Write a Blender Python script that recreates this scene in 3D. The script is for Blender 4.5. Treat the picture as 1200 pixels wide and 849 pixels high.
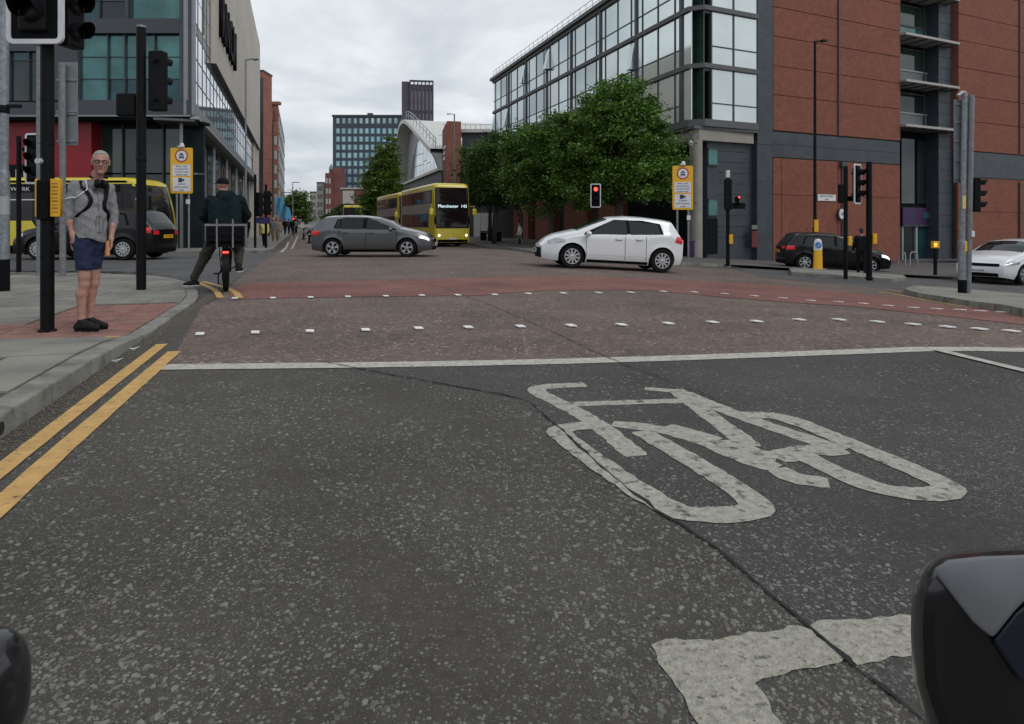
import bpy, math, random
import numpy as np
from mathutils import Vector, Matrix
random.seed(7); np.random.seed(7)
for o in list(bpy.data.objects): bpy.data.objects.remove(o)
S = bpy.context.scene
C = S.collection
PI = math.pi
# ---------------------------------------------------------------- camera, sky, sun, exposure
F, HOR, EYE = 760.0, 264.0, 1.12          # focal length in photo pixels, horizon row, camera height
cd = bpy.data.cameras.new("camera"); cam = bpy.data.objects.new("camera", cd); C.objects.link(cam)
cd.sensor_width = 36; cd.lens = 36 * F / 1200; cd.shift_y = -(424.5 - HOR) / 1200
cd.clip_start = 0.05; cd.clip_end = 3000
cam.location = (0, 0, EYE); cam.rotation_euler = (PI / 2, 0, 0)
S.camera = cam
S.render.engine = 'CYCLES'
W = bpy.data.worlds.new("World"); S.world = W; W.use_nodes = True
nt = W.node_tree; nt.nodes.clear()
def wn(t, **k):
    n = nt.nodes.new(t)
    for a, b in k.items(): setattr(n, a, b)
    return n
def wmath(op, a, b=None):
    n = wn('ShaderNodeMath', operation=op)
    for i, v in enumerate((a, b)):
        if v is None: continue
        if isinstance(v, (int, float)): n.inputs[i].default_value = v
        else: nt.links.new(v, n.inputs[i])
    return n.outputs[0]
SUN_EL, SUN_AZ = 48, 128
sky = wn('ShaderNodeTexSky', sky_type='NISHITA', sun_disc=False, sun_elevation=math.radians(SUN_EL), sun_rotation=math.radians(SUN_AZ))
bg1 = wn('ShaderNodeBackground'); bg1.inputs[1].default_value = 0.08; nt.links.new(sky.outputs[0], bg1.inputs[0])
tc = wn('ShaderNodeTexCoord'); sp = wn('ShaderNodeSeparateXYZ'); nt.links.new(tc.outputs['Generated'], sp.inputs[0])
zz = wmath('ADD', wmath('MAXIMUM', sp.outputs[2], 0.0), 0.22)
cb = wn('ShaderNodeCombineXYZ')
nt.links.new(wmath('DIVIDE', sp.outputs[0], zz), cb.inputs[0]); nt.links.new(wmath('DIVIDE', sp.outputs[1], zz), cb.inputs[1])
nz = wn('ShaderNodeTexNoise'); nz.inputs['Scale'].default_value = 1.5; nz.inputs['Detail'].default_value = 7; nz.inputs['Roughness'].default_value = 0.52
nz.inputs['Distortion'].default_value = 0.35
nt.links.new(cb.outputs[0], nz.inputs['Vector'])
rp = wn('ShaderNodeValToRGB'); nt.links.new(nz.outputs[0], rp.inputs[0])
e = rp.color_ramp.elements
e[0].position = 0.36; e[0].color = (0.46, 0.50, 0.56, 1)
e[1].position = 0.66; e[1].color = (0.84, 0.86, 0.87, 1)
m = rp.color_ramp.elements.new(0.5); m.color = (0.62, 0.66, 0.695, 1)
bg2 = wn('ShaderNodeBackground'); bg2.inputs[1].default_value = 1.0; nt.links.new(rp.outputs[0], bg2.inputs[0])
mx = wn('ShaderNodeMixShader'); mx.inputs[0].default_value = 0.93
nt.links.new(bg1.outputs[0], mx.inputs[1]); nt.links.new(bg2.outputs[0], mx.inputs[2])
wo = wn('ShaderNodeOutputWorld'); nt.links.new(mx.outputs[0], wo.inputs[0])
sd = bpy.data.lights.new("sun", 'SUN'); sd.energy = 0.9; sd.angle = math.radians(25); sd.color = (1, 0.97, 0.92)
sun = bpy.data.objects.new("sun", sd); C.objects.link(sun)
sun.rotation_euler = (math.radians(90 - SUN_EL), 0, math.radians(180 - SUN_AZ))
S.view_settings.view_transform = 'Standard'; S.view_settings.look = 'None'
S.view_settings.exposure = 0.25; S.view_settings.gamma = 1.0

# ---------------------------------------------------------------- ground shape and placing helpers
def ss(a, b, x):
    t = min(1, max(0, (x - a) / (b - a))); return t * t * (3 - 2 * t)
def G(x, y):                              # height of the road: the cross street falls away to the right, the far road dips a little
    u = math.log1p(math.exp(min(30, x - 1.5)))
    return -1.8 * (1 - math.exp(-0.08 * u / 1.8)) * ss(6, 14, y) - 0.35 * ss(24, 45, y)
def gp(px, py, h=0.0):                    # ground point seen at a photo pixel
    Z = F * (EYE - h) / (py - HOR)
    for _ in range(30):
        X = (px - 600) / F * Z
        Z = 0.5 * Z + 0.5 * F * (EYE - h - G(X, Z)) / (py - HOR)
    return ((px - 600) / F * Z, Z)
def XZ(px, Z): return (px - 600) / F * Z
def HT(py, Z): return EYE + (HOR - py) * Z / F

# ---------------------------------------------------------------- materials
MATS = {}
def mat(name, col, rough=0.6, metal=0.0, var=0.12, vscale=3.0, bump=0.0, bscale=40.0, emit=None, estr=0.0, spec=0.5, coat=0.0, col2=None, c2scale=1.0, c2pos=0.5, alpha=None, brick=None, objspace=False):
    if name in MATS: return MATS[name]
    m = bpy.data.materials.new(name); m.use_nodes = True; t = m.node_tree; N = t.nodes; Lk = t.links
    b = N['Principled BSDF']; b.inputs['Roughness'].default_value = rough; b.inputs['Metallic'].default_value = metal
    b.inputs['Specular IOR Level'].default_value = spec; b.inputs['Coat Weight'].default_value = coat; b.inputs['Coat Roughness'].default_value = 0.05
    if alpha is not None: b.inputs['Alpha'].default_value = alpha
    if objspace:
        g = N.new('ShaderNodeTexCoord'); vec = g.outputs['Object']
    else:
        g = N.new('ShaderNodeNewGeometry'); vec = g.outputs['Position']
    c = (*col, 1)
    if col2 is not None:
        n2 = N.new('ShaderNodeTexNoise'); n2.inputs['Scale'].default_value = c2scale; n2.inputs['Detail'].default_value = 6; n2.inputs['Roughness'].default_value = 0.65
        Lk.new(vec, n2.inputs['Vector'])
        r2 = N.new('ShaderNodeMapRange'); r2.inputs[1].default_value = c2pos - 0.05; r2.inputs[2].default_value = c2pos + 0.05; Lk.new(n2.outputs[0], r2.inputs[0])
        mm = N.new('ShaderNodeMix'); mm.data_type = 'RGBA'; mm.inputs[6].default_value = c; mm.inputs[7].default_value = (*col2, 1); Lk.new(r2.outputs[0], mm.inputs[0])
        base = mm.outputs[2]
    else:
        rgb = N.new('ShaderNodeRGB'); rgb.outputs[0].default_value = c; base = rgb.outputs[0]
    if brick:                              # (length, height, axis angle) in metres: bricks too small to tell apart
        sx = N.new('ShaderNodeSeparateXYZ'); Lk.new(vec, sx.inputs[0])
        ca, sa = math.cos(brick[2]), math.sin(brick[2])
        m1 = N.new('ShaderNodeMath'); m1.operation = 'MULTIPLY'; m1.inputs[1].default_value = ca; Lk.new(sx.outputs[0], m1.inputs[0])
        m2 = N.new('ShaderNodeMath'); m2.operation = 'MULTIPLY_ADD'; m2.inputs[1].default_value = sa; Lk.new(sx.outputs[1], m2.inputs[0]); Lk.new(m1.outputs[0], m2.inputs[2])
        cx = N.new('ShaderNodeCombineXYZ'); Lk.new(m2.outputs[0], cx.inputs[0]); Lk.new(sx.outputs[2 if len(brick) < 4 else 1], cx.inputs[1])
        bt = N.new('ShaderNodeTexBrick'); Lk.new(cx.outputs[0], bt.inputs['Vector']); bt.inputs['Scale'].default_value = 1.0
        bt.inputs['Brick Width'].default_value = brick[0]; bt.inputs['Row Height'].default_value = brick[1]; bt.inputs['Mortar Size'].default_value = 0.008
        bt.inputs['Color1'].default_value = (1, 1, 1, 1); bt.inputs['Color2'].default_value = (0.72, 0.72, 0.72, 1); bt.inputs['Mortar'].default_value = (0.6, 0.62, 0.64, 1)
        mb_ = N.new('ShaderNodeMix'); mb_.data_type = 'RGBA'; mb_.blend_type = 'MULTIPLY'; mb_.inputs[0].default_value = 1; Lk.new(base, mb_.inputs[6]); Lk.new(bt.outputs[0], mb_.inputs[7])
        base = mb_.outputs[2]
    n = N.new('ShaderNodeTexNoise'); n.inputs['Scale'].default_value = vscale; n.inputs['Detail'].default_value = 8; n.inputs['Roughness'].default_value = 0.6
    Lk.new(vec, n.inputs['Vector'])
    r = N.new('ShaderNodeMapRange'); r.inputs[1].default_value = 0.3; r.inputs[2].default_value = 0.7; r.inputs[3].default_value = 1 - var; r.inputs[4].default_value = 1 + var
    Lk.new(n.outputs[0], r.inputs[0])
    x = N.new('ShaderNodeMix'); x.data_type = 'RGBA'; x.blend_type = 'MULTIPLY'; x.inputs[0].default_value = 1
    Lk.new(base, x.inputs[6]); Lk.new(r.outputs[0], x.inputs[7]); Lk.new(x.outputs[2], b.inputs['Base Color'])
    if bump > 0:
        nb = N.new('ShaderNodeTexNoise'); nb.inputs['Scale'].default_value = bscale; nb.inputs['Detail'].default_value = 5; Lk.new(vec, nb.inputs['Vector'])
        bp = N.new('ShaderNodeBump'); bp.inputs['Strength'].default_value = bump; bp.inputs['Distance'].default_value = 0.01
        Lk.new(nb.outputs[0], bp.inputs['Height']); Lk.new(bp.outputs[0], b.inputs['Normal'])
    if emit:
        b.inputs['Emission Color'].default_value = (*emit, 1); b.inputs['Emission Strength'].default_value = estr
    MATS[name] = m; return m

def asphalt(name, base, chip, chip2, cscale, thr, bump=0.6, rough=0.75, patch=0.3, grain=(25, .75, 1.25)):
    m = bpy.data.materials.new(name); m.use_nodes = True; t = m.node_tree; N = t.nodes; Lk = t.links
    b = N['Principled BSDF']; b.inputs['Specular IOR Level'].default_value = 0.35
    g = N.new('ShaderNodeNewGeometry')
    def noise(sc, det=6, rg=0.6):
        n = N.new('ShaderNodeTexNoise'); n.inputs['Scale'].default_value = sc; n.inputs['Detail'].default_value = det; n.inputs['Roughness'].default_value = rg
        Lk.new(g.outputs['Position'], n.inputs['Vector']); return n.outputs[0]
    def rng(s, a, c, lo, hi):
        r = N.new('ShaderNodeMapRange'); Lk.new(s, r.inputs[0])
        for i, v in enumerate((a, c, lo, hi)): r.inputs[i + 1].default_value = v
        return r.outputs[0]
    def mul(a, c, op='MULTIPLY'):
        n = N.new('ShaderNodeMath'); n.operation = op
        for i, v in enumerate((a, c)):
            if isinstance(v, (int, float)): n.inputs[i].default_value = v
            else: Lk.new(v, n.inputs[i])
        return n.outputs[0]
    # warp the coordinates so chips are ragged
    wv = N.new('ShaderNodeTexNoise'); wv.inputs['Scale'].default_value = 90; Lk.new(g.outputs['Position'], wv.inputs['Vector'])
    ad = N.new('ShaderNodeVectorMath'); ad.operation = 'MULTIPLY_ADD'; ad.inputs[1].default_value = (0.012, 0.012, 0.0)
    Lk.new(wv.outputs['Color'], ad.inputs[0]); Lk.new(g.outputs['Position'], ad.inputs[2])
    def vor(sc):
        v = N.new('ShaderNodeTexVoronoi'); v.inputs['Scale'].default_value = sc; Lk.new(ad.outputs[0], v.inputs['Vector'])
        s = N.new('ShaderNodeSeparateColor'); Lk.new(v.outputs['Color'], s.inputs[0]); return v, s
    v1, s1 = vor(cscale); v2, s2 = vor(cscale * 2.3)
    k1 = mul(rng(s1.outputs[0], thr, thr + 0.08, 0, 1), rng(v1.outputs['Distance'], 0.42, 0.28, 0, 1))
    k2 = mul(rng(s2.outputs[0], thr, thr + 0.1, 0, 1), rng(v2.outputs['Distance'], 0.42, 0.28, 0, 0.75))
    k = mul(k1, k2, 'MAXIMUM')
    dens = rng(noise(1.6, 4), 0.38, 0.62, 0.22, 1.0)
    k = mul(k, dens)
    cc = N.new('ShaderNodeMix'); cc.data_type = 'RGBA'; cc.inputs[6].default_value = (*chip, 1); cc.inputs[7].default_value = (*chip2, 1); Lk.new(s1.outputs[1], cc.inputs[0])
    bc = N.new('ShaderNodeMix'); bc.data_type = 'RGBA'; bc.blend_type = 'MULTIPLY'; bc.inputs[0].default_value = 1; bc.inputs[6].default_value = (*base, 1)
    big = mul(rng(noise(0.7), 0.3, 0.7, 1 - patch, 1 + patch), rng(noise(grain[0], 8, .7), 0.3, 0.7, grain[1], grain[2]))
    Lk.new(big, bc.inputs[7])
    fm = N.new('ShaderNodeMix'); fm.data_type = 'RGBA'; Lk.new(k, fm.inputs[0]); Lk.new(bc.outputs[2], fm.inputs[6]); Lk.new(cc.outputs[2], fm.inputs[7])
    Lk.new(fm.outputs[2], b.inputs['Base Color'])
    Lk.new(rng(k, 0, 1, rough + 0.08, rough - 0.15), b.inputs['Roughness'])
    hh = mul(mul(k, 0.6), mul(noise(120, 4), 0.5), 'ADD')
    bp = N.new('ShaderNodeBump'); bp.inputs['Strength'].default_value = bump; bp.inputs['Distance'].default_value = 0.006
    Lk.new(hh, bp.inputs['Height']); Lk.new(bp.outputs[0], b.inputs['Normal'])
    MATS[name] = m; return m

def lit(name, col, s): return mat(name, col, 0.4, emit=col, estr=s)
M = dict(
 road=asphalt('dark asphalt', (0.055, 0.049, 0.042), (0.25, 0.243, 0.21), (0.135, 0.13, 0.112), 74, 0.54, patch=0.34),
 road2=asphalt('bluish fine asphalt', (0.047, 0.0445, 0.041), (0.22, 0.225, 0.21), (0.11, 0.115, 0.108), 80, 0.50, patch=0.25),
 patch=asphalt('greyish patch asphalt', (0.076, 0.059, 0.052), (0.34, 0.26, 0.21), (0.17, 0.11, 0.09), 34, 0.57),
 brown=asphalt('brown chip asphalt', (0.108, 0.080, 0.068), (0.44, 0.33, 0.25), (0.21, 0.14, 0.11), 22, 0.56, grain=(11, .55, 1.5)),
 redroad=asphalt('red asphalt', (0.165, 0.070, 0.058), (0.34, 0.22, 0.18), (0.22, 0.08, 0.06), 28, 0.60, grain=(13, .6, 1.4)),
 greyroad=asphalt('grey asphalt', (0.075, 0.074, 0.076), (0.17, 0.17, 0.17), (0.12, 0.12, 0.12), 40, 0.7),
 white=mat('worn white road paint', (0.42, 0.40, 0.355), 0.75, var=0.25, vscale=14, bump=0.8, bscale=70, col2=(0.16, 0.15, 0.13), c2scale=26, c2pos=0.61),
 whiteworn=mat('badly worn white road paint', (0.33, 0.315, 0.265), 0.8, var=0.3, vscale=45, bump=1.0, bscale=120, col2=(0.13, 0.12, 0.10), c2scale=38, c2pos=0.61),
 symbol=mat('flaking white road paint', (0.35, 0.335, 0.29), 0.8, var=0.3, vscale=30, bump=1.0, bscale=110, col2=(0.10, 0.094, 0.082), c2scale=13, c2pos=0.60),
 studw=mat('white stud', (0.8, 0.8, 0.78), 0.5, var=0.08, vscale=20),
 yellowline=mat('yellow road paint', (0.50, 0.30, 0.10), 0.7, var=0.2, vscale=10, bump=0.6, bscale=70, col2=(0.09, 0.08, 0.07), c2scale=22, c2pos=0.64),
 crack=mat('tar crack', (0.012, 0.011, 0.010), 0.9),
 slab=mat('concrete slab', (0.215, 0.205, 0.175), 0.85, var=0.25, vscale=2.2, bump=0.5, bscale=60, col2=(0.14, 0.14, 0.125), c2scale=1.1, c2pos=0.55),
 slab2=mat('concrete slab darker', (0.165, 0.16, 0.145), 0.85, var=0.25, vscale=2.6, bump=0.5, bscale=60),
 tact=mat('red tactile paving', (0.235, 0.115, 0.09), 0.85, var=0.25, vscale=5, bump=0.6, bscale=55, col2=(0.18, 0.10, 0.085), c2scale=3, c2pos=0.55),
 kerb=mat('kerb stone', (0.20, 0.195, 0.175), 0.85, var=0.3, vscale=4, bump=0.6, bscale=50, col2=(0.12, 0.12, 0.10), c2scale=2.5, c2pos=0.56),
 joint=mat('joint sand', (0.05, 0.048, 0.042), 0.95),
 farpave=mat('far paving', (0.19, 0.185, 0.175), 0.85, var=0.2, vscale=1.2, brick=(0.9, 0.6, 0.3, 1)),
 darkpave=mat('brick paving', (0.10, 0.088, 0.085), 0.85, var=0.2, vscale=1.2, brick=(0.3, 0.2, 0.3, 1)),
 black=mat('black paint', (0.006, 0.006, 0.007), 0.5, var=0.3, vscale=9, spec=0.12),
 blackmatt=mat('matt black plastic', (0.005, 0.005, 0.006), 0.7, var=0.2, vscale=9, spec=0.10),
 galv=mat('galvanised steel', (0.22, 0.24, 0.26), 0.5, 0.5, var=0.35, vscale=14, bump=0.15, bscale=60),
 greypole=mat('grey post paint', (0.16, 0.17, 0.18), 0.5, 0.1, var=0.25, vscale=10),
 signback=mat('sign back aluminium', (0.17, 0.19, 0.20), 0.55, 0.2, var=0.15, vscale=6),
 whiteplastic=mat('white plastic', (0.55, 0.55, 0.54), 0.4, var=0.06),
 rubber=mat('rubber', (0.010, 0.010, 0.010), 0.8, var=0.2, spec=0.15),
 chrome=mat('alloy metal', (0.55, 0.56, 0.58), 0.3, 0.85, var=0.05),
 glass=mat('dark car glass', (0.008, 0.010, 0.011), 0.06, var=0.1, spec=0.45),
 redlens=mat('red lens', (0.38, 0.012, 0.02), 0.15, coat=0.6, emit=(0.8, 0.02, 0.03), estr=0.15),
 redlit=lit('lit red lamp', (1.0, 0.05, 0.035), 3.0),
 headlit=lit('lit headlamp', (1.0, 0.97, 0.85), 1.15),
 amberlit=lit('lit amber lamp', (1.0, 0.42, 0.06), 1.2),
 sigglass=mat('signal lens', (0.006, 0.006, 0.007), 0.3, spec=0.15),
 lens=mat('clear lamp lens', (0.38, 0.40, 0.42), 0.1, 0.3, coat=0.7),
 signyellow=mat('sign yellow', (0.72, 0.38, 0.015), 0.4, var=0.05),
 signwhite=mat('sign white', (0.62, 0.63, 0.66), 0.4, var=0.05),
 signred=mat('sign red', (0.35, 0.02, 0.025), 0.4),
 signblue=mat('sign dark blue', (0.02, 0.025, 0.07), 0.4),
 busyellow=mat('bus yellow', (0.62, 0.50, 0.03), 0.3, coat=0.5, var=0.05),
 busblack=mat('bus black', (0.006, 0.006, 0.007), 0.25, var=0.1, spec=0.35),
 busglass=mat('bus window', (0.014, 0.009, 0.010), 0.05, spec=0.45, var=.5, vscale=.8),
 buspanel=mat('bus advert panel', (0.30, 0.26, 0.24), 0.4, var=0.2, vscale=2),
 screen=lit('led destination', (0.75, 0.95, 1.0), 0.75),
)
# ---------------------------------------------------------------- mesh building
class MB:
    def __init__(s): s.v = []; s.f = []
    def add(s, V, Fc):
        n = len(s.v); s.v += [tuple(p) for p in V]; s.f += [tuple(i + n for i in f) for f in Fc]; return s
    def box(s, x0, x1, y0, y1, z0, z1):
        return s.add([(x0,y0,z0),(x1,y0,z0),(x1,y1,z0),(x0,y1,z0),(x0,y0,z1),(x1,y0,z1),(x1,y1,z1),(x0,y1,z1)],
                     [(0,3,2,1),(4,5,6,7),(0,1,5,4),(1,2,6,5),(2,3,7,6),(3,0,4,7)])
    def hexa(s, P): return s.add(P, [(0,3,2,1),(4,5,6,7),(0,1,5,4),(1,2,6,5),(2,3,7,6),(3,0,4,7)])
    def tube(s, pts, r, n=10, cap=True):
        pts = [Vector(p) for p in pts]; rs = r if isinstance(r, (list, tuple)) else [r] * len(pts)
        V = []; Fc = []; up = None
        for i, p in enumerate(pts):
            d = (pts[min(i + 1, len(pts) - 1)] - pts[max(i - 1, 0)]).normalized()
            if up is None: up = Vector((0, 0, 1)) if abs(d.z) < 0.9 else Vector((1, 0, 0))
            a = d.cross(up).normalized(); b = d.cross(a).normalized(); up = -b if abs(d.dot(b)) < .5 else up
            up = a.cross(d).normalized()
            for k in range(n):
                t = 2 * PI * k / n; V.append(p + (a * math.cos(t) + up * math.sin(t)) * rs[i])
        for i in range(len(pts) - 1):
            for k in range(n):
                k2 = (k + 1) % n; Fc.append((i*n+k, i*n+k2, (i+1)*n+k2, (i+1)*n+k))
        if cap: Fc.append(tuple(range(n))[::-1]); Fc.append(tuple(range((len(pts)-1)*n, len(pts)*n)))
        return s.add(V, Fc)
    def lathe(s, prof, n=24, o=(0,0,0), axis='z'):       # prof: (radius, height)
        V = []; Fc = []
        for r, h in prof:
            for k in range(n):
                t = 2*PI*k/n; a, b = r*math.cos(t), r*math.sin(t)
                p = {'z': (a, b, h), 'y': (a, h, b), 'x': (h, a, b)}[axis]
                V.append((p[0]+o[0], p[1]+o[1], p[2]+o[2]))
        for i in range(len(prof)-1):
            for k in range(n):
                k2 = (k+1) % n; Fc.append((i*n+k, i*n+k2, (i+1)*n+k2, (i+1)*n+k))
        return s.add(V, Fc)
    def prism(s, poly, a0, a1, plane='xz'):              # poly in plane, extruded along the third axis
        def P(u, v, w): return {'xz': (u, w, v), 'xy': (u, v, w), 'yz': (w, u, v)}[plane]
        n = len(poly); V = [P(u, v, a0) for u, v in poly] + [P(u, v, a1) for u, v in poly]
        return s.add(V, [tuple(range(n)), tuple(range(n, 2*n))[::-1]] + [(i, n+i, n+(i+1) % n, (i+1) % n) for i in range(n)])
    def grid(s, fn, nu, nv):
        V = [fn(i/nu, j/nv) for i in range(nu+1) for j in range(nv+1)]
        return s.add(V, [(i*(nv+1)+j, (i+1)*(nv+1)+j, (i+1)*(nv+1)+j+1, i*(nv+1)+j+1) for i in range(nu) for j in range(nv)])
    def mesh(s, name, m, smooth=False):
        me = bpy.data.meshes.new(name); me.from_pydata(s.v, [], s.f)
        if m: me.materials.append(M[m] if isinstance(m, str) else m)
        if smooth:
            me.polygons.foreach_set('use_smooth', [True]*len(me.polygons))
        me.update(); return me
def link(name, me, parent=None, loc=None, rot=None):
    o = bpy.data.objects.new(name, me); C.objects.link(o)
    if parent: o.parent = parent
    if loc: o.location = loc
    if rot: o.rotation_euler = rot
    return o
def part(name, mb, m, parent, smooth=False, label=None, bev=0, kind=None, fixn=False):
    me = mb.mesh(name, m, smooth)
    if fixn or bev:
        import bmesh
        bm = bmesh.new(); bm.from_mesh(me); bmesh.ops.recalc_face_normals(bm, faces=bm.faces)
        if bev: bmesh.ops.bevel(bm, geom=[e_ for e_ in bm.edges if len(e_.link_faces) == 2 and e_.calc_face_angle(0) > 0.6], offset=bev, segments=2, affect='EDGES', profile=0.5)
        bm.to_mesh(me); bm.free()
    if smooth: sharp(me)
    o = link(name, me, parent)
    if label: o['label'] = label
    if kind: o['kind'] = kind
    return o
def sharp(me, ang=0.7):
    try: me.set_sharp_from_angle(angle=ang)
    except Exception: pass
def tag(o, label=None, cat=None, group=None, kind=None):
    for k, v in (('label', label), ('category', cat), ('group', group), ('kind', kind)):
        if v: o[k] = v
    return o
def thing(name, label, cat, loc=(0,0,0), rz=0, group=None):
    o = bpy.data.objects.new(name, None); C.objects.link(o); o.location = loc; o.rotation_euler = (0, 0, rz)
    o.empty_display_size = 0.2
    return tag(o, label, cat, group)
KIDS = {}
def copy_tree(o, parent=None):
    c = o.copy(); C.objects.link(c)
    if parent: c.parent = parent
    for ch in [x for x in bpy.data.objects if x.parent == o]: copy_tree(ch, c)
    return c
def text(s, size, m, parent, loc, rot=(PI/2, 0, 0), sx=1.0, name='lettering', ext=0.002, align='CENTER', extw=0.0):
    cu = bpy.data.curves.new('lettering', 'FONT'); cu.body = s; cu.size = size; cu.extrude = ext; cu.align_x = align; cu.resolution_u = 2; cu.offset = extw
    o = bpy.data.objects.new('tmp', cu); C.objects.link(o)
    dg = bpy.context.evaluated_depsgraph_get(); me = bpy.data.meshes.new_from_object(o.evaluated_get(dg))
    bpy.data.objects.remove(o); me.materials.clear(); me.materials.append(M[m] if isinstance(m, str) else m)
    r = link(name, me, parent, loc, rot); r.scale = (sx, 1, 1); return r
# ================================================================ GROUND
def clip_poly(P, Q):                       # Sutherland-Hodgman; Q convex, counter-clockwise
    out = list(P)
    for i in range(len(Q)):
        a, b = Q[i], Q[(i+1) % len(Q)]; inp = out; out = []
        sd_ = lambda p: (b[0]-a[0])*(p[1]-a[1]) - (b[1]-a[1])*(p[0]-a[0])
        for j in range(len(inp)):
            p, q = inp[j], inp[(j+1) % len(inp)]; sp_, sq = sd_(p), sd_(q)
            if sp_ >= 0: out.append(p)
            if (sp_ >= 0) != (sq >= 0):
                t = sp_/(sp_-sq); out.append((p[0]+(q[0]-p[0])*t, p[1]+(q[1]-p[1])*t))
        if len(out) < 3: return []
    return out
def area(P): return 0.5*sum(P[i][0]*P[(i+1) % len(P)][1]-P[(i+1) % len(P)][0]*P[i][1] for i in range(len(P)))
def ccw(P): return P if area(P) > 0 else P[::-1]
import bmesh
def sheet(name, poly, m, lift, parent=None, maxe=0.9, label=None, hf=None, kind='structure'):
    bm = bmesh.new(); vs = [bm.verts.new((x, y, 0)) for x, y in ccw(poly)]
    f = bm.faces.new(vs); bmesh.ops.triangulate(bm, faces=[f])
    for _ in range(9):
        lim = lambda e_: e_.calc_length() > maxe*max(1, ((e_.verts[0].co.y+e_.verts[1].co.y)/2-20)/14+1 if (e_.verts[0].co.y+e_.verts[1].co.y)/2 > 20 else 1)
        es = [e_ for e_ in bm.edges if lim(e_)]
        if not es: break
        bmesh.ops.subdivide_edges(bm, edges=es, cuts=1, use_grid_fill=False); bmesh.ops.triangulate(bm, faces=bm.faces)
    for v in bm.verts: v.co.z = G(v.co.x, v.co.y) + lift + (hf(v.co.x, v.co.y) if hf else 0)
    bmesh.ops.recalc_face_normals(bm, faces=bm.faces)
    me = bpy.data.meshes.new(name); bm.to_mesh(me); bm.free()
    if len(me.polygons) and me.polygons[0].normal.z < 0: me.flip_normals()
    me.materials.append(M[m]); o = link(name, me, parent)
    if kind and not parent: o['kind'] = kind
    if label: o['label'] = label
    return o
def GP(L, h=0): return [gp(x, y, h) for x, y in L]
# base road: one sheet to the horizon
def axis(segs):
    out = [segs[0][0]]
    for a, b, st in segs:
        n = max(1, round((b-a)/st)); out += [a+(b-a)*(i+1)/n for i in range(n)]
    return out
xs = axis([(-1500,-200,433),(-200,-30,17),(-30,-8,2),(-8,14,0.5),(14,40,1.3),(40,200,16),(200,1500,433)])
ys = axis([(-40,-2,9.5),(-2,5,1),(5,60,0.6),(60,200,10),(200,2200,250)])
b_ = MB(); b_.v = [(x, y, G(x, y)) for x in xs for y in ys]; ny = len(ys)
b_.f = [(i*ny+j, (i+1)*ny+j, (i+1)*ny+j+1, i*ny+j+1) for i in range(len(xs)-1) for j in range(ny-1)]
tag(part('road', b_, 'road', None, True), 'dark chipped asphalt road with worn surface running to the horizon', kind='structure')
sheet('road_surface', GP([(200,432),(380,429),(460,441),(545,456),(600,466),(640,490),(665,510),(700,545),(750,585),(775,602),(810,624),(850,650),(885,684),(935,726),(985,770),(1040,812),(1110,868),(1250,990),(1700,990),(1400,520),(1260,412),(1100,409),(720,423),(480,428)]), 'road2', 0.0015, label='bluish grey asphalt right of the crack')
# road surfaces of the junction
sheet('junction_road_surface', GP([(198,429),(480,427),(720,421),(1000,411),(1100,407),(1260,410),(1330,380),(1190,352),(1060,341),(900,326),(860,316),(790,312),(700,304),(628,298),(551,288),(420,280),(349,272),(341,277),(322,298),(290,319),(266,338),(258,350),(236,360)]), 'brown', 0.003, label='brown chipped asphalt of the junction')
sheet('grey_road_surface', GP([(-60,318),(0,317),(163,319),(200,323),(222,329),(234,344),(262,338),(290,319),(322,298),(318,295),(190,296),(-60,296)], 0), 'greyroad', 0.006, label='grey asphalt of the side street on the left')
sheet('grey_cross_street_surface', GP([(860,317),(900,326),(1060,341),(1300,362),(1300,332),(1120,327),(1035,321),(930,314)]), 'greyroad', 0.006)
sheet('red_lane_surface', GP([(275,352),(330,350),(560,347),(640,341),(760,341),(1000,360),(1260,389),(1260,372),(1060,350),(900,334),(760,327),(640,324),(450,329),(290,333),(266,342)]), 'redroad', 0.009, label='band of red asphalt across the junction')
LM = 0.0125
def stroke(pts, w, lift, mb, closed=False):
    n = len(pts)
    L = []; R = []
    for i, p in enumerate(pts):
        a = pts[max(i-1, 0)]; b = pts[min(i+1, n-1)]
        dx, dy = b[0]-a[0], b[1]-a[1]; l = math.hypot(dx, dy) or 1; nx, ny_ = -dy/l, dx/l
        ww = (w[i] if isinstance(w, list) else w)/2
        L.append((p[0]+nx*ww, p[1]+ny_*ww)); R.append((p[0]-nx*ww, p[1]-ny_*ww))
    V = [(x, y, G(x, y)+lift) for x, y in L] + [(x, y, G(x, y)+lift) for x, y in R]
    mb.add(V, [(i, n+i, n+i+1, i+1) for i in range(n-1)])
def dense(pts, st=0.25, smooth=0):
    for _ in range(smooth):                # Chaikin corner cutting
        q = [pts[0]]
        for a, b in zip(pts, pts[1:]): q += [(a[0]*.75+b[0]*.25, a[1]*.75+b[1]*.25), (a[0]*.25+b[0]*.75, a[1]*.25+b[1]*.75)]
        pts = q + [pts[-1]]
    out = [pts[0]]
    for a, b in zip(pts, pts[1:]):
        n = max(1, int(math.dist(a, b)/st))
        out += [(a[0]+(b[0]-a[0])*k/n, a[1]+(b[1]-a[1])*k/n) for k in range(1, n+1)]
    return out
def jag(pts, a, w, wj):
    rr = random.Random(3)
    P = [(x+rr.uniform(-a, a), y+rr.uniform(-a, a)) for x, y in pts]; return P, [w*(1+rr.uniform(-wj, wj)) for _ in P]
marks = thing('road_markings', None, None); marks['kind'] = 'structure'; marks['label'] = 'painted lines and cycle symbol on the road'
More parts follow.
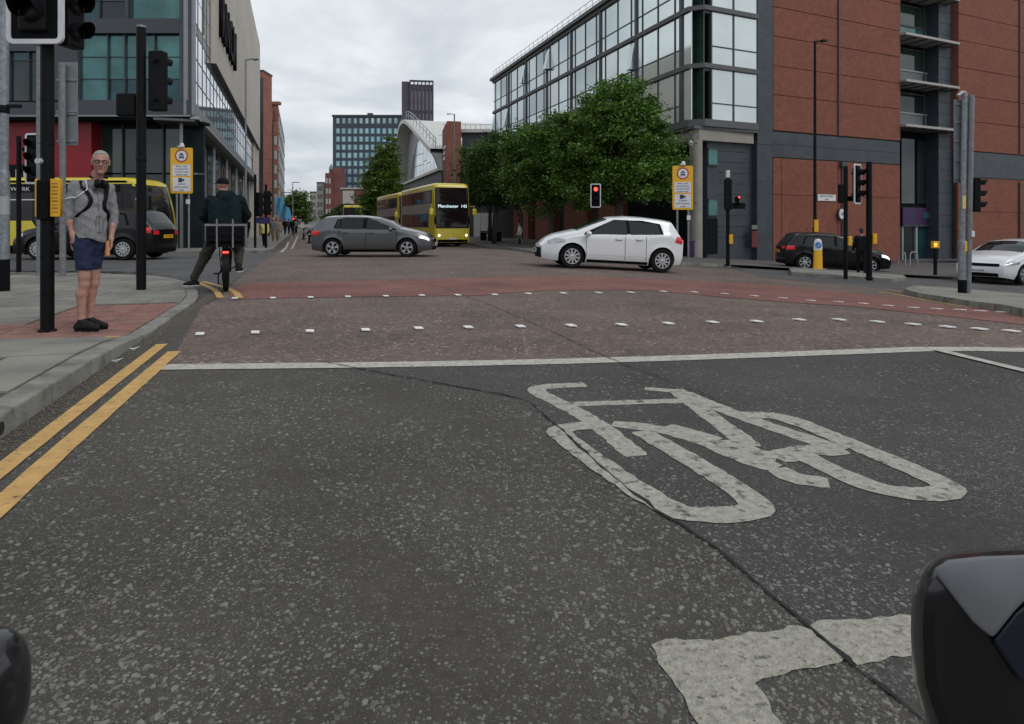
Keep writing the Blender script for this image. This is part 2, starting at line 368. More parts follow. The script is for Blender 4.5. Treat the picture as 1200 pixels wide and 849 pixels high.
def mk(name, strokes, m, label=None, lift=LM, lab=None):
    mb = MB()
    rr = random.Random(8)
    for k, (pts, w, sm) in enumerate(strokes):
        D_ = dense(pts, 0.035 if m == 'symbol' else 0.12, sm); j = .10 if m == 'symbol' else .03
        stroke(D_, [w*(1+rr.uniform(-j, j))*(.8 if (i < 1 or i > len(D_)-2) and m == 'symbol' else 1) for i in range(len(D_))], lift+0.0002*k, mb)
    o = part(name, mb, m, marks, fixn=False)
    if label: o['label'] = label
    return o
mk('stop_line', [(GP([(190,431),(480,428),(720,423),(1000,413),(1100,409),(1260,412)]), 0.2, 1)], 'white', 'white advanced stop line across the near lanes', lift=.0055)
mk('lane_line', [(GP([(1097,411),(1200,436),(1320,466)]), 0.10, 0)], 'white')
mk('double_yellow_line', [(GP([(-60,600),(30,529),(110,466),(190,404)]), 0.10, 0), (GP([(-60,646),(0,594),(73,527.6),(204.6,412.5)]), 0.11, 0)], 'yellowline', 'double yellow lines beside the left kerb', lift=.006)
mk('double_yellow_line', [(GP([(229,331),(242,336),(254,342),(258,350)]), 0.10, 1), (GP([(238,331),(262,337),(276,343),(281,350)]), 0.10, 1)], 'yellowline', 'yellow lines turning at the cyclist')
mk('edge_line', [(GP([(1040,340),(1062,344),(1130,354),(1260,376)]), 0.09, 1), (GP([(1030,343),(1062,348),(1130,359),(1260,382)]), 0.09, 1)], 'yellowline')
mk('lane_line', [(GP([(341,292),(349,277)]), 0.12, 0), (GP([(330,296),(338,284)]), 0.12, 0)], 'white')
def zsym(L): return [gp(600+x/2.222, 420+y/2.222) for x, y in L]
ws = 0.125
sym = [([(192,70),(80,74),(55,85),(120,115),(215,165),(325,256)], ws, 2), ([(160,121),(300,116),(445,112)], ws*0.8, 0), ([(345,80),(440,88)], ws*0.75, 0),
 ([(425,82),(520,155),(625,232)], ws, 0), ([(440,90),(600,155),(860,241)], ws, 1), ([(262,172),(380,184),(500,216),(600,262),(690,288)], ws, 1),
 ([(690,288),(730,315),(825,327)], ws, 1), ([(685,262),(770,242),(865,240)], ws*1.2, 0), ([(405,178),(540,215)], ws*0.75, 0), ([(560,215),(620,250),(690,262)], ws*1.3, 0),
 ([(205,176),(125,184),(120,200),(400,398),(500,414),(640,404),(632,372),(480,275),(335,192)], ws*1.05, 2),
 ([(600,150),(700,150),(860,215),(1110,320),(1148,348),(1080,360),(960,346),(860,306),(745,250)], ws*1.05, 2)]
mk('cycle_symbol', [(zsym(a), b, c) for a, b, c in sym], 'symbol', 'worn white bicycle symbol painted on the asphalt', lift=0.0032)
def z5(L): return [gp(740+x/2.609, 620+y/2.609) for x, y in L]
def ragged(name, poly, m, lift, amp=0.008, label=None):
    rr = random.Random(5); P = dense(poly+[poly[0]], 0.03)[:-1]
    P = [(x+rr.uniform(-amp, amp), y+rr.uniform(-amp, amp)) for x, y in P]
    mb = MB(); mb.add([(x, y, lift) for x, y in P], [tuple(range(len(P)))])
    o = part(name, mb, m, marks, fixn=True)
    if o.data.polygons[0].normal.z < 0: o.data.flip_normals()
    if label: o['label'] = label
ragged('near_stop_line', z5([(58,362),(100,346),(240,342),(520,298),(660,402),(370,470),(420,540),(465,600),(500,680),(260,690),(210,600),(140,490)]), 'whiteworn', 0.004, label='chipped white line with a short leg in the near lane')
ragged('near_stop_line', z5([(545,302),(570,288),(700,278),(860,266),(1300,225),(1330,330),(868,386),(690,418)]), 'whiteworn', 0.004)
# cracks
for nm, L, w in (('road_crack', [(380,425),(460,440),(545,455),(600,465),(622,472),(640,490),(665,510),(700,545),(750,585),(775,602),(810,624),(850,650),(885,684),(935,726),(985,770),(1010,788),(1040,812),(1110,868),(1180,930)], 0.012),
                 ('surface_joint', [(430,302),(470,322),(560,352),(640,386),(720,425),(800,452),(905,500),(1010,548),(1200,640)], 0.012)):
    P = dense(GP(L), 0.05, 1); rr = random.Random(9)
    P = [(x+rr.uniform(-.007, .007), y+rr.uniform(-.007, .007)) for x, y in P]
    if nm == 'surface_joint': P = [p for p in P if p[1] > 4.0]
    mb = MB(); stroke(P, [max(0.004, w*0.95*(1+rr.uniform(-.85, .9)))*(1 if nm == 'road_crack' else 0.6) for _ in P], 0.0066 if nm == 'road_crack' else .0122, mb)
    o = part(nm, mb, 'crack', None); o['kind'] = 'structure'
studs = thing('crossing_markings', None, None); studs['kind'] = 'structure'; studs['label'] = 'two rows of square white studs marking the crossing'
r1 = [(180+x/2.609, 320+y/2.609) for x, y in [(142,192),(311,187),(478,183),(648,179),(810,174),(962,171)]] + [(600+x/2, 320+y/2) for x, y in [(20,129),(138,127),(256,125),(366,122),(470,119),(573,117),(673,113),(767,113),(856,118),(940,124),(1020,130),(1095,135),(1170,140)]]
r2 = [(180+x/2.609, 320+y/2.609) for x, y in [(248,81),(365,80),(480,78),(594,76),(710,74),(820,72),(930,71),(1043,70)]] + [(600+x/2, 320+y/2) for x, y in [(38,51),(120,50),(203,49),(278,48),(354,46),(427,47),(498,51),(568,56),(635,61),(700,67),(765,70),(823,74),(882,79),(940,84),(995,87),(1050,89),(1098,92),(1150,95),(1195,97)]]
for L in (r1, r2):
    for px, py in L:
        x, y = gp(px, py); w, d = 0.042, 0.055
        V = [(x+a-bb*0.36, y+bb, G(x+a, y+bb)+LM+.002) for a, bb in ((-w, -d), (w, -d), (w, d), (-w, d))]
        mb = MB(); mb.add(V + [(p[0], p[1], p[2]+.012) for p in V], [(4,5,6,7),(0,1,5,4),(1,2,6,5),(2,3,7,6),(3,0,4,7)]); part('stud_marking', mb, 'studw', studs)
# loose chips and grit of the near road
def chips(name, n, region, smin, smax, cols, label):
    rr = np.random.RandomState(11); mb_v = []; fc = []; mi = []
    for k in range(n):
        Z = region[2]*(region[3]/region[2])**rr.rand()
        x = (region[0]+(region[1]-region[0])*rr.rand())*Z; y = Z
        if x < -2.60-.315*(y-3.56)+0.02: continue
        if math.sin(x*3.1+1.3*math.sin(y*2.3))+math.sin(y*2.7+x*1.9+.7)+.8*math.sin(x*9+y*7) < rr.uniform(-1.9, 1.6): continue
        s_ = (smin+(smax-smin)*rr.rand()**3.2)*(0.8+0.12*Z); a = rr.rand()*PI; el = 1+rr.rand()*0.9; h = s_*(0.15+0.3*rr.rand())
        m_ = rr.randint(4, 7); base = len(mb_v)
        z = G(x, y)
        for q in range(m_):
            t = 2*PI*q/m_ + rr.rand()*0.5; u, v = math.cos(t)*s_*el, math.sin(t)*s_
            mb_v.append((x+u*math.cos(a)-v*math.sin(a), y+u*math.sin(a)+v*math.cos(a), z-0.001))
        for q in range(m_):
            t = 2*PI*q/m_ + rr.rand()*0.5; u, v = math.cos(t)*s_*el*0.7, math.sin(t)*s_*0.7
            mb_v.append((x+u*math.cos(a)-v*math.sin(a), y+u*math.sin(a)+v*math.cos(a), z+h*(0.7+0.6*rr.rand())))
        c = rr.randint(0, len(cols)-1) if rr.rand() < .96 else len(cols)-1
        fc.append(tuple(base+m_+q for q in range(m_))); mi.append(c)
        for q in range(m_): fc.append((base+q, base+(q+1) % m_, base+m_+(q+1) % m_, base+m_+q)); mi.append(c)
    me = bpy.data.meshes.new(name); me.from_pydata(mb_v, [], fc)
    for c in cols: me.materials.append(c)
    me.polygons.foreach_set('material_index', mi)
    return tag(link(name, me), label, 'gravel', kind='stuff')
cc = [mat('chip %d' % i, c, 0.7, var=0.3, vscale=60) for i, c in enumerate([(0.155,0.16,0.142),(0.11,0.115,0.102),(0.09,0.086,0.074),(0.06,0.055,0.048),(0.15,0.152,0.135),(0.13,0.10,0.08)])]
chips('asphalt_chippings', 58000, (-0.85, 0.85, 1.25, 5.2), 0.0016, 0.0095, cc, 'pale stone chippings bedded in the dark near asphalt')
rg = np.random.RandomState(4); gv = []; gf = []
for k in range(5000):
    y = 2.2+8*rg.rand(); x = -2.73-0.315*(y-3.56)+abs(rg.normal())*.10+.005; s_ = .002+.007*rg.rand()**2; a = rg.rand()*3; b0 = len(gv)
    for q in range(5): t = a+q*1.257; gv.append((x+s_*math.cos(t), y+s_*math.sin(t), G(x, y)+.003)); 
    gv.append((x, y, G(x, y)+.004+s_*.5)); gf += [(b0+q, b0+(q+1) % 5, b0+5) for q in range(5)]
mb = MB(); mb.v, mb.f = gv, gf; tag(part('gutter_grit', mb, mat('gutter grit', (.13, .11, .085), .9, var=.5, vscale=40), None), 'grit and dirt washed along the left gutter', 'grit', kind='stuff')
# ---------------------------------------------------------------- left pavement with kerb stones, slabs and tactile tiles
def kx(y): return -2.73 - 0.315*(y-3.56)
def HP(x, y): return 0.125 - 0.09*ss(5.2, 6.5, y)
pave = thing('pavement', None, None); pave['kind'] = 'structure'; pave['label'] = 'left corner pavement of grey slabs with red tactile tiles'
kline = dense([(kx(-3), -3.0), (kx(9.2), 9.2)], 0.9)
corner = [(kx(9.2), 9.2)] + GP([(234,345),(230,337),(222,331),(200,325),(163,321.5),(89,319.5),(0,319)], 0.04) + [(-24, 15.2)]
kcurve = dense(corner, 0.8, 2)
path = kline[:-1] + kcurve
# resample at stone length
def resample(P, L):
    out = [P[0]]; acc = 0
    for a, b in zip(P, P[1:]):
        d = math.dist(a, b)
        while acc + d >= L:
            t = (L-acc)/d; a = (a[0]+(b[0]-a[0])*t, a[1]+(b[1]-a[1])*t); out.append(a); d = math.dist(a, b); acc = 0
        acc += d
    return out
ks = resample(path, 0.915)
def offs(P, w):
    o = []
    for i, p in enumerate(P):
        a, b = P[max(i-1, 0)], P[min(i+1, len(P)-1)]; dx, dy = b[0]-a[0], b[1]-a[1]; l = math.hypot(dx, dy)
        o.append((p[0]-dy/l*w, p[1]+dx/l*w))
    return o
KW = 0.17
ki = offs(ks, KW)
for i in range(len(ks)-1):
    a, b, c, d = ks[i], ks[i+1], ki[i+1], ki[i]
    q = 0.006/0.915
    a2 = (a[0]+(b[0]-a[0])*q, a[1]+(b[1]-a[1])*q); b2 = (b[0]-(b[0]-a[0])*q, b[1]-(b[1]-a[1])*q)
    d2 = (d[0]+(c[0]-d[0])*q, d[1]+(c[1]-d[1])*q); c2 = (c[0]-(c[0]-d[0])*q, c[1]-(c[1]-d[1])*q)
    Q = [a2, b2, c2, d2]; j = random.uniform(-.003, .003)
    mb = MB(); mb.hexa([(x, y, G(x, y)-.1) for x, y in Q] + [(x, y, G(x, y)+HP(x, y)+j) for x, y in Q])
    part('kerb_stone', mb, 'kerb', pave, bev=0.014)
inner = offs(ks, KW+0.006)
pp = ccw([p for p in inner if p[1] > -3] + [(-24, -3)])
sheet('pavement_bed', pp, 'joint', -0.012, parent=pave, hf=HP, maxe=1.2)
hull = ccw([(kx(-3)-KW-.006, -3.0)] + [p for p in inner if p[1] > 9] + [(-24, 15.0), (-24, -3)])
e1 = Vector((-.300, .954)); e2 = Vector((-.954, -.300)); O = Vector((kx(3.56), 3.56)) + e2*(KW+.006)
def inred(s, t):
    return (2.95 < s < 5.9 and t < 1.25) or (2.95 < s < 4.4 and t < 14)
cnt = 0
def slab(s0, s1, t0, t1, m, nm, g=0.006, dz=0.0):
    P = [O+e1*a+e2*b for a, b in ((s0+g, t0+g), (s0+g, t1-g), (s1-g, t1-g), (s1-g, t0+g))]
    P = clip_poly(ccw([tuple(p) for p in P]), hull)
    if len(P) < 3 or abs(area(P)) < 0.01: return
    n = len(P); mb = MB()
    mb.add([(x, y, G(x, y)+HP(x, y)-.03) for x, y in P] + [(x, y, G(x, y)+HP(x, y)+dz) for x, y in P], [tuple(range(n, 2*n))] + [(i, (i+1) % n, n+(i+1) % n, n+i) for i in range(n)])
    part(nm, mb, m, pave)
s = -3.2; row = 0
while s < 12.5:
    if abs(s-2.95) < 0.01:
        pass
    w = 0.6; s1 = s+w
    if s < 2.95 < s1+0.2: s1 = 2.95
    t = 0 if row % 2 == 0 else -0.45
    while t < 14:
        t0, t1 = max(t, 0), t+0.9
        c_ = O+e1*((s+s1)/2)+e2*((t0+t1)/2)
        vis = c_.y > 2.2 and 600+F*c_.x/c_.y > -70
        if vis and t1 > 0.05:
            segs = [(t0, t1)]
            sm = (s+s1)/2
            if 2.95 < sm < 4.4: segs = []
            elif 4.4 <= sm < 5.9: segs = [(max(t0, 1.25), t1)] if t1 > 1.3 else []
            for a, bq in segs:
                slab(s, s1, a, bq, random.choice(['slab', 'slab', 'slab2']), 'paving_slab', dz=random.uniform(-.003, .003)); cnt += 1
        t += 0.9
    s = s1; row += 1
ts = 0.4; i = 0
while 2.95+i*ts < 5.75:
    s0 = 2.95+i*ts; tt = 0
    lim = 9.0 if s0 < 4.1 else 1.2
    while tt < lim:
        c_ = O+e1*(s0+.2)+e2*(tt+.2)
        if 600+F*c_.x/c_.y > -40: slab(s0, s0+ts, tt, tt+ts, 'tact', 'tactile_tile', 0.003, random.uniform(-.002, .002))
        tt += ts
    i += 1
# blisters on the near tactile tiles: nobody could count them
mb = MB()
for a in np.arange(2.98, 5.9, 0.0667):
    for bb in np.arange(0.03, 2.4, 0.0667):
        if not inred(a, bb): continue
        p = O+e1*a+e2*bb; z = G(p.x, p.y)+HP(p.x, p.y); r = 0.0125
        mb.add([(p.x+r*math.cos(k*PI/3), p.y+r*math.sin(k*PI/3), z) for k in range(6)] + [(p.x+r*.6*math.cos(k*PI/3), p.y+r*.6*math.sin(k*PI/3), z+.006) for k in range(6)],
               [(6,7,8,9,10,11)] + [(k, (k+1) % 6, 6+(k+1) % 6, 6+k) for k in range(6)])
part('blisters', mb, 'tact', pave, kind='stuff')
# old yellow tick marks and the chamber frame on the kerb
def smallmark(P, m, z=0.004):
    mb = MB(); mb.add([(x, y, G(x, y)+HP(x, y)+z) for x, y in P], [(0,1,2,3)]); o = part('paint_mark', mb, m, pave, fixn=False); return o
smallmark(GP([(122,396),(140,396),(143,394),(124,394)], 0.05), 'yellowline', 0.006)
mb = MB(); mb.tube([(kx(3.40)+.004, 3.40, 0.055), (kx(3.40)-.06, 3.40-.02, 0.055)], 0.035, 14)
part('drain_hole', mb, 'crack', pave)
mb = MB(); x, y = kx(3.42), 3.42
mb.grid(lambda u, v: (x-.02-0.12*v, y-.5+.42*u, HP(0, y)+.0045), 2, 2); part('paint_mark', mb, 'yellowline', pave, label='remains of yellow paint on the near kerb')
# litter scraps by the kerb
for px, py in ((131,423),(152,409)):
    x, y = gp(px, py); mb = MB(); mb.grid(lambda u, v: (x-.06+.12*u+.02*v, y-.035+.07*v, .008+.008*math.sin(u*5+v*3)), 5, 3)
    o = part('litter_scrap', mb, 'signwhite', None); tag(o, 'scrap of white paper litter in the gutter, %s one' % ('nearer' if py == 423 else 'farther'), 'litter', 'litter scraps in the gutter')
# ---------------------------------------------------------------- other pavements
def paved(name, poly, m, h, label, kerbm='kerb'):
    root = thing(name, None, None); root['kind'] = 'structure'; root['label'] = label
    P = ccw(poly); n = len(P)
    sheet('paving', P, m, h, parent=root)
    D = dense(P+[P[0]], 1.2)[:-1]; k = len(D); I = []
    for i_, p in enumerate(D):
        a, b = D[i_-1], D[(i_+1) % k]; dx, dy = b[0]-a[0], b[1]-a[1]; l = math.hypot(dx, dy) or 1; I.append((p[0]-dy/l*.14, p[1]+dx/l*.14))
    mb = MB(); mb.v = [(x, y, G(x, y)-.05) for x, y in D] + [(x, y, G(x, y)+h+.006) for x, y in D] + [(x, y, G(x, y)+h+.006) for x, y in I] + [(x, y, G(x, y)+h-.02) for x, y in I]
    for i_ in range(k):
        j = (i_+1) % k; mb.f += [(i_, j, k+j, k+i_), (k+i_, k+j, 2*k+j, 2*k+i_), (2*k+i_, 2*k+j, 3*k+j, 3*k+i_)]
    part('kerb', mb, kerbm, root); return root
paved('traffic_island', GP([(1060,341),(1075,346),(1132,355),(1200,367),(1300,385),(1300,354),(1200,347),(1110,339),(1070,337)], 0.06), 'slab', 0.11, 'concrete splitter island at the right edge', 'kerb')
paved('centre_island', GP([(925,317),(928,321),(985,325),(1045,329),(1062,327),(1058,324),(985,319),(930,315)], 0.06), 'slab', 0.11, 'narrow refuge island with a keep left bollard')
rp_ = GP([(551,286.5),(590,291),(628,296.5),(720,304.5),(790,309.5),(856,312),(930,312.5),(1035,320),(1120,327),(1200,331)], 0.05)
paved('right_pavement', rp_ + [(60, 60), (40, 75), (12, 72), (-4, 130), (-11, 130), (-5.2, 68)], 'darkpave', 0.11, 'pavement in front of the brick and glass building')
lp_ = GP([(192,296),(279,296),(308,296),(319,293.5),(325,287),(335,279.5)], 0.05)
paved('left_far_pavement', [(-40, 29.5)] + lp_ + [(-44, 130), (-60, 130), (-60, 32)], 'farpave', 0.11, 'pavement along the arts building on the left')
# ================================================================ BUILDINGS
class Wall:
    """vertical wall line from P along unit direction d; 'out' is the unit normal towards the street"""
    def __init__(s, P, d, root, side):
        l = math.hypot(*d); s.P = P; s.d = (d[0]/l, d[1]/l); s.o = (-s.d[1]*side, s.d[0]*side); s.root = root
        s.R = (root.location.x, root.location.y, root.location.z)
    def u(s, px, off=0):
        k = (px-600)/F; X0 = s.P[0]+s.o[0]*off; Y0 = s.P[1]+s.o[1]*off
        return (k*Y0-X0)/(s.d[0]-k*s.d[1])
    def Z(s, u, off=0): return s.P[1]+s.d[1]*u+s.o[1]*off
    def z(s, py, u, off=0): return HT(py, s.Z(u, off))
    def pt(s, u, d, z): return (s.P[0]+s.d[0]*u+s.o[0]*d-s.R[0], s.P[1]+s.d[1]*u+s.o[1]*d-s.R[1], z-s.R[2])
    def box(s, mb, u0, u1, z0, z1, d0, d1):
        return mb.hexa([s.pt(u0,d0,z0), s.pt(u1,d0,z0), s.pt(u1,d1,z0), s.pt(u0,d1,z0), s.pt(u0,d0,z1), s.pt(u1,d0,z1), s.pt(u1,d1,z1), s.pt(u0,d1,z1)])
    def part(s, name, u0, u1, z0, z1, d0, d1, m, label=None, bev=0):
        mb = MB(); s.box(mb, u0, u1, z0, z1, d0, d1); return part(name, mb, m, s.root, label=label, fixn=True, bev=bev)
c_dir = (0.905, 0.425); AC = math.atan2(c_dir[1], c_dir[0])
mat('brickred', (0.245, 0.080, 0.049), 0.85, var=0.12, vscale=2.5, bump=0.3, bscale=9, brick=(0.215, 0.075, AC), col2=(0.225, 0.074, 0.046), c2scale=0.6, c2pos=0.55)
mat('brickblue', (0.045, 0.055, 0.068), 0.5, var=0.25, vscale=1.2, brick=(0.215, 0.075, AC))
for k_ in ('brickred', 'brickblue'): M[k_] = MATS[k_]
def MM(k, *a, **kw): M[k] = mat(k, *a, **kw)
MM('dimred', (0.12, 0.015, 0.02), .6); MM('metalgrey0', (0.16, 0.165, 0.17), .6)
MM('paneglass', (0.58, 0.65, 0.645), 0.06, 0.85, var=0.10, vscale=0.25, spec=0.6)
MM('paneglass2', (0.62, 0.67, 0.66), 0.16, 0.75, var=0.08, vscale=0.3, spec=0.6)
MM('paneglass3', (0.40, 0.46, 0.46), 0.04, 0.8, var=0.10, vscale=0.3, spec=0.6)
MM('frame', (0.055, 0.065, 0.072), 0.45, 0.3, var=0.1)
MM('slabband', (0.085, 0.088, 0.09), 0.6, var=0.15)
MM('concrete', (0.27, 0.25, 0.22), 0.8, var=0.15, vscale=1.5)
MM('darkint', (0.008, 0.009, 0.010), 0.8, spec=.1)
MM('darkpane', (0.02, 0.028, 0.032), 0.05, 0.15, spec=0.6, var=0.3, vscale=0.6)
MM('tealpane', (0.05, 0.145, 0.145), 0.08, 0.35, var=0.45, vscale=0.5, spec=0.7)
MM('tealpane2', (0.02, 0.07, 0.08), 0.06, 0.4, var=0.5, vscale=0.6, spec=0.7)
MM('canopymetal', (0.36, 0.34, 0.32), 0.5, 0.3, var=0.12)
MM('spandrel', (0.15, 0.16, 0.175), 0.5, 0.2, var=0.1)
MM('stone', (0.52, 0.475, 0.42), 0.85, var=0.08, vscale=0.5, bump=0.15, bscale=12, col2=(0.47, 0.43, 0.385), c2scale=0.25)
MM('redwall', (0.24, 0.004, 0.012), 0.5, var=0.15, vscale=1.0)
MM('purple', (0.035, 0.008, 0.06), 0.5, var=0.1)
MM('lightmetal', (0.33, 0.34, 0.35), 0.5, 0.3, var=0.1)
MM('greenpane', (0.03, 0.06, 0.045), 0.06, 0.2, var=0.6, vscale=0.5, spec=0.8)
# ---------------------------------------------------------------- right: glass office wing on a concrete column + brick block
P0 = (10.2, 36.0)
RB = thing('office_building', 'glass fronted office wing on a concrete corner column joined to a red brick block', 'building', (P0[0], P0[1], G(*P0)))
wf = Wall(P0, c_dir, RB, -1)            # faces the camera, runs off to the right
ws_ = Wall(P0, (-0.355, 1), RB, 1)      # faces the main road, runs away
assert wf.o[1] < 0 and ws_.o[0] < 0
LV = [5.75, 8.98, 12.22, 15.46, 18.7]; ZT = 16.4+EYE; LV = [v+EYE for v in LV[:4]] + [ZT+2.0]
LV = [6.85, 10.05, 13.28, 16.6]
SL = 36.5
g0 = RB.location.z-0.5
# solid cores kept inside the faces
mb = MB()
ws_.box(mb, 2.0, SL-.3, LV[0]-.2, LV[3]+.1, -14, -0.25); part('core_wall', mb, 'darkint', RB, fixn=True)
mb = MB(); ws_.box(mb, 3.5, SL-.5, g0, LV[0], -12, -2.6); part('ground_floor_wall', mb, 'brickblue', RB, fixn=True)
# brick bays under the glass along the road
for a, b in ((11.5, 15.5), (17.5, 22), (24.5, 29), (31, 35.5)):
    ws_.part('brick_bay', a, b, g0, 5.0, -2.6, -1.9, 'brickred')
# slab bands and roof of the glass wing
uG = wf.u(887)
u0f = wf.u(812)
for i, z in enumerate(LV+[LV[-1]+3.25]):
    if i == 4: continue
    t = 0.13 if i else 0.2
    for (w_, a, b) in ((ws_, 0.55, SL), (wf, 0.55, uG)):
        w_.part('floor_band', a, b, z-t, z+t, -0.35, 0.14, 'slabband')
    mb = MB(); mb.prism([(*ws_.pt(0.55, .14, 0)[:2],), (*wf.pt(0.55, .14, 0)[:2],), (*wf.pt(.55, -.4, 0)[:2],), (*ws_.pt(.55, -.4, 0)[:2],)], z-t-RB.location.z, z+t-RB.location.z, 'xy')
    part('floor_band', mb, 'slabband', RB, fixn=True)
# storeys
ST = [(LV[i], LV[i+1]) for i in range(3)]
wf_top = [(16.6, 19.8)]
def pane(w_, a, b, z0, z1, dz=0.0, tilt=0.0, m=None):
    m = m or random.choices(['paneglass', 'paneglass2', 'paneglass3'], [7, 2.5, .6])[0]
    mb = MB()
    mb.hexa([w_.pt(a, -0.06, z0), w_.pt(b, -0.06, z0), w_.pt(b, 0.0+tilt, z0), w_.pt(a, 0.0+tilt, z0), w_.pt(a, -0.06, z1), w_.pt(b, -0.06, z1), w_.pt(b, 0, z1), w_.pt(a, 0, z1)])
    return part('pane', mb, m, RB, fixn=True)
nb = 7; u_start = 1.35; bay = (SL-u_start)/nb
for zi, (z0, z1) in enumerate(ST):
    zt = z0+0.15+(z1-z0-.3)*0.34
    for k in range(nb):
        a = u_start+k*bay; cols = [0.0, 0.13, 0.49, 0.85, 1.0]
        ws_.part('mullion', a-.13, a+.13, z0+.13, z1-.13, -0.2, 0.09, 'frame')
        for j in range(4):
            c0, c1 = a+cols[j]*bay+(.13 if j == 0 else .035), a+cols[j+1]*bay-(.13 if j == 3 else .035)
            op = (random.random() < 0.16 and j in (0, 3))
            pane(ws_, c0, c1, z0+.13, zt-.03)
            pane(ws_, c0, c1, zt+.03, z1-.13, tilt=0.45 if op else 0)
            if j < 3: ws_.part('glazing_bar', c1, c1+.07, z0+.13, z1-.13, -0.1, 0.05, 'frame')
        ws_.part('transom', a+.13, a+bay-.13, zt-.03, zt+.03, -0.1, 0.045, 'frame')
    # corner: pane beside the corner, dark balcony niche, two panes
    ws_.part('pane', 0.42, u_start-.13, z0+.13, z1-.13, -0.06, 0, 'paneglass')
for zi, (z0, z1) in enumerate(ST+wf_top):
    zt = z0+.15+(z1-z0-.3)*0.34
    un0, un1 = wf.u(834), uG
    um = (un0+un1)/2-.1
    wf.part('mullion', un0-.1, un0, z0+.13, z1-.13, -0.2, 0.06, 'frame'); wf.part('mullion', um-.04, um+.04, z0+.13, z1-.13, -0.1, 0.05, 'frame')
    wf.part('transom', un0, un1, zt-.03, zt+.03, -.1, .045, 'frame')
    for a, b in ((un0, um-.04), (um+.04, un1-.02)):
        pane(wf, a, b, z0+.13, zt-.03, m='paneglass2'); pane(wf, a, b, zt+.03, z1-.13, m='paneglass2')
    wf.part('niche_wall', 0.5, un0-.1, z0+.13, z1-.13, -1.9, -1.6, 'darkint')
    wf.part('niche_pane', 0.55, 0.62, z0+.13, z1-.13, -1.6, 0.0, 'greenpane')
    wf.part('niche_column', un0-.75, un0-.5, z0+.13, z1-.13, -1.2, -0.95, 'concrete')
    wf.part('niche_ceiling', 0.6, un0-.1, z1-.28, z1-.13, -1.6, 0.0, 'slabband')
    wf.part('core_wall', un0-.1, un1, z0, z1, -2, -.3, 'darkint')
# top storey of the side is set at roof: gutter, parapet and rail
zr = LV[3]
ws_.part('roof_edge', 0.3, SL+.3, zr+.14, zr+.42, -0.6, 0.35, 'slabband')
mb = MB()
for k in range(34):
    a = 0.6+k*1.08; mb.tube([ws_.pt(a, .1, zr+.42), ws_.pt(a, .1, zr+1.15)], .02, 5)
for h in (.75, 1.13): mb.tube([ws_.pt(.6, .1, zr+h), ws_.pt(36.2, .1, zr+h)], .022, 5)
part('roof_rail', mb, 'lightmetal', RB)
# gable end of the side facade
mb = MB(); ws_.box(mb, SL-.3, SL, g0, zr+.14, -14, -0.05); part('end_wall', mb, 'slabband', RB, fixn=True)
# ring beam, soffit, column
for (w_, a, b) in ((ws_, 0.3, 20), (wf, 0.3, wf.u(884))):
    w_.part('ring_beam', a, b, LV[0]-.98, LV[0]-.2, -.7, -.05, 'concrete')
mb = MB(); mb.prism([ws_.pt(0.3, -.05, 0)[:2], wf.pt(0.3, -.05, 0)[:2], wf.pt(.3, -.7, 0)[:2], ws_.pt(.3, -.7, 0)[:2]], LV[0]-.98-RB.location.z, LV[0]-.2-RB.location.z, 'xy'); part('ring_beam', mb, 'concrete', RB, fixn=True)
mb = MB(); mb.prism([ws_.pt(0, .1, 0)[:2], ws_.pt(SL, .1, 0)[:2], ws_.pt(SL, -3, 0)[:2], (8, 6), wf.pt(uG, -2, 0)[:2], wf.pt(uG, .1, 0)[:2]], LV[0]-.36-RB.location.z, LV[0]-.21-RB.location.z, 'xy')
part('soffit', mb, 'slabband', RB, fixn=True)
cx = wf.pt(wf.u(820.5), -0.35, 0)
mb = MB(); mb.lathe([(0.36, -0.4), (0.36, LV[0]-.98-RB.location.z)], 28, (cx[0], cx[1], 0)); part('concrete_column', mb, 'concrete', RB, True)
mb = MB(); p = wf.pt(wf.u(808), 0.1, LV[0]-1.25); mb.lathe([(0.02, .2), (.05, .12), (.12, .1), (.12, 0), (.09, -.09), (0.01, -.12)], 12, p); part('dome_camera', mb, 'whiteplastic', RB, True)
# dark ground floor between column and brick
ug0, ug1 = wf.u(834), wf.u(905)
wf.part('dark_brick_wall', ug0, ug1, g0, LV[0]-.98, -1.0, -.35, 'brickblue')
wf.part('dark_brick_wall', uG, ug1, LV[0]-.98, 22, -3.0, 0.05, 'brickblue')
wf.part('dark_brick_wall', wf.u(887), ug1, g0, LV[0]-.98, -.35, .02, 'brickblue')
mb = MB(); ws_.box(mb, 3.5, 16, g0, LV[0]-.98, -2.55, -2.3); part('dark_panel', mb, 'darkint', RB, fixn=True)
def fr(w_, x0, x1, y0, y1, d0, d1, m, name, ref=None, **k):
    a, b = w_.u(x0), w_.u(x1); r = w_.u(ref) if ref else a
    return w_.part(name, a, b, w_.z(y1, r), w_.z(y0, r), d0, d1, m, **k)
for y0, y1 in ((174, 192), (234, 252)):
    fr(wf, 835, 845, y0, y1, -.35, -.30, 'tealpane', 'window_pane'); fr(wf, 834, 846, y0-1.5, y0, -.35, -.24, 'frame', 'window_frame'); fr(wf, 834, 846, y1, y1+1.5, -.35, -.24, 'frame', 'window_frame')
fr(wf, 834.5, 845.5, 256, 298, -.35, -.3, 'darkint', 'side_door')
fr(wf, 880, 886, 271, 290, .02, .08, 'dimred', 'red_alarm_box'); fr(wf, 880, 886, 264, 269, .02, .1, 'metalgrey0', 'meter_box')
mb = MB(); 
for zz_ in np.arange(0.4, 5.6, 0.62):
    wf.box(mb, wf.u(846.5), wf.u(880), zz_, zz_+.02, -.352, -.343)
part('wall_groove', mb, 'darkint', RB, fixn=True)
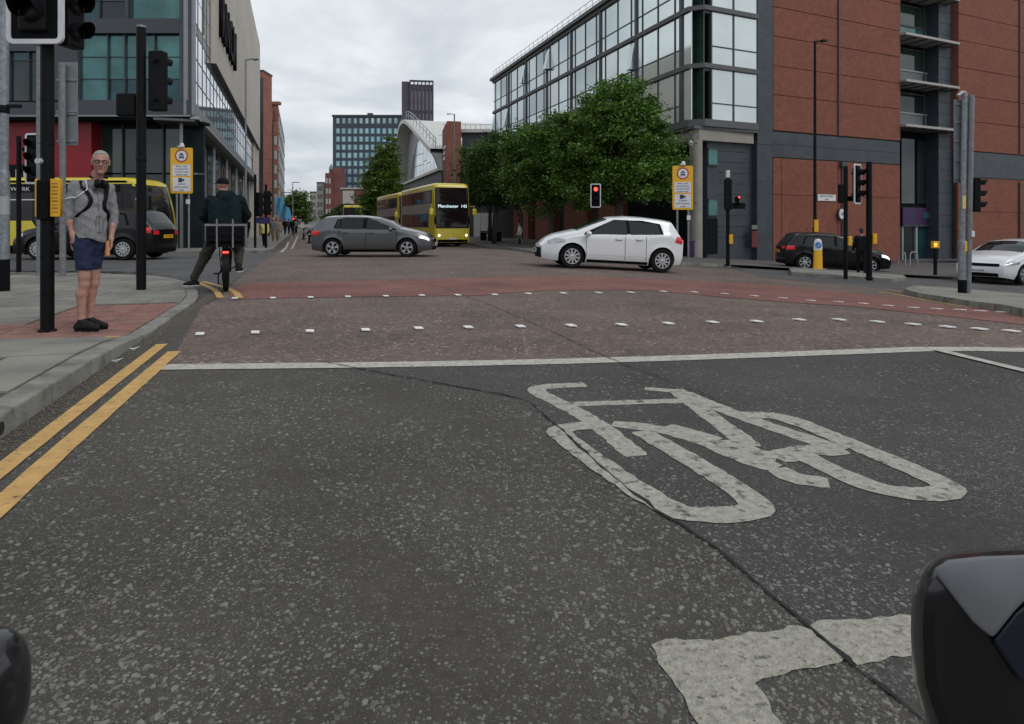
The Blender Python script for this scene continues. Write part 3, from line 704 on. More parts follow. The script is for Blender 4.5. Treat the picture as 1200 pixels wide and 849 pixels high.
# --- red brick panels
ub = [wf.u(905), wf.u(981), wf.u(1054)]
rowsU = [153, 111, 77, 42.5, 8, -27, -62, -97]
zs = [HT(y, wf.Z(ub[0])) for y in rowsU]
wf.part('brick_backing', ub[0], ub[2]-.02, g0, 22, -.45, -.1, 'brickblue')
for z0, z1 in zip(zs, zs[1:]):
    for a, b in zip(ub, ub[1:]):
        wf.part('brick_panel', a+.03, b-.03 if b < ub[2] else b, z0+.02, z1-.02, -.1, .06, 'brickred')
zb0, zb1 = HT(184, wf.Z(ub[0])), HT(154, wf.Z(ub[0]))
for zq in (0, 1):
    zm = (zb0+zb1)/2
    wf.part('dark_band', ub[0], ub[2]+.0, [zb0, zm+.01][zq], [zm-.01, zb1-.03][zq], -.1, .02, 'brickblue')
zl = [g0, HT(228, wf.Z(ub[0])), zb0-.03]
for z0, z1 in zip(zl, zl[1:]):
    for a, b in ((ub[0]+.05, wf.u(915)), (wf.u(915)+.04, ub[1]), (ub[1]+.05, ub[2])):
        wf.part('brick_panel', a, b, z0, z1-.03, -.1, .03, 'brickred')
mb = MB(); mb.tube([wf.pt(ub[1], .12, zs[0]+.1), wf.pt(ub[1], .12, 21)], .055, 8); part('drainpipe', mb, 'frame', RB, True)
mb = MB(); mb.tube([wf.pt(ub[1]+.35, .12, 0.2), wf.pt(ub[1]+.35, .12, zl[2]-.1)], .055, 8); wf.box(mb, ub[1]+.15, ub[1]+.55, zl[2]-.35, zl[2]-.05, .03, .25); part('drainpipe', mb, 'frame', RB)
# street name plate and round sign on the brick
sg = thing('street_name_plate', 'white street name plate fixed on the lower red brick wall', 'sign', (0, 0, 0))
def wsign(root, x0, x1, y0, y1, d0, d1, m, nm):
    a, b = wf.u(x0), wf.u(x1); mb = MB(); q = Wall(P0, c_dir, root, -1); q.box(mb, a, b, q.z(y1, a), q.z(y0, a), d0, d1); return part(nm, mb, m, root, fixn=True)
wsign(sg, 957, 978, 228, 235.5, .065, .09, 'signwhite', 'plate')
a_ = wf.u(967.5); pz = wf.z(231.3, a_); q_ = Wall(P0, c_dir, sg, -1)
text('BOOTH STREET', 0.17, 'signblue', sg, q_.pt(a_, .095, pz), (PI/2, 0, AC)); text('EAST', 0.15, 'signblue', sg, q_.pt(a_, .095, pz-.19), (PI/2, 0, AC))
sg = thing('round_sign', 'small round white sign low on the red brick wall left of the signals', 'sign', (0, 0, 0)); q_ = Wall(P0, c_dir, sg, -1)
c0 = q_.pt(wf.u(983), .22, wf.z(251, wf.u(983)))
def disc(c, r, ang, d0, d1, n=24, sz=1):
    mb = MB(); t = (math.cos(ang), math.sin(ang)); o_ = (math.sin(ang), -math.cos(ang))
    V = [(c[0]+t[0]*r*math.cos(2*PI*k/n)+o_[0]*d, c[1]+t[1]*r*math.cos(2*PI*k/n)+o_[1]*d, c[2]+sz*r*math.sin(2*PI*k/n)) for d in (d0, d1) for k in range(n)]
    mb.add(V, [tuple(range(n)), tuple(range(n, 2*n))[::-1]] + [(k, (k+1) % n, n+(k+1) % n, n+k) for k in range(n)]); return mb
part('sign_rim', disc(c0, .30, AC, -.03, .0, sz=1.25), 'frame', sg, fixn=True); part('sign_face', disc(c0, .25, AC, 0, .012, sz=1.25), 'signwhite', sg, fixn=True)
text('20', 0.26, 'signblue', sg, (c0[0]+.02*math.sin(AC), c0[1]-.02*math.cos(AC), c0[2]-.09), (PI/2, 0, AC), ext=.004)
# --- recess with canopies, windows and shop entrance
ur0, ur1 = ub[2], wf.u(1122)
D = -1.25
wr = lambda px: wf.u(px, D)
wf.part('recess_back', ur0-.2, ur1+1.5, g0, 22, D-.6, D-.05, 'darkint')
wf.part('recess_side_wall', wf.u(1106), wf.u(1122)-.02, g0, 22, D, -.35, 'brickblue')
mb = MB()
for zz_ in np.arange(1.0, 22, .8): wf.box(mb, wf.u(1106)+.05, wf.u(1122)-.05, zz_, zz_+.02, -.35, -.342)
part('wall_groove', mb, 'darkint', RB, fixn=True)
for (yt, yb) in ((29, 49), (66, 87), (121, 147)):
    pass
Zr = wf.Z(ur0, D)
floors = [HT(152, Zr), HT(101, Zr), HT(48, Zr), HT(-4, Zr)]
for i, z in enumerate(floors):
    # canopy slab with metal edge
    wf.part('canopy', ur0+.03, wf.u(1117), z, z+.16, D, .45, 'canopymetal')
    mb = MB()
    for k in range(6): a = ur0+.1+k*(wf.u(1117)-ur0-.2)/5; wf.box(mb, a-.03, a+.03, z-.06, z-.002, D, .40)
    part('canopy_ribs', mb, 'frame', RB, fixn=True)
    top = floors[i+1] if i < 3 else z+3.2
    um = wf.u(1081, D); ue = wf.u(1106, D)
    for (a, b) in ((ur0-.1, um-.05), (um+.05, ue)):
        wf.part('window_pane', a, b, z+1.35, top-.35, D, D+.03, random.choice(['darkpane', 'greenpane', 'tealpane2']))
        wf.part('spandrel_panel', a, b, z+.2, z+1.25, D, D+.06, 'spandrel' if i < 2 else 'tealpane')
        wf.part('window_frame', a, b, z+1.25, z+1.35, D, D+.12, 'lightmetal' if i in (0,1) else 'frame'); wf.part('window_frame', a, b, top-.35, top-.27, D, D+.12, 'frame')
    for a in (um, ue): wf.part('mullion', a-.05, a+.05, z+.16, top-.05, D, D+.14, 'frame')
Zr0 = floors[0]
zsn1, zsn0 = HT(243, Zr), HT(264, Zr)
wf.part('shop_fascia', wr(1054), wr(1098), zsn0, zsn1, D, D+.25, 'purple')
wf.part('shop_fascia_edge', wr(1054), wr(1098), zsn0-.1, zsn0, D, D+.28, 'frame')
wf.part('shop_sign_panel', wr(1077), wr(1092), HT(256, Zr), HT(249, Zr), D+.25, D+.28, 'tealpane')
for a, b in ((1056, 1071), (1074, 1090)): wf.part('window_pane', wr(a), wr(b), HT(238, Zr), Zr0-.5, D, D+.04, 'darkpane')
for a, b, n in ((1054, 1055.5, 'door_frame'), (1070, 1072, 'door_frame'), (1090, 1092, 'door_frame')): wf.part(n, wr(a), wr(b), g0, zsn0-.1, D, D+.2, 'lightmetal')
wf.part('shop_door', wr(1055.5), wr(1070), g0, zsn0-.15, D, D+.05, 'darkpane'); wf.part('window_pane', wr(1072), wr(1090), g0, zsn0-.15, D, D+.05, 'tealpane2')
wf.part('recess_wall', wr(1098), wf.u(1122, D)+1.0, g0, Zr0, D, D+.3, 'purple')
# right brick part
ux = [wf.u(1122), wf.u(1193), wf.u(1262), wf.u(1330)]
zs2 = [HT(y, wf.Z(ux[0])) for y in (176, 141, 111, 79, 47, 16, -16, -50)]
wf.part('brick_backing', ux[0]+.05, ux[-1], g0, 22, -2, -.1, 'brickblue')
wf.part('brick_return', ux[0], ux[0]+.12, zs2[0], 22, -1.9, -.1, 'brickred')
for a, b in zip(ux, ux[1:]):
    for z0, z1 in zip(zs2, zs2[1:]): wf.part('brick_panel', a+.03, b-.03, z0+.02, z1-.02, -.1, .06, 'brickred')
    zc0, zc1 = HT(207, wf.Z(ux[0])), HT(177, wf.Z(ux[0]))
    wf.part('dark_band', a, b, zc0, zc1, -.1, .02, 'brickblue')
    zq = [g0, HT(248, wf.Z(ux[0])), zc0-.03]
    for z0, z1 in zip(zq, zq[1:]): wf.part('brick_panel', a+.03, b-.03, z0, z1-.03, -.1, .03, 'brickred')
    mb = MB(); mb.tube([wf.pt(b, .12, zs2[0]+.1), wf.pt(b, .12, 21)], .05, 8); part('drainpipe', mb, 'frame', RB, True)
mb = MB(); mb.tube([wf.pt(wf.u(1193), .12, g0), wf.pt(wf.u(1193), .12, zc0-.2)], .06, 8); part('drainpipe', mb, 'frame', RB, True)
mb = MB(); wf.box(mb, -.3+uG, ux[-1], 21.9, 22.3, -9, .15); part('roof', mb, 'slabband', RB, fixn=True)
# ---------------------------------------------------------------- left: arts building
A0 = (-14.8, 30.0)
LB = thing('arts_building', 'dark panelled arts building with teal windows, red ground floor wall and pale stone box', 'building', (A0[0], A0[1], G(*A0)))
lf = Wall(A0, (-1, 0), LB, 1); ls = Wall(A0, (-0.329, 1), LB, -1)
assert lf.o[1] < 0 and ls.o[0] > 0
MM('facadedark', (0.05, 0.057, 0.068), 0.55, 0.1, var=0.12, vscale=0.8)
MM('metalgrey', (0.22, 0.23, 0.24), 0.45, 0.5, var=0.1)
MM('curtainglass', (0.62, 0.66, 0.70), 0.05, 0.85, var=0.06, vscale=0.3)
T = 17.3; zf0 = HT(135, 30); zw0 = HT(118, 30)
gl = LB.location.z-.3
def wedge(name, off, u1, dx, z0, z1, m):
    a, b, c_ = ls.pt(off, -.32, 0), ls.pt(u1, -.32, 0), lf.pt(dx, -.32-0, 0)
    a = (lf.pt(0, -.32, 0)[0]-.25, lf.pt(0, -.32, 0)[1])
    if name == 'ground_core': a = (lf.pt(1.9, -1.9, 0)[0], lf.pt(1, -1.9, 0)[1]); b = ls.pt(u1, -.9, 0); c_ = lf.pt(dx, -1.9, 0)
    mb = MB(); r0 = LB.location.z; mb.prism([a[:2], b[:2], (c_[0], b[1]), c_[:2]], z0-r0, z1-r0, 'xy'); part(name, mb, m, LB, fixn=True)
wedge('core_wall', 0, 52, 40, zf0+.02, T-.2, 'darkint')
def L(px): return (225-px)/F*30
def lfp(name, x0, x1, y0, y1, d0, d1, m, **k): return lf.part(name, L(x1), L(x0), HT(y1, 30), HT(y0, 30), d0, d1, m, **k)
lfp('fascia_panel', 90.3, 225, 118, 137, -.3, .12, 'facadedark'); lfp('fascia_panel', -120, 90, 120, 138, -.3, .05, 'facadedark')
lfp('fascia_edge', -120, 225, 135.5, 137.5, .12, .16, 'metalgrey')
lfp('corner_panel', 211.5, 225, -400, 117.5, -.3, .1, 'facadedark')
def window_grid(x0, x1, y0, y1, xs_, ys_, mats, root=None):
    X = [x0]+xs_+[x1]; Y = [y0]+ys_+[y1]
    for i in range(len(X)-1):
        for j in range(len(Y)-1): lfp('window_pane', X[i]+.6, X[i+1]-.6, Y[j]+.5, Y[j+1]-.5, -.25, -.17, random.choice(mats))
    for x in X: lfp('window_frame', x-.6, x+.6, y0, y1, -.25, -.05, 'frame')
    for y in Y[1:-1]: lfp('glazing_bar', x0, x1, y-.4, y+.4, -.25, -.12, 'frame')
window_grid(92, 211, 40, 117.5, [125, 145, 180], [66, 92], ['tealpane', 'tealpane2', 'tealpane'])
window_grid(-40, 60, 60, 118, [10, 32], [70], ['darkpane', 'tealpane2'])
lfp('fascia_panel', 60.6, 91.4, 60, 118, -.3, .02, 'facadedark'); lfp('fascia_panel', -120, 211, 22.5, 39.5, -.3, .08, 'facadedark'); lfp('fascia_panel', -120, 91, 40, 60, -.3, .0, 'facadedark')
lfp('mullion', 147, 151, -20, 22, -.3, .05, 'facadedark')
window_grid(152, 211, -55, 22, [], [-20], ['tealpane']); window_grid(60, 147, -55, 22, [92, 115], [0], ['tealpane2', 'darkpane']); window_grid(-60, 60, -55, 22, [0], [], ['darkpane'])
lfp('fascia_panel', -120, 211.3, -75, -55, -.3, .08, 'facadedark'); window_grid(-60, 211, -140, -75, [60, 150], [-110], ['tealpane2']); lfp('fascia_panel', -120, 211.3, -400, -140, -.3, .08, 'facadedark')
# ground floor facing the camera
wedge('ground_core', 0, 42, 40, gl, zf0, 'darkint')
lfp('soffit', -120, 224, 137.6, 141, -1.9, 0.0, 'darkint')
lfp('red_wall', -120, 97, 141, 300, -1.9, -.6, 'redwall')
lfp('sign_fascia', -120, 33, 192, 211, -.6, -.45, 'black')
text('RNCM', 0.62, 'signwhite', LB, lf.pt(L(31), -.44, HT(208.5, 30)), (PI/2, 0, 0), sx=1.0)
for i, x in enumerate(range(98, 222, 25)):
    for (y0, y1) in ((141, 200), (202, 292)): lfp('window_pane', x+1, min(x+24, 222), y0, y1, -1.5, -1.42, ['greenpane', 'darkpane', 'darkpane'][i % 3])
    lfp('mullion', x-.7, x+.7, 141, 300, -1.5, -1.3, 'frame')
# side: glazing, stone box, lower fascia, ground floor
uE = 42.8
z_g0, z_g1 = zf0+.55, T-.6
ls.part('corner_post', -.05, .35, zf0, T-.3, -.35, .12, 'metalgrey')
mb = MB(); ls.box(mb, .0, uE+2, zf0-.05, zf0+.5, -.3, .16); part('metal_fascia', mb, 'metalgrey', LB, fixn=True)
ls.part('metal_sill', .0, uE+2, zf0-.18, zf0-.06, -.1, .28, 'lightmetal')
us = [0.35]
while us[-1] < uE: us.append(us[-1]+1.55)
zrow = [z_g0, z_g0+1.25, z_g0+2.35, 10.3]
zup = [10.3, 10.85, 12.1, 13.3, 14.5, 15.6, 16.8]
for a, b in zip(us, us[1:]):
    for z0, z1 in zip(zrow, zrow[1:]): ls.part('window_pane', a+.04, b-.04, z0+.03, z1-.03, -.2, -.012, 'curtainglass')
    ls.part('mullion', b-.04, b+.04, z_g0, 10.3, -.2, .008, 'frame')
for z in zrow[1:]: ls.part('transom', .35, uE, z-.03, z+.03, -.2, .004, 'frame')
for a, b in zip(us[:5], us[1:6]):
    for z0, z1 in zip(zup, zup[1:]): ls.part('window_pane' if z1-z0 > .6 else 'spandrel_panel', a+.04, b-.04, z0+.03, z1-.03, -.2, -.012, 'curtainglass' if z1-z0 > .6 else 'metalgrey')
    ls.part('mullion', b-.04, b+.04, 10.3, 17, -.2, .008, 'frame')
ls.part('upper_fascia', .35, 8, 16.8, T-.6, -.25, 0, 'metalgrey')
SB0, SB1, zsb, zst = 6.6, 50.0, 10.17, 22.6
# stone cladding panels on the box
mb = MB(); ls.box(mb, SB0+.05, SB1-.05, zsb+.05, zst-.05, -1.5, .22); part('stone_backing', mb, 'joint', LB, fixn=True)
zp = [zsb, 13.3, 16.4, 19.5, zst]; up_ = [SB0+i*(SB1-SB0)/9 for i in range(10)]
for z0, z1 in zip(zp, zp[1:]):
    for a, b in zip(up_, up_[1:]): ls.part('stone_panel', a+.012, b-.012, z0+.012, z1-.012, .1, .3, 'stone')
ls.part('stone_soffit', SB0, SB1, zsb-.01, zsb+.04, -.3, .29, 'slabband'); ls.part('stone_return', SB0-.04, SB0, zsb, zst, -.3, .26, 'stone')
ls.part('end_wall', uE, 52, gl, zsb-.02, -10, .05, 'stone')
ang_s = math.atan2(ls.d[1], ls.d[0])
for ch, px in (('R', 258.5), ('N', 264.5), ('C', 269.5), ('M', 273.0)): pass
# channel letters, left to right as read from the road: text runs away from the camera
tu = ls.u(256.6, .36); te = ls.u(275, .36)
w_t = (te-tu)
zb_ = HT(60, ls.Z(tu+1))
for i, ch in enumerate('RNCM'):
    uu = tu+w_t*(i+.5)/4
    text(ch, 3.6, 'blackmatt', LB, ls.pt(uu, .42, 12.1), (PI/2, 0, ang_s), sx=w_t/4/2.75, ext=.10, extw=0.05, name='letter')
# ground floor of the side
ls.part('soffit', 0.0, uE, zf0-.3, zf0-.19, -1.6, 0.1, 'slabband')
k = 0; u_ = .6
while u_ < uE-2:
    ls.part('window_pane', u_+.06, u_+2.4, gl, zf0-.32, -.6, -.5, ['greenpane', 'tealpane2', 'greenpane', 'darkpane'][k % 4])
    ls.part('mullion', u_-.05, u_+.05, gl, zf0-.32, -.6, -.47, 'metalgrey' if k % 3 == 0 else 'frame')
    if k % 3 == 1: 
        mb = MB(); p = ls.pt(u_, -.3, 0); mb.lathe([(.11, gl-LB.location.z), (.11, zf0-.3-LB.location.z)], 12, (p[0], p[1], 0)); part('column', mb, 'lightmetal', LB, True)
    u_ += 2.5; k += 1
# ---------------------------------------------------------------- simple far buildings helper
def block(name, label, x0, x1, ytop, Z, m, depth=12, rz=0, ybase=275, cat='building', grp=None):
    cxp = (x0+x1)/2; root = thing(name, label, cat, (XZ(cxp, Z), Z, -.4), rz, grp)
    w = (x1-x0)/F*Z; h = HT(ytop, Z)+.4
    mb = MB(); mb.box(-w/2, w/2, 0, depth, 0, h); part('wall', mb, m, root); return root, w, h
def winrow(root, w, z0, z1, n, margin, frac, m, y=-.02, dep=.12, name='window', x0=None, x1=None):
    a = -w/2+margin if x0 is None else x0; b = w/2-margin if x1 is None else x1; st = (b-a)/n
    me = None
    for i in range(n):
        xc = a+(i+.5)*st
        if me is None:
            mb = MB(); mb.box(-st*frac/2, st*frac/2, y-dep/2, y+dep/2, 0, z1-z0); me = mb.mesh(name, m)
        link(name, me, root, (xc, 0, z0))
MM('blockdark', (0.045, 0.055, 0.075), 0.6, var=0.1, vscale=.3); MM('farpane', (0.34, 0.46, 0.50), 0.25, 0.3, var=0.5, vscale=0.12); MM('tealcell', (0.035, 0.14, 0.19), .4, var=.2)
Zb = 250
root, w, h = block('tower_block', 'dark tower block with a regular grid of pale windows', 390, 470, 137, Zb, 'blockdark', 18)
rowsn = 13; gh = (228-150)/F*Zb/ (rowsn-1)
for r in range(12):
    z1 = HT(151+r*9.5, Zb)+.4; z0 = z1-1.9
    winrow(root, w, z0-.15, z1+.15, 11, .9, .86, 'tealcell', y=-.01, dep=.1, name='window_surround') if r < 12 else None
    winrow(root, w, z0, z1, 11, .9, .52, 'farpane', y=-.08, dep=.1)
winrow(root, w, h-2.6, h-.6, 11, .9, .5, 'farpane'); mb = MB(); mb.tube([(0, 6, h), (0, 6, h+2)], .35, 6); mb.box(-1, 1, 5, 7, h+1.3, h+2.3); part('roof_mast', mb, 'frame', root)
mb = MB(); mb.box(-w/2-.3, w/2+.3, -.35, 18.3, h, h+.7); part('roof', mb, 'blockdark', root)
MM('purpletower', (0.07, 0.055, 0.075), .6, var=.15, vscale=.2); MM('towerfin', (0.17, 0.16, 0.19), .5, var=.2, vscale=.3)
root = thing('residential_tower', 'slender purple-grey tower with vertical window strips rising behind the arched building', 'building', (XZ(480, 300), 300, -.4), math.radians(9))
wr_ = 11.0; hT = HT(94, 300)+.4
mb = MB(); mb.box(0, wr_, 0, 16, 0, hT-1.9); part('wall', mb, 'purpletower', root)
mb = MB(); mb.box(-3.6, 0, .6, 16, 0, hT-.6); part('side_wing', mb, 'purpletower', root)
for i in range(7):
    a = .3+i*(wr_-.6)/6; mb = MB(); mb.box(a-.3, a+.3, -.5, 0, 0, hT); part('fin', mb, 'purpletower', root)
for i in range(6):
    a = .3+(i+.5)*(wr_-.6)/6
    for z0, z1 in ((hT-14, hT-5), (hT-26, hT-15.5), (hT-38, hT-27), (hT-50, hT-39)): mb = MB(); mb.box(a-.35, a+.35, -.12, 0, z0, z1); part('window_strip', mb, 'towerfin', root)
mb = MB(); mb.box(0, wr_, -.5, .2, hT-.8, hT); mb.box(0, wr_, 15.2, 16, hT-3, hT); part('roof_frame', mb, 'purpletower', root)
# ---------------------------------------------------------------- arched aquatic hall
Zn = 80.0; Q = (XZ(517, Zn), Zn)
AB = thing('arched_hall', 'grey hall with a sweeping curved roof edge and tall arched glazing', 'building', (Q[0], Q[1], -.4))
wa = Wall(Q, (-0.318, 1), AB, 1)
MM('cladding', (0.30, 0.31, 0.32), .5, .3, var=.08, vscale=.4); MM('roofwhite', (0.55, 0.55, 0.53), .5, .1, var=.08); MM('archglass', (0.45, 0.5, 0.53), .08, .8, var=.2, vscale=.3)
def ap(px, py):
    u = wa.u(px); return (u, wa.z(py, u))
outl = [ap(468.5, 262), ap(469, 240), ap(470, 217), ap(471.5, 190), ap(473.5, 165), ap(476, 150), ap(480, 142.5), ap(485, 143), ap(492, 150), ap(500, 159), ap(508, 168), ap(516.5, 177)]
outl = dense(outl, 2.0, 2)
base_z = -.4
ins = [(max(0.3, u-0.0), z-0.5) for u, z in outl]
mb = MB(); n = len(outl)
V = [wa.pt(u, -.6, z) for u, z in outl]+[wa.pt(outl[-1][0], -.6, base_z), wa.pt(outl[0][0], -.6, base_z)]
V2 = [wa.pt(u, -1.0, z) for u, z in outl]+[wa.pt(outl[-1][0], -1.0, base_z), wa.pt(outl[0][0], -1.0, base_z)]
mb.add(V+V2, [tuple(range(n+2)), tuple(range(n+2, 2*n+4))[::-1]]); part('end_wall', mb, 'cladding', AB, fixn=True)
mb = MB()                               # barrel roof running away from the road, with a projecting hood
mb.grid(lambda a, b: wa.pt(outl[int(round(a*(n-1)))][0], 1.3-b*26, outl[int(round(a*(n-1)))][1]+.25), n-1, 2)
mb.grid(lambda a, b: wa.pt(outl[int(round(a*(n-1)))][0], 1.3-b*26, outl[int(round(a*(n-1)))][1]-.35), n-1, 2)
mb.grid(lambda a, b: wa.pt(outl[int(round(a*(n-1)))][0], 1.3, outl[int(round(a*(n-1)))][1]+.25-.6*b), n-1, 1); part('curved_roof', mb, 'roofwhite', AB, True)
# arched glazing made of panes
gx0, gx1 = 476.5, 508
def gtop(px): return np.interp(px, [476.5, 480, 484, 489, 494, 500, 506, 508], [214, 185, 170, 163.5, 168, 178, 189, 196])
cols = np.linspace(gx0, gx1, 9)
for a, b in zip(cols, cols[1:]):
    ua, ub_ = wa.u(b), wa.u(a); zt_ = min(wa.z(gtop(a), ub_), wa.z(gtop(b), ua)); um_ = (ua+ub_)/2
    zb2 = wa.z(np.interp((a+b)/2, [470, 516], [217, 196]), um_)+.2; nrow = max(1, int(round((zt_-zb2)/1.6)))
    for r in range(nrow):
        z0 = zb2+(zt_-zb2)*r/nrow; z1 = zb2+(zt_-zb2)*(r+1)/nrow; l_, r__ = (z1-.05, z1-.05) if r < nrow-1 else (max(z1, wa.z(gtop(b), ua)), max(z1, wa.z(gtop(a), ub_)))
        mb = MB(); mb.hexa([wa.pt(ua+.06, -.6, z0+.05), wa.pt(ub_-.06, -.6, z0+.05), wa.pt(ub_-.06, -.5, z0+.05), wa.pt(ua+.06, -.5, z0+.05), wa.pt(ua+.06, -.6, l_), wa.pt(ub_-.06, -.6, r__), wa.pt(ub_-.06, -.5, r__), wa.pt(ua+.06, -.5, l_)]); part('window_pane', mb, 'archglass', AB, fixn=True)
u1, u2 = wa.u(516.5), wa.u(469.5)
mb = MB(); wa.box(mb, u1, u2, wa.z(197, u1)-.3, wa.z(197, u1)+.05, -.6, .3); part('ledge', mb, 'roofwhite', AB, fixn=True)
wa.part('base_wall', u1, u2, base_z, wa.z(197, u1)-.3, -.6, -.1, 'facadedark')
mb = MB()
for h_ in (0.7, 1.3): mb.tube([wa.pt(u, .6, z+h_+.25) for u, z in outl if z > 9.5 and u < wa.u(479)], .06, 5)
for u, z in outl[::2]:
    if z > 9.5 and u < wa.u(479): mb.tube([wa.pt(u, .6, z+.2), wa.pt(u, .6, z+1.55)], .05, 5)
part('roof_rail', mb, 'lightmetal', AB)
# brick stair tower with dark wall and roof terrace
bt_ = thing('brick_stair_tower', 'red brick stair tower with a dark clad wing and white railed roof terrace', 'building', (XZ(516, 77), 77, -.4), 0)
MM('towerbrick', (0.30, 0.11, 0.075), .85, var=.15, vscale=.6, brick=(.4, .15, 0))
def bx(px): return XZ(px, 77)-XZ(516, 77)
zt_ = HT(142, 77)+.4
mb = MB(); mb.hexa([(bx(514), 4, 0), (bx(524), 0, 0), (bx(540), 0.4, 0), (bx(535), 5, 0), (bx(514), 4, zt_-.6), (bx(524), 0, zt_), (bx(540), .4, zt_), (bx(535), 5, zt_)]); part('wall', mb, 'towerbrick', bt_, fixn=True)
mb = MB(); mb.box(bx(540), bx(592), 2, 10, 0, HT(153, 77)+.4); part('dark_wing', mb, 'facadedark', bt_)
mb = MB(); mb.box(bx(536), bx(595), 1.6, 20, HT(153, 77)+.4, HT(149, 77)+.4); mb.box(bx(500), bx(595), 12, 26, HT(146, 77)+.4, HT(144, 77)+.6); part('roof_terrace', mb, 'roofwhite', bt_)
mb = MB()
for i in range(14): x = bx(508)+i*.72; mb.tube([(x, 12.2, zt_-.2), (x, 12.2, zt_+1.5)], .035, 4)
for hh in (.7, 1.45): mb.tube([(bx(508), 12.2, zt_+hh), (bx(596), 12.2, zt_+hh)], .035, 4)
part('roof_rail', mb, 'lightmetal', bt_)
for k, (dy, s_) in enumerate(((0, 5), (.55, 4), (1.1, 3))):
    mb = MB(); a = .2+.0*k
    P1 = Vector((bx(514), 4, 0)); P2 = Vector((bx(524), 0, 0)); nn = Vector((-(P2-P1).y*-1, -(P2-P1).x, 0)).normalized()*-.0
    q0 = P1.lerp(P2, .3); q1 = P1.lerp(P2, .3+.1*s_); nrm = Vector(((P2-P1).y, -(P2-P1).x, 0)).normalized()*.06
    z = HT(173, 77)+.4-dy*1.2
    mb.hexa([tuple(q0), tuple(q1), tuple(q1+nrm), tuple(q0+nrm), tuple(q0+Vector((0,0,.4))), tuple(q1+Vector((0,0,.4))), tuple(q1+nrm+Vector((0,0,.4))), tuple(q0+nrm+Vector((0,0,.4)))])
    for v_i in range(8): mb.v[v_i] = (mb.v[v_i][0], mb.v[v_i][1], mb.v[v_i][2]+z)
    part('wall_lettering', mb, 'signwhite', bt_, fixn=True)
# ---------------------------------------------------------------- buildings down the road on the left
MM('orangebrick', (0.33, 0.13, 0.085), .85, var=.15, vscale=.4, brick=(.5, .2, .3))
MM('paleclad', (0.42, 0.40, 0.37), .8, var=.1)
O0 = (XZ(326, 96), 96)
OB = thing('brick_apartment_block', 'orange brick block with a dark glazed strip beyond the stone arts building', 'building', (*O0, -.4))
of = Wall(O0, (-1, 0), OB, 1); os_ = Wall(O0, (-.325, 1), OB, -1)
zT = HT(123, 96)
mb = MB(); P_ = [os_.pt(0, 0, 0)[:2], os_.pt(38, 0, 0)[:2], os_.pt(38, -12, 0)[:2], of.pt(8, 0, 0)[:2]]; mb.prism(P_, 0, zT+.4, 'xy'); part('wall', mb, 'orangebrick', OB, fixn=True)
def ofp(n_, x0, x1, y0, y1, d0, d1, m): of.part(n_, (326-x1)/F*96, (326-x0)/F*96, HT(y1, 96), HT(y0, 96), d0, d1, m)
ofp('dark_strip', 308, 320, 144, 262, 0, .15, 'facadedark'); ofp('window_pane', 308.5, 313, 147, 158, .15, .25, 'farpane'); ofp('window_pane', 314, 319.5, 147, 158, .15, .25, 'tealpane')
for r in range(6):
    for (a, b) in ((321.5, 324.6),): ofp('window_pane', a, b, 160+r*17, 170+r*17, 0, .06, 'paleclad')
for i in range(6): ofp('brick_pier', 306+i*3.3, 307.4+i*3.3, 128, 141, 0, .2, 'orangebrick')
for r in range(7):
    for cidx in range(7):
        z1 = HT(134, 96)-r*2.75; a = 1.5+cidx*5.1
        os_.part('window', a, a+2.9, z1-1.8, z1, -.03, .06, 'farpane')
    os_.part('floor_band', .3, 37.5, HT(134, 96)-r*2.75+.15, HT(134, 96)-r*2.75+.45, 0, .1, 'paleclad')
mb = MB(); of.box(mb, -.3, 8, zT+.0, zT+.45, -.5, .25); part('roof_edge', mb, 'orangebrick', OB, fixn=True)
DB = thing('dark_red_building', 'narrow dark red end wall just past the stone box', 'building', (XZ(305.5, 84), 84, -.4))
mb = MB(); w_ = 8/F*84; mb.box(-3, w_/2-.1, 0, 3, 0, HT(84, 84)+.4); part('wall', mb, 'orangebrick', DB); mb = MB(); mb.box(-3.05, w_/2-.02, -.06, 3.06, HT(84, 84)+.4, HT(83, 84)+.5); part('coping', mb, 'facadedark', DB)
mb = MB(); mb.box(w_/2-.5, w_/2-.12, -.05, 0, 3, HT(88, 84)); part('dark_strip', mb, 'facadedark', DB)
# far right side of the road: domed tower, pale terraces, low brick
MM('farred', (0.17, 0.065, 0.06), .85, var=.2, vscale=.3); MM('verdigris', (0.10, 0.26, 0.20), .6)
root = thing('domed_brick_building', 'old red brick building with a green copper dome far down the road', 'building', (XZ(385, 235), 235, -.4))
k_ = 235/F
mb = MB(); mb.box(-4*k_, 4*k_, 0, 8, 0, HT(203, 235)+.4); mb.box(4*k_, 12*k_, 1, 9, 0, HT(196, 235)+.4); part('wall', mb, 'farred', root)
mb = MB(); mb.lathe([(2.6*k_, HT(203, 235)+.4), (2.6*k_, HT(198, 235)+.4)], 8, (-.5*k_, 4, 0)); part('lantern', mb, 'farred', root)
mb = MB(); mb.lathe([(2.8*k_, HT(198, 235)+.4), (2.5*k_, HT(195.5, 235)+.4), (1.4*k_, HT(193, 235)+.4), (.3*k_, HT(191.5, 235)+.4), (0, HT(190, 235)+.4)], 12, (-.5*k_, 4, 0)); part('dome', mb, 'verdigris', root, True)
for r in range(4):
    for i in range(2): mb = MB(); mb.box(-3*k_+i*3.4*k_, -1*k_+i*3.4*k_, -.1, 0, HT(214+r*12, 235), HT(208+r*12, 235)); part('window', mb, 'paleclad', root)
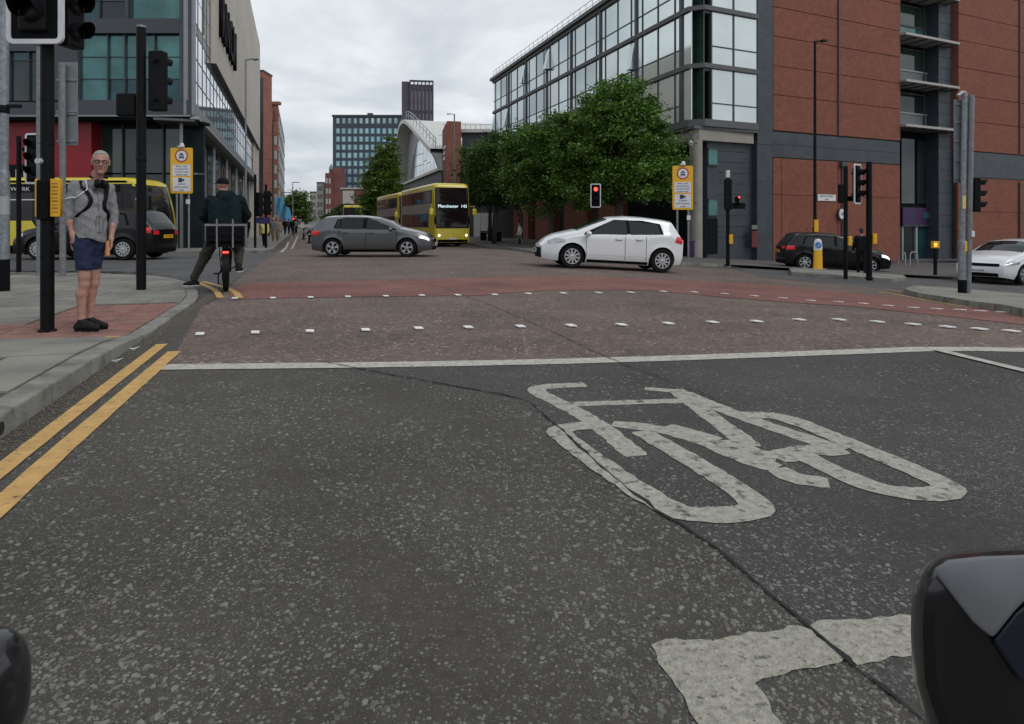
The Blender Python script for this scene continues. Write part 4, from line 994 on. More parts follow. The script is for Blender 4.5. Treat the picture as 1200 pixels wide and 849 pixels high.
for (x0, x1, y, Z, lab) in ((371, 379, 215, 260, 'pale stone terrace far down the road, left of the domed building'), (363, 371, 226, 290, 'farthest pale terrace at the end of the road'), (336, 364, 249, 330, 'low pale building closing the road behind the round tree')):
    root, w, h = block('terrace_building', lab, x0, x1, y, Z, 'paleclad', 10, grp='pale terraces down the road')
    for r in range(4): winrow(root, w, h-3-r*3.2, h-1.2-r*3.2, 3, .3, .5, 'blockdark', name='window')
    mb = MB(); mb.box(-w/2, w/2, -.2, 10, h, h+.5); part('roof', mb, 'facadedark', root)
root, w, h = block('low_brick_building', 'low red and white building in front of the tower block', 400, 430, 222, 170, 'farred', 8)
mb = MB(); mb.box(-w/2+.4, 0, -.2, 0, h-3.8, h-.4); part('white_bay', mb, 'paleclad', root); mb = MB(); mb.box(-w/2-.2, w/2+.2, -.3, 8.2, h, h+.4); part('roof', mb, 'paleclad', root)
for i in range(4): mb = MB(); mb.box(.4+i*.75, .8+i*.75, -.1, 0, h-3.2, h-1.4); part('window', mb, 'darkpane', root)
# white hoarding under the trees and a low wall
hb = thing('white_hoarding', 'white hoarding panels behind the trunks beside the bus', 'hoarding', (XZ(570, 76), 76, G(0, 76)))
for i, (a, b) in enumerate(((555, 563), (563.4, 572), (572.4, 580), (580.4, 588))): mb = MB(); mb.box(XZ(a, 76)-XZ(570, 76), XZ(b, 76)-XZ(570, 76), 0, .08, .1, 2.9); part('panel', mb, 'whiteplastic', hb)
lw_ = thing('side_brick_wall', 'low brick wall behind the hoarding', 'wall', (XZ(590, 80), 80, G(0, 80)))
mb = MB(); mb.box(-6, 3, 0, .3, 0, 4.0); part('wall', mb, 'farred', lw_); mb = MB(); mb.box(-6.1, 3.1, -.06, .36, 4.0, 4.15); part('coping', mb, 'concrete', lw_)
# ================================================================ TREES
mat('bark', (0.06, 0.05, 0.04), .9, var=.3, vscale=6, bump=.6, bscale=20)
def leafmat(name, c):
    if name in MATS: return MATS[name]
    m = bpy.data.materials.new(name); m.use_nodes = True; t = m.node_tree; N = t.nodes; b = N['Principled BSDF']
    b.inputs['Roughness'].default_value = .45; b.inputs['Specular IOR Level'].default_value = .4
    g = N.new('ShaderNodeNewGeometry'); r = N.new('ShaderNodeValToRGB'); t.links.new(g.outputs['Random Per Island'], r.inputs[0])
    r.color_ramp.elements[0].color = (c[0]*.55, c[1]*.6, c[2]*.6, 1); r.color_ramp.elements[1].color = (c[0]*1.6, c[1]*1.5, c[2]*1.3, 1)
    ln = N.new('ShaderNodeTexNoise'); ln.inputs['Scale'].default_value = 1.1; t.links.new(g.outputs['Position'], ln.inputs['Vector'])
    lr = N.new('ShaderNodeMapRange'); lr.inputs[1].default_value = .35; lr.inputs[2].default_value = .65; lr.inputs[3].default_value = .7; lr.inputs[4].default_value = 1.4; t.links.new(ln.outputs[0], lr.inputs[0])
    lm = N.new('ShaderNodeMix'); lm.data_type = 'RGBA'; lm.blend_type = 'MULTIPLY'; lm.inputs[0].default_value = 1; t.links.new(r.outputs[0], lm.inputs[6]); t.links.new(lr.outputs[0], lm.inputs[7]); t.links.new(lm.outputs[2], b.inputs['Base Color'])
    b.inputs['Transmission Weight'].default_value = 0.0
    tr = N.new('ShaderNodeBsdfTranslucent'); t.links.new(r.outputs[0], tr.inputs[0]); mx_ = N.new('ShaderNodeMixShader'); mx_.inputs[0].default_value = .25
    t.links.new(b.outputs[0], mx_.inputs[1]); t.links.new(tr.outputs[0], mx_.inputs[2]); t.links.new(mx_.outputs[0], N['Material Output'].inputs[0])
    MATS[name] = m; return m
def crown(blobs, nl, size, seed, ncl, spread):
    """blobs: (cx,cy,cz,rx,ry,rz); leaf faces gathered in twig clumps spread through the volume, denser outside"""
    r = np.random.RandomState(seed); vols = np.array([b[3]*b[4]*b[5] for b in blobs]); vols = vols/vols.sum()
    cl = []
    for b, v in zip(blobs, vols):
        n = max(4, int(ncl*v)); d = r.normal(size=(n, 3)); d /= np.linalg.norm(d, axis=1)[:, None]
        rad = np.where(r.uniform(size=n) < .16, r.uniform(1.0, 1.32, n), r.uniform(.4, 1.04, n)**.6)[:, None]
        cl.append(np.array(b[:3])+d*rad*np.array(b[3:]))
    cl = np.concatenate(cl); per = max(1, nl//len(cl))
    szs = r.uniform(.45, 1.7, len(cl))
    P = np.repeat(cl, per, 0)+r.normal(size=(len(cl)*per, 3))*spread*np.repeat(szs, per)[:, None]*np.array([1, 1, .55])
    n = len(P); a = r.normal(size=(n, 3)); a[:, 2] *= .5; a /= np.linalg.norm(a, axis=1)[:, None]
    nn = r.normal(size=(n, 3))+np.array([0, 0, .9]); b = np.cross(nn, a); b /= np.linalg.norm(b, axis=1)[:, None]+1e-6
    L_ = size*r.uniform(.6, 1.3, n)[:, None]
    V = np.stack([P-a*L_*.5, P+b*L_*.33, P+a*L_*.55, P-b*L_*.33], 1).reshape(-1, 3)
    me = bpy.data.meshes.new('crown'); me.vertices.add(4*n); me.vertices.foreach_set('co', V.ravel().astype('f'))
    me.loops.add(4*n); me.loops.foreach_set('vertex_index', np.arange(4*n)); me.polygons.add(n)
    me.polygons.foreach_set('loop_start', np.arange(n)*4); me.polygons.foreach_set('loop_total', np.full(n, 4)); me.update(calc_edges=True); return me
def tree(name, label, x, y, blobs, nl, size, seed, col, trunk_r, ncl=160, spread=.45, group=None, z=None, trunks=((0, 0),)):
    root = thing(name, label, 'tree', (x, y, (G(x, y)+.08) if z is None else z), 0, group)
    me = crown(blobs, nl, size, seed, ncl, spread); me.materials.append(leafmat('leaf %.3f %.3f' % (col[0], col[1]), col)); link('crown', me, root)
    mb = MB(); rr = random.Random(seed); top = max(b[2] for b in blobs)
    for tx, ty in trunks:
        mb.tube([(tx, ty, 0), (tx+.05, ty, top*.3), (tx*.6+.1, ty*.6, top*.6), (tx*.4, ty*.4, top*.95)], [trunk_r*1.25, trunk_r, trunk_r*.7, trunk_r*.25], 10)
        for b in blobs:
            s0 = Vector((tx*.9, ty*.9, top*rr.uniform(.3, .5))); e_ = Vector(b[:3]); mid = s0.lerp(e_, .5)+Vector((0, 0, .3))
            mb.tube([s0, mid, e_], [trunk_r*.45, trunk_r*.3, .03], 6)
    o = link('trunk', mb.mesh('trunk', MATS['bark'], True), root); return root
gT = 'trees in front of the glass office building'
# the big pair in front of the glass wing and the darker group beside the bus
tree('broadleaf_tree', 'large bushy green tree nearest the glass corner, crown reaching the second glass floor', 5.7, 35.0,
     [(0,0,5.2,2.6,2.4,2.3), (-.9,0,7.2,2.0,1.9,1.7), (.8,-.2,7.0,1.7,1.7,1.5), (.2,0,8.6,1.3,1.3,.9), (1.9,.3,5.5,1.4,1.4,1.6), (-2.2,-.2,5.0,1.5,1.5,1.8), (1.2,-.5,3.9,1.9,1.6,1.2), (-1.0,-.3,3.8,1.9,1.6,1.2), (2.5,0,4.2,1.0,1.0,1.2)], 64000, .165, 1, (.070,.150,.022), .17, 380, .27, gT)
tree('broadleaf_tree', 'middle bushy green tree left of the red signal, branches hanging low over the pavement', 2.3, 38.5,
     [(0,0,4.9,2.3,2.2,2.2), (-1.0,0,6.1,1.7,1.6,1.4), (1.2,0,6.7,1.8,1.6,1.5), (-1.5,0,3.9,1.5,1.4,1.1), (.6,-.3,3.5,1.9,1.5,1.1), (1.9,-.3,4.6,1.5,1.4,1.6)], 48000, .165, 2, (.066,.142,.022), .15, 330, .27, gT)
tree('broadleaf_tree', 'dark tree with a rounded crown right of the double decker bus', -.6, 47.0,
     [(0,0,5.4,2.4,2.2,2.2), (-1.0,0,6.3,1.7,1.7,1.5), (1.2,0,6.8,2.0,1.8,1.7), (-1.6,0,4.3,1.2,1.3,1.4), (.9,0,4.0,2.0,1.6,1.3), (2.4,0,5.5,1.6,1.6,2.0)], 40000, .18, 3, (.046,.100,.020), .16, 300, .30, gT, trunks=((-.7, 0), (1.2, .2)))
tree('broadleaf_tree', 'dark tree behind the double decker bus, low crown touching its roof line', -1.9, 55.0,
     [(0,0,6.0,2.3,2.0,2.2), (-.9,0,5.2,1.6,1.6,1.7), (1.3,0,7.0,1.8,1.8,1.7), (.2,0,4.2,2.2,1.6,1.2)], 18000, .24, 4, (.040,.075,.022), .15, 120, .42, gT)
tree('conical_tree', 'tall pointed conical tree left of the arched hall', XZ(447, 74), 74,
     [(0,0,2.6,2.3,2,1.9), (0,0,4.6,2.15,1.9,1.9), (.15,0,6.4,1.85,1.7,1.8), (.45,0,8.2,1.45,1.4,1.6), (.8,0,9.8,1.05,1.0,1.3), (1.15,0,10.9,.6,.6,.8)], 40000, .26, 5, (.085,.15,.022), .15, 420, .3)
tree('round_tree', 'round green street tree closing the view down the road on the left', XZ(347, 130), 130,
     [(0,0,5.2,2.9,2.8,3.0), (-1.4,0,4.2,1.6,1.6,1.9), (1.5,0,4.6,1.6,1.6,2.0), (0,0,7.1,1.8,1.8,1.4)], 9000, .42, 6, (.085,.14,.03), .2, 120, .5, z=-.4)
tree('round_tree', 'low green tree in front of the domed brick building', XZ(398, 120), 120,
     [(0,0,3.1,2.7,2.2,1.7), (1.6,0,3.8,1.6,1.6,1.4), (-2.0,0,2.5,1.4,1.4,1.2)], 7000, .36, 7, (.050,.080,.024), .15, 90, .4, z=-.4)
# ================================================================ VEHICLES
def wheel(parent, x, y, r, w, side, spokes, rimm='chrome'):
    wh = thing('wheel', None, None, (x, y, r)); wh.parent = parent
    s_ = side
    mb = MB(); mb.lathe([(r*.66, -w*.42), (r*.93, -w*.5), (r, -w*.3), (r, w*.3), (r*.93, w*.5), (r*.66, w*.42), (r*.66, -w*.42)], 28, axis='y'); part('tyre', mb, 'rubber', wh, True)
    yo = s_*w*.36
    mb = MB(); mb.lathe([(r*.66, yo+s_*.03), (r*.60, yo+s_*.035), (r*.58, yo-s_*.05), (0, yo-s_*.06)], 28, axis='y'); part('rim_well', mb, 'black', wh, True)
    mb = MB(); mb.lathe([(r*.67, yo+s_*.025), (r*.66, yo+s_*.04), (r*.60, yo+s_*.04), (r*.585, yo)], 28, axis='y')
    mb.lathe([(r*.15, yo), (r*.14, yo+s_*.035), (0, yo+s_*.04)], 14, axis='y')
    for k in range(spokes):
        a = 2*PI*k/spokes+.2
        for da in (-.10, .10) if spokes <= 6 else (0,):
            c1, s1 = math.cos(a+da*.4), math.sin(a+da*.4); c2, s2 = math.cos(a+da*1.4), math.sin(a+da*1.4); t = .018 if spokes <= 6 else .022
            p = []
            for yy in (yo-s_*.02, yo+s_*.03): p += [(r*.1*c1+t*s1, yy, r*.1*s1-t*c1), (r*.1*c1-t*s1, yy, r*.1*s1+t*c1), (r*.62*c2-t*s2, yy, r*.62*s2+t*c2), (r*.62*c2+t*s2, yy, r*.62*s2-t*c2)]
            mb.hexa(p)
    part('rim', mb, rimm, wh, fixn=True)
def interp(T, x): return float(np.interp(x, [t[0] for t in T], [t[1] for t in T]))
class CarBody:
    def __init__(s, L_, W_, top, belt, xw, r, low=.17, tumble=.40, nose=.30, tail=.18, taper=.2):
        s.L, s.W, s.top, s.belt, s.xw, s.r, s.low, s.tumble, s.nose, s.tail, s.taper = L_, W_/2, top, belt, xw, r, low, tumble, nose, tail, taper
    def zt(s, x): return interp(s.top, x)
    def zl(s, x):
        z = s.low + .06*max(0, (abs(x-s.L/2)-(s.L/2-.5))/.5)
        for xc in s.xw:
            R = s.r+.055; d = abs(x-xc)
            if d < R: z = max(z, s.r+math.sqrt(R*R-d*d))
        return z
    def hw(s, x, z):
        a = max(0, (abs(x-s.L/2)-(s.L/2-.95))/.95); w = s.W*(1-s.taper*a**2.4)
        b = interp(s.belt, x)
        if z > b: w -= s.tumble*(z-b)+.015
        else: w -= .10*((b-z)/.6)**2*.35
        if z < .38: w -= .05*((.38-z)/.2)**1.5
        for xc in s.xw:
            d = math.hypot(x-xc, z-s.r)
            if d < s.r+.16: w += .012*(1-max(0, (d-s.r-.05))/.11) if d > s.r+.05 else .012
        return w
    def xx(s, x, z):
        e = max(0, (x-(s.L-.5))/.5); f_ = max(0, (.45-x)/.45)
        return x - e*e*s.nose*max(0, z-.5)**1.3*1.2 - e*e*.10*max(0, .36-z)*2 + f_*f_*s.tail*max(0, .42-z) + f_*f_*.03*max(0, z-.6)
    def P(s, x, z, side, off=0): return (s.xx(x, z)-s.L/2, side*(s.hw(x, z)+off), z)
    def body(s):
        mb = MB(); xs_ = set(np.round(np.linspace(0, s.L, 90), 4))
        for xc in s.xw:
            for k in range(-12, 13): xs_.add(round(xc+(s.r+.055)*math.sin(k*PI/24)*.9999, 4))
        xs_ = sorted(xs_); nr = 16; cols = {}
        for side in (-1, 1):
            idx = []
            for x in xs_:
                zl, zt, zb = s.zl(x), s.zt(x), min(interp(s.belt, x), s.zt(x)-.01)
                zsx = [zl+(zb-zl)*(j/8) for j in range(9)] + [zb+(zt-.035-zb)*(j/6) for j in range(1, 7)] + [zt-.012, zt]
                row_ = []
                for j, z in enumerate(zsx):
                    p = s.P(x, min(z, zt), side)
                    if j == len(zsx)-2: p = (p[0], p[1]-side*.012, p[2])
                    if j == len(zsx)-1: p = (p[0], p[1]-side*.04, p[2])
                    mb.v.append(p); row_.append(len(mb.v)-1)
                idx.append(row_)
            for i in range(len(idx)-1):
                for j in range(len(idx[0])-1):
                    q = (idx[i][j], idx[i+1][j], idx[i+1][j+1], idx[i][j+1]); mb.f.append(q if side < 0 else q[::-1])
            cols[side] = idx
        # roof, bonnet and glass line across
        nv = 12; TI = []
        for i, x in enumerate(xs_):
            a = Vector(mb.v[cols[-1][i][-1]]); b = Vector(mb.v[cols[1][i][-1]]); r_ = [cols[-1][i][-1]]
            for v in range(1, nv):
                t = v/nv; q = a.lerp(b, t); k = 1-abs(2*t-1)**2.2; mb.v.append((q.x+.0*k, q.y, q.z+.055*k)); r_.append(len(mb.v)-1)
            r_.append(cols[1][i][-1]); TI.append(r_)
        for i in range(len(TI)-1):
            for j in range(nv): mb.f.append((TI[i][j], TI[i+1][j], TI[i+1][j+1], TI[i][j+1]))
        # ends
        for end, i, sg_ in ((0, 0, -1), (1, len(xs_)-1, 1)):
            prev = None
            for j in range(len(cols[-1][0])):
                a = Vector(mb.v[cols[-1][i][j]]); b = Vector(mb.v[cols[1][i][j]]); r_ = [cols[-1][i][j]]
                if j == len(cols[-1][0])-1: r_ = TI[i]
                else:
                    for v in range(1, nv):
                        t = v/nv; q = a.lerp(b, t); k = 1-abs(2*t-1)**2.5; mb.v.append((q.x+sg_*.07*k, q.y, q.z+.055*k*(j/16)**3)); r_.append(len(mb.v)-1)
                    r_.append(cols[1][i][j])
                if prev:
                    for v in range(nv):
                        q = (prev[v], prev[v+1], r_[v+1], r_[v]); mb.f.append(q if end else q[::-1])
                prev = r_
        return mb
    def patch(s, bot, top_, side, off=.006, n=10, m_=5):
        """ruled patch on the body side between two polylines of (x, z)"""
        mb = MB(); k = len(bot)-1
        def at(L_, t):
            i = min(int(t*k), k-1); f_ = t*k-i; return (L_[i][0]+(L_[i+1][0]-L_[i][0])*f_, L_[i][1]+(L_[i+1][1]-L_[i][1])*f_)
        def fn(a, b):
            p, q = at(bot, a), at(top_, a); return s.P(p[0]+(q[0]-p[0])*b, p[1]+(q[1]-p[1])*b, side, off)
        mb.grid(fn, n*k, m_); 
        if side > 0: mb.f = [f[::-1] for f in mb.f]
        return mb
    def toppatch(s, x0, x1, f0, f1, off=.012, n=10):
        mb = MB()
        def fn(a, b):
            x = x0+(x1-x0)*a; fr_ = f0+(f1-f0)*a; z = s.zt(x); w = s.hw(x, z)-.04; v = (2*b-1)*fr_; k = 1-abs(v)**2.2
            return (s.xx(x, z)-s.L/2, v*w, z+.055*k+off)
        mb.grid(fn, n, 12); return mb
    def endpatch(s, front, y0, y1, z0, z1, off=.015):
        mb = MB(); x = s.L if front else 0; sg_ = 1 if front else -1
        def fn(a, b):
            z = z0+(z1-z0)*b; w = s.hw(x, z); y = y0+(y1-y0)*a; k = 1-min(1, abs(y)/w)**2.5
            return (s.xx(x, z)-s.L/2+sg_*(.07*k+off), y, z)
        mb.grid(fn, 10, 4); return mb
def car(name, label, cat, paint, B, wins, spokes, x, y, heading, plate, lights_on=False, rear_plate=None, grille=None, group=None, screen=(2.35, 3.12), rearscreen=(.08, .42), pt='AB12 CDE', frontlight=None, rearlight=None, black_low=False, tilt=True, doors=(1.05, 1.95, 2.9)):
    c, s_ = math.cos(heading), math.sin(heading)
    f1 = (x+c*B.L*.35, y+s_*B.L*.35); r1_ = (x-c*B.L*.35, y-s_*B.L*.35)
    zf, zr_ = G(*f1), G(*r1_); pitch = -math.atan2(zf-zr_, B.L*.7)
    root = thing(name, label, cat, (x, y, (zf+zr_)/2+.014), heading, group); root.rotation_euler = (0, pitch, heading)
    part('body', B.body(), paint, root, True, fixn=False)
    mb = MB(); mb.box(-B.L/2+.35, B.L/2-.4, -B.W+.16, B.W-.16, .16, .60)
    for xc in B.xw: mb.box(xc-B.L/2-B.r-.04, xc-B.L/2+B.r+.04, -B.W+.20, B.W-.20, .40, B.r*2+.03)
    part('underbody', mb, 'blackmatt', root)
    for xc in B.xw:
        for sd__ in (-1, 1): wheel(root, xc-B.L/2, sd__*(B.W-.115), B.r, .20, sd__, spokes)
    for sd__ in (-1, 1):
        for bt, tp in wins['frame']: part('window_surround', B.patch(bt, tp, sd__, .004), 'blackmatt', root, True)
        for bt, tp in wins['glass']: part('side_window', B.patch(bt, tp, sd__, .009), 'glass', root, True)
        # door shut lines, handles, sill
        for xd in doors:
            z0 = max(B.low+.12, B.zl(xd)+.01); z1 = interp(B.belt, xd)-.01
            part('door_seam', B.patch([(xd, z0), (xd+.012, z0)], [(xd+.03, z1), (xd+.042, z1)], sd__, .003, 1, 10), 'blackmatt', root)
        for xh in (doors[0]+.14, doors[1]+.12):
            z = interp(B.belt, xh)-.085; part('door_handle', B.patch([(xh, z-.018), (xh+.17, z-.018)], [(xh, z+.014), (xh+.17, z+.014)], sd__, .028, 4, 1), paint, root, fixn=True)
            part('handle_recess', B.patch([(xh-.01, z-.03), (xh+.18, z-.03)], [(xh-.01, z+.01), (xh+.18, z+.01)], sd__, .005, 4, 1), 'blackmatt', root)
        part('sill_trim', B.patch([(B.xw[0]+B.r+.08, B.low+.01), (B.xw[1]-B.r-.08, B.low+.01)], [(B.xw[0]+B.r+.08, B.low+.09), (B.xw[1]-B.r-.08, B.low+.09)], sd__, .008, 10, 2), 'blackmatt', root, True)
        part('crease', B.patch([(doors[0]-.1, .40), (doors[2]-.05, .40)], [(doors[0]-.1, .415), (doors[2]-.05, .415)], sd__, .006, 10, 1), paint, root)
        if frontlight: part('headlamp', B.patch(*frontlight, sd__, .012), 'headlit' if lights_on else 'lens', root, True)
        if rearlight: part('tail_lamp', B.patch(*rearlight, sd__, .014), 'redlens', root, True)
        # mirror
        xm = screen[1]-.30; zm = interp(B.belt, xm)+.06; mb = MB(); yy = sd__*(B.W+.09)
        mb.grid(lambda a, b: (xm-B.L/2+.07*math.cos(2*PI*a)*(math.sin(PI*b)**.7)-.0, yy+sd__*(-.11*math.cos(PI*b)), zm+.065*math.sin(2*PI*a)*(math.sin(PI*b)**.7)), 12, 8)
        mb.hexa([(xm-B.L/2-.03, sd__*(B.W-.03), zm-.05), (xm-B.L/2+.05, sd__*(B.W-.03), zm-.05), (xm-B.L/2+.05, yy, zm-.03), (xm-B.L/2-.03, yy, zm-.03), (xm-B.L/2-.03, sd__*(B.W-.03), zm-.01), (xm-B.L/2+.05, sd__*(B.W-.03), zm-.01), (xm-B.L/2+.05, yy, zm), (xm-B.L/2-.03, yy, zm)])
        part('wing_mirror', mb, paint, root, True, fixn=True)
    part('windscreen', B.toppatch(screen[0], screen[1], .97, .93, .008), 'glass', root, True)
    part('rear_window', B.toppatch(rearscreen[0], rearscreen[1], .86, .9, .012), 'glass', root, True)
    # front: grille, lower intake, plate; rear: bumper insert, plate
    part('grille', B.endpatch(True, -.42, .42, .52, .60) if not grille else B.endpatch(True, *grille), 'blackmatt', root, True)
    part('lower_intake', B.endpatch(True, -.58, .58, .24, .36), 'blackmatt', root, True)
    for fr_, m_ in ((True, 'signwhite'), (False, 'signyellow')):
        sg_ = 1 if fr_ else -1; z = .43 if fr_ else plate; xe = B.xx(B.L if fr_ else 0, z)-B.L/2+sg_*(.07+.03)
        mb = MB(); mb.box(xe-.008, xe+.008, -.26, .26, z-.055, z+.055); pl = part('number_plate', mb, m_, root)
        text(pt, .085, 'blackmatt', pl, (xe+sg_*.010, 0, z-.03), (PI/2, 0, PI/2 if fr_ else -PI/2))
    part('rear_bumper', B.endpatch(False, -.6, .6, .22, .36), 'blackmatt', root, True)
    for sd__ in (-1, 1): part('tail_lamp_rear', B.endpatch(False, sd__*B.W*.50, sd__*B.W*.76, .80, .93), 'redlens', root, True)
    mb = MB(); mb.tube([(B.L*.28-B.L/2, 0, B.zt(B.L*.2)+.05), (B.L*.24-B.L/2, 0, B.zt(B.L*.2)+.20)], .008, 5); part('aerial', mb, 'blackmatt', root)
    return root
def paint(name, col, rough=.3, metal=.3):
    M[name] = mat(name, col, rough, metal, var=.04, coat=.8); return name
paint('greypaint', (0.115, 0.12, 0.13), .32, .6); paint('whitepaint', (0.70, 0.71, 0.73), .3, 0); M['blackpaint'] = mat('blackpaint', (0.006, 0.006, 0.007), .22, var=.04, spec=.45); paint('whitepaint2', (0.66, 0.68, 0.70), .3, 0)
# grey five door hatchback, facing right
topG = [(0,.86),(.03,.93),(.08,1.02),(.34,1.31),(.46,1.36),(.62,1.385),(1.2,1.41),(1.8,1.40),(2.3,1.345),(2.75,1.19),(3.12,.985),(3.3,.945),(3.8,.84),(4.05,.75),(4.16,.67),(4.2,.60)]
beltG = [(0,.86),(.5,.955),(1.2,.93),(3.0,.90),(3.4,.80),(4.2,.58)]
BG = CarBody(4.2, 1.78, topG, beltG, (.79, 3.37), .315)
wG = dict(frame=[([(.80,.955),(1.2,.945),(2.0,.925),(3.02,.92)], [(.93,1.30),(1.2,1.36),(2.0,1.36),(3.0,.96)])],
          glass=[([(.86,.975),(1.03,.965)], [(.96,1.27),(1.04,1.32)]), ([(1.06,.965),(1.82,.955)], [(1.08,1.325),(1.86,1.34)]), ([(1.95,.95),(2.86,.945)], [(1.97,1.335),(2.30,1.265)])])
car('grey_hatchback', 'metallic grey hatchback crossing the junction to the right in front of the double decker buses', 'car', 'greypaint', BG, wG, 5, XZ(440, 23.4), 23.4, 0.0, .78, lights_on=True,
    frontlight=([(3.78,.66),(4.0,.62),(4.14,.56)], [(3.84,.735),(4.0,.70),(4.14,.645)]), rearlight=([(.02,.75),(.32,.77)], [(.03,.90),(.30,.91)]), pt='YK60 LTN', screen=(2.38, 3.12), doors=(1.0, 1.92, 2.98))
# white supermini, facing left
topW = [(0,.86),(.03,.95),(.09,1.03),(.30,1.33),(.34,1.385),(.6,1.42),(1.1,1.455),(1.6,1.46),(2.05,1.41),(2.55,1.22),(3.02,1.01),(3.25,.95),(3.6,.85),(3.8,.75),(3.91,.66),(3.95,.58)]
beltW = [(0,.92),(.4,1.0),(1.2,.95),(2.8,.90),(3.2,.82),(3.95,.60)]
BW = CarBody(3.95, 1.70, topW, beltW, (.62, 3.13), .32)
wW = dict(frame=[([(.60,1.02),(1.2,.975),(2.0,.94),(2.84,.925)], [(.70,1.325),(1.2,1.395),(2.0,1.375),(2.80,.99)])],
          glass=[([(.68,1.035),(1.55,.985)], [(.77,1.305),(1.58,1.375)]), ([(1.64,.98),(2.72,.95)], [(1.66,1.375),(2.10,1.32)])])
car('white_hatchback', 'white small hatchback crossing to the left in front of the trees', 'car', 'whitepaint', BW, wW, 10, XZ(711, 18.4), 18.5, PI+.09, .80,
    frontlight=([(3.35,.70),(3.6,.68),(3.84,.62)], [(3.35,.78),(3.6,.80),(3.84,.72)]), rearlight=([(.02,.80),(.26,.84)], [(.06,.99),(.22,1.0)]), pt='ML16 UVE', screen=(2.18, 3.02), grille=(-.62, .62, .30, .52), doors=(1.07, 1.66, 2.74))
# black estate-like hatchback, facing right, with a roof rail; and black hatch on the left
topB = [(0,.86),(.03,.95),(.10,1.02),(.40,1.36),(.6,1.42),(1.3,1.45),(2.0,1.44),(2.5,1.36),(2.95,1.19),(3.3,1.0),(3.5,.95),(4.0,.85),(4.25,.75),(4.36,.67),(4.4,.60)]
QX = 3.9/4.4; topB0 = topB; BB = CarBody(3.9, 1.75, [(x*QX, z) for x, z in topB], [(x*QX, z) for x, z in [(0,.88),(.5,.97),(1.3,.94),(3.2,.91),(3.6,.81),(4.4,.58)]], (.70, 3.10), .315)
wB = dict(frame=[([(.62,.98),(1.3,.955),(2.1,.94),(3.18,.93)], [(.82,1.34),(1.3,1.39),(2.1,1.39),(3.16,.97)])],
          glass=[([(.72,.99),(1.98,.965)], [(.87,1.30),(2.0,1.37)]), ([(2.10,.96),(3.0,.95)], [(2.12,1.36),(2.50,1.27)])])
car('black_hatchback', 'black hatchback waiting behind the keep left bollard before the brick wall', 'car', 'blackpaint', BB, dict(frame=[([(x*QX, z) for x, z in a], [(x*QX, z) for x, z in b]) for a, b in wB['frame']], glass=[([(x*QX, z) for x, z in a], [(x*QX, z) for x, z in b]) for a, b in wB['glass']]), 7, XZ(976, 25.6), 25.8, -.12, .70, lights_on=True,
    frontlight=([(3.5,.66),(3.72,.62),(3.84,.56)], [(3.52,.76),(3.72,.72),(3.84,.66)]), rearlight=([(.02,.76),(.32,.80)], [(.04,.92),(.30,.94)]), pt='PK12 WYD', screen=(2.24, 2.94), doors=(.93, 1.79, 2.75))
BK = CarBody(4.55, 1.85, [(x*1.034, z*1.10) for x, z in topB], [(x*1.034, z*1.08) for x, z in [(0,.88),(.5,.97),(1.3,.94),(3.2,.91),(3.6,.81),(4.4,.58)]], (.85, 3.62), .345, low=.2)
wK = dict(frame=[([(x*1.034, z*1.085) for x, z in a], [(x*1.034, z*1.095) for x, z in b]) for a, b in wB['frame']], glass=[([(x*1.034, z*1.085) for x, z in a], [(x*1.034, z*1.095) for x, z in b]) for a, b in wB['glass']])
car('black_crossover', 'black crossover car in the side street behind the standing man, tail to the right', 'car', 'blackpaint', BK, wK, 12, XZ(110, 21.2), 21.4, PI-.03, .74, lights_on=False,
    frontlight=([(4.1,.74),(4.3,.70),(4.5,.64)], [(4.12,.86),(4.3,.83),(4.5,.74)]), rearlight=([(.02,.85),(.36,.88)], [(.04,1.02),(.32,1.04)]), pt='MT17 KXB', screen=(2.60, 3.42), doors=(1.08, 2.1, 3.2))
# white hatch at the right edge, facing left, three-quarter front
BA = CarBody(4.37, 1.81, [(x*4.37/4.2, z*1.07) for x, z in topG], [(x*4.37/4.2, z*1.07) for x, z in beltG], (.82, 3.48), .325)
wA = dict(frame=[([(x*1.04, z*1.072) for x, z in a], [(x*1.04, z*1.068) for x, z in b]) for a, b in wG['frame']], glass=[([(x*1.04, z*1.072) for x, z in a], [(x*1.04, z*1.068) for x, z in b]) for a, b in wG['glass']])
car('white_family_hatchback', 'white family hatchback leaving the right edge of the photo, nose to the left', 'car', 'whitepaint2', BA, wA, 5, XZ(1193, 22.6), 22.8, PI+.48, .72,
    frontlight=([(3.75,.68),(4.05,.66),(4.30,.60)], [(3.75,.74),(4.05,.77),(4.30,.72)]), rearlight=([(.02,.78),(.34,.80)], [(.03,.93),(.30,.94)]), pt='MA18 OPX', screen=(2.48, 3.24), grille=(-.6, .6, .58, .68), doors=(1.05, 2.0, 3.08))
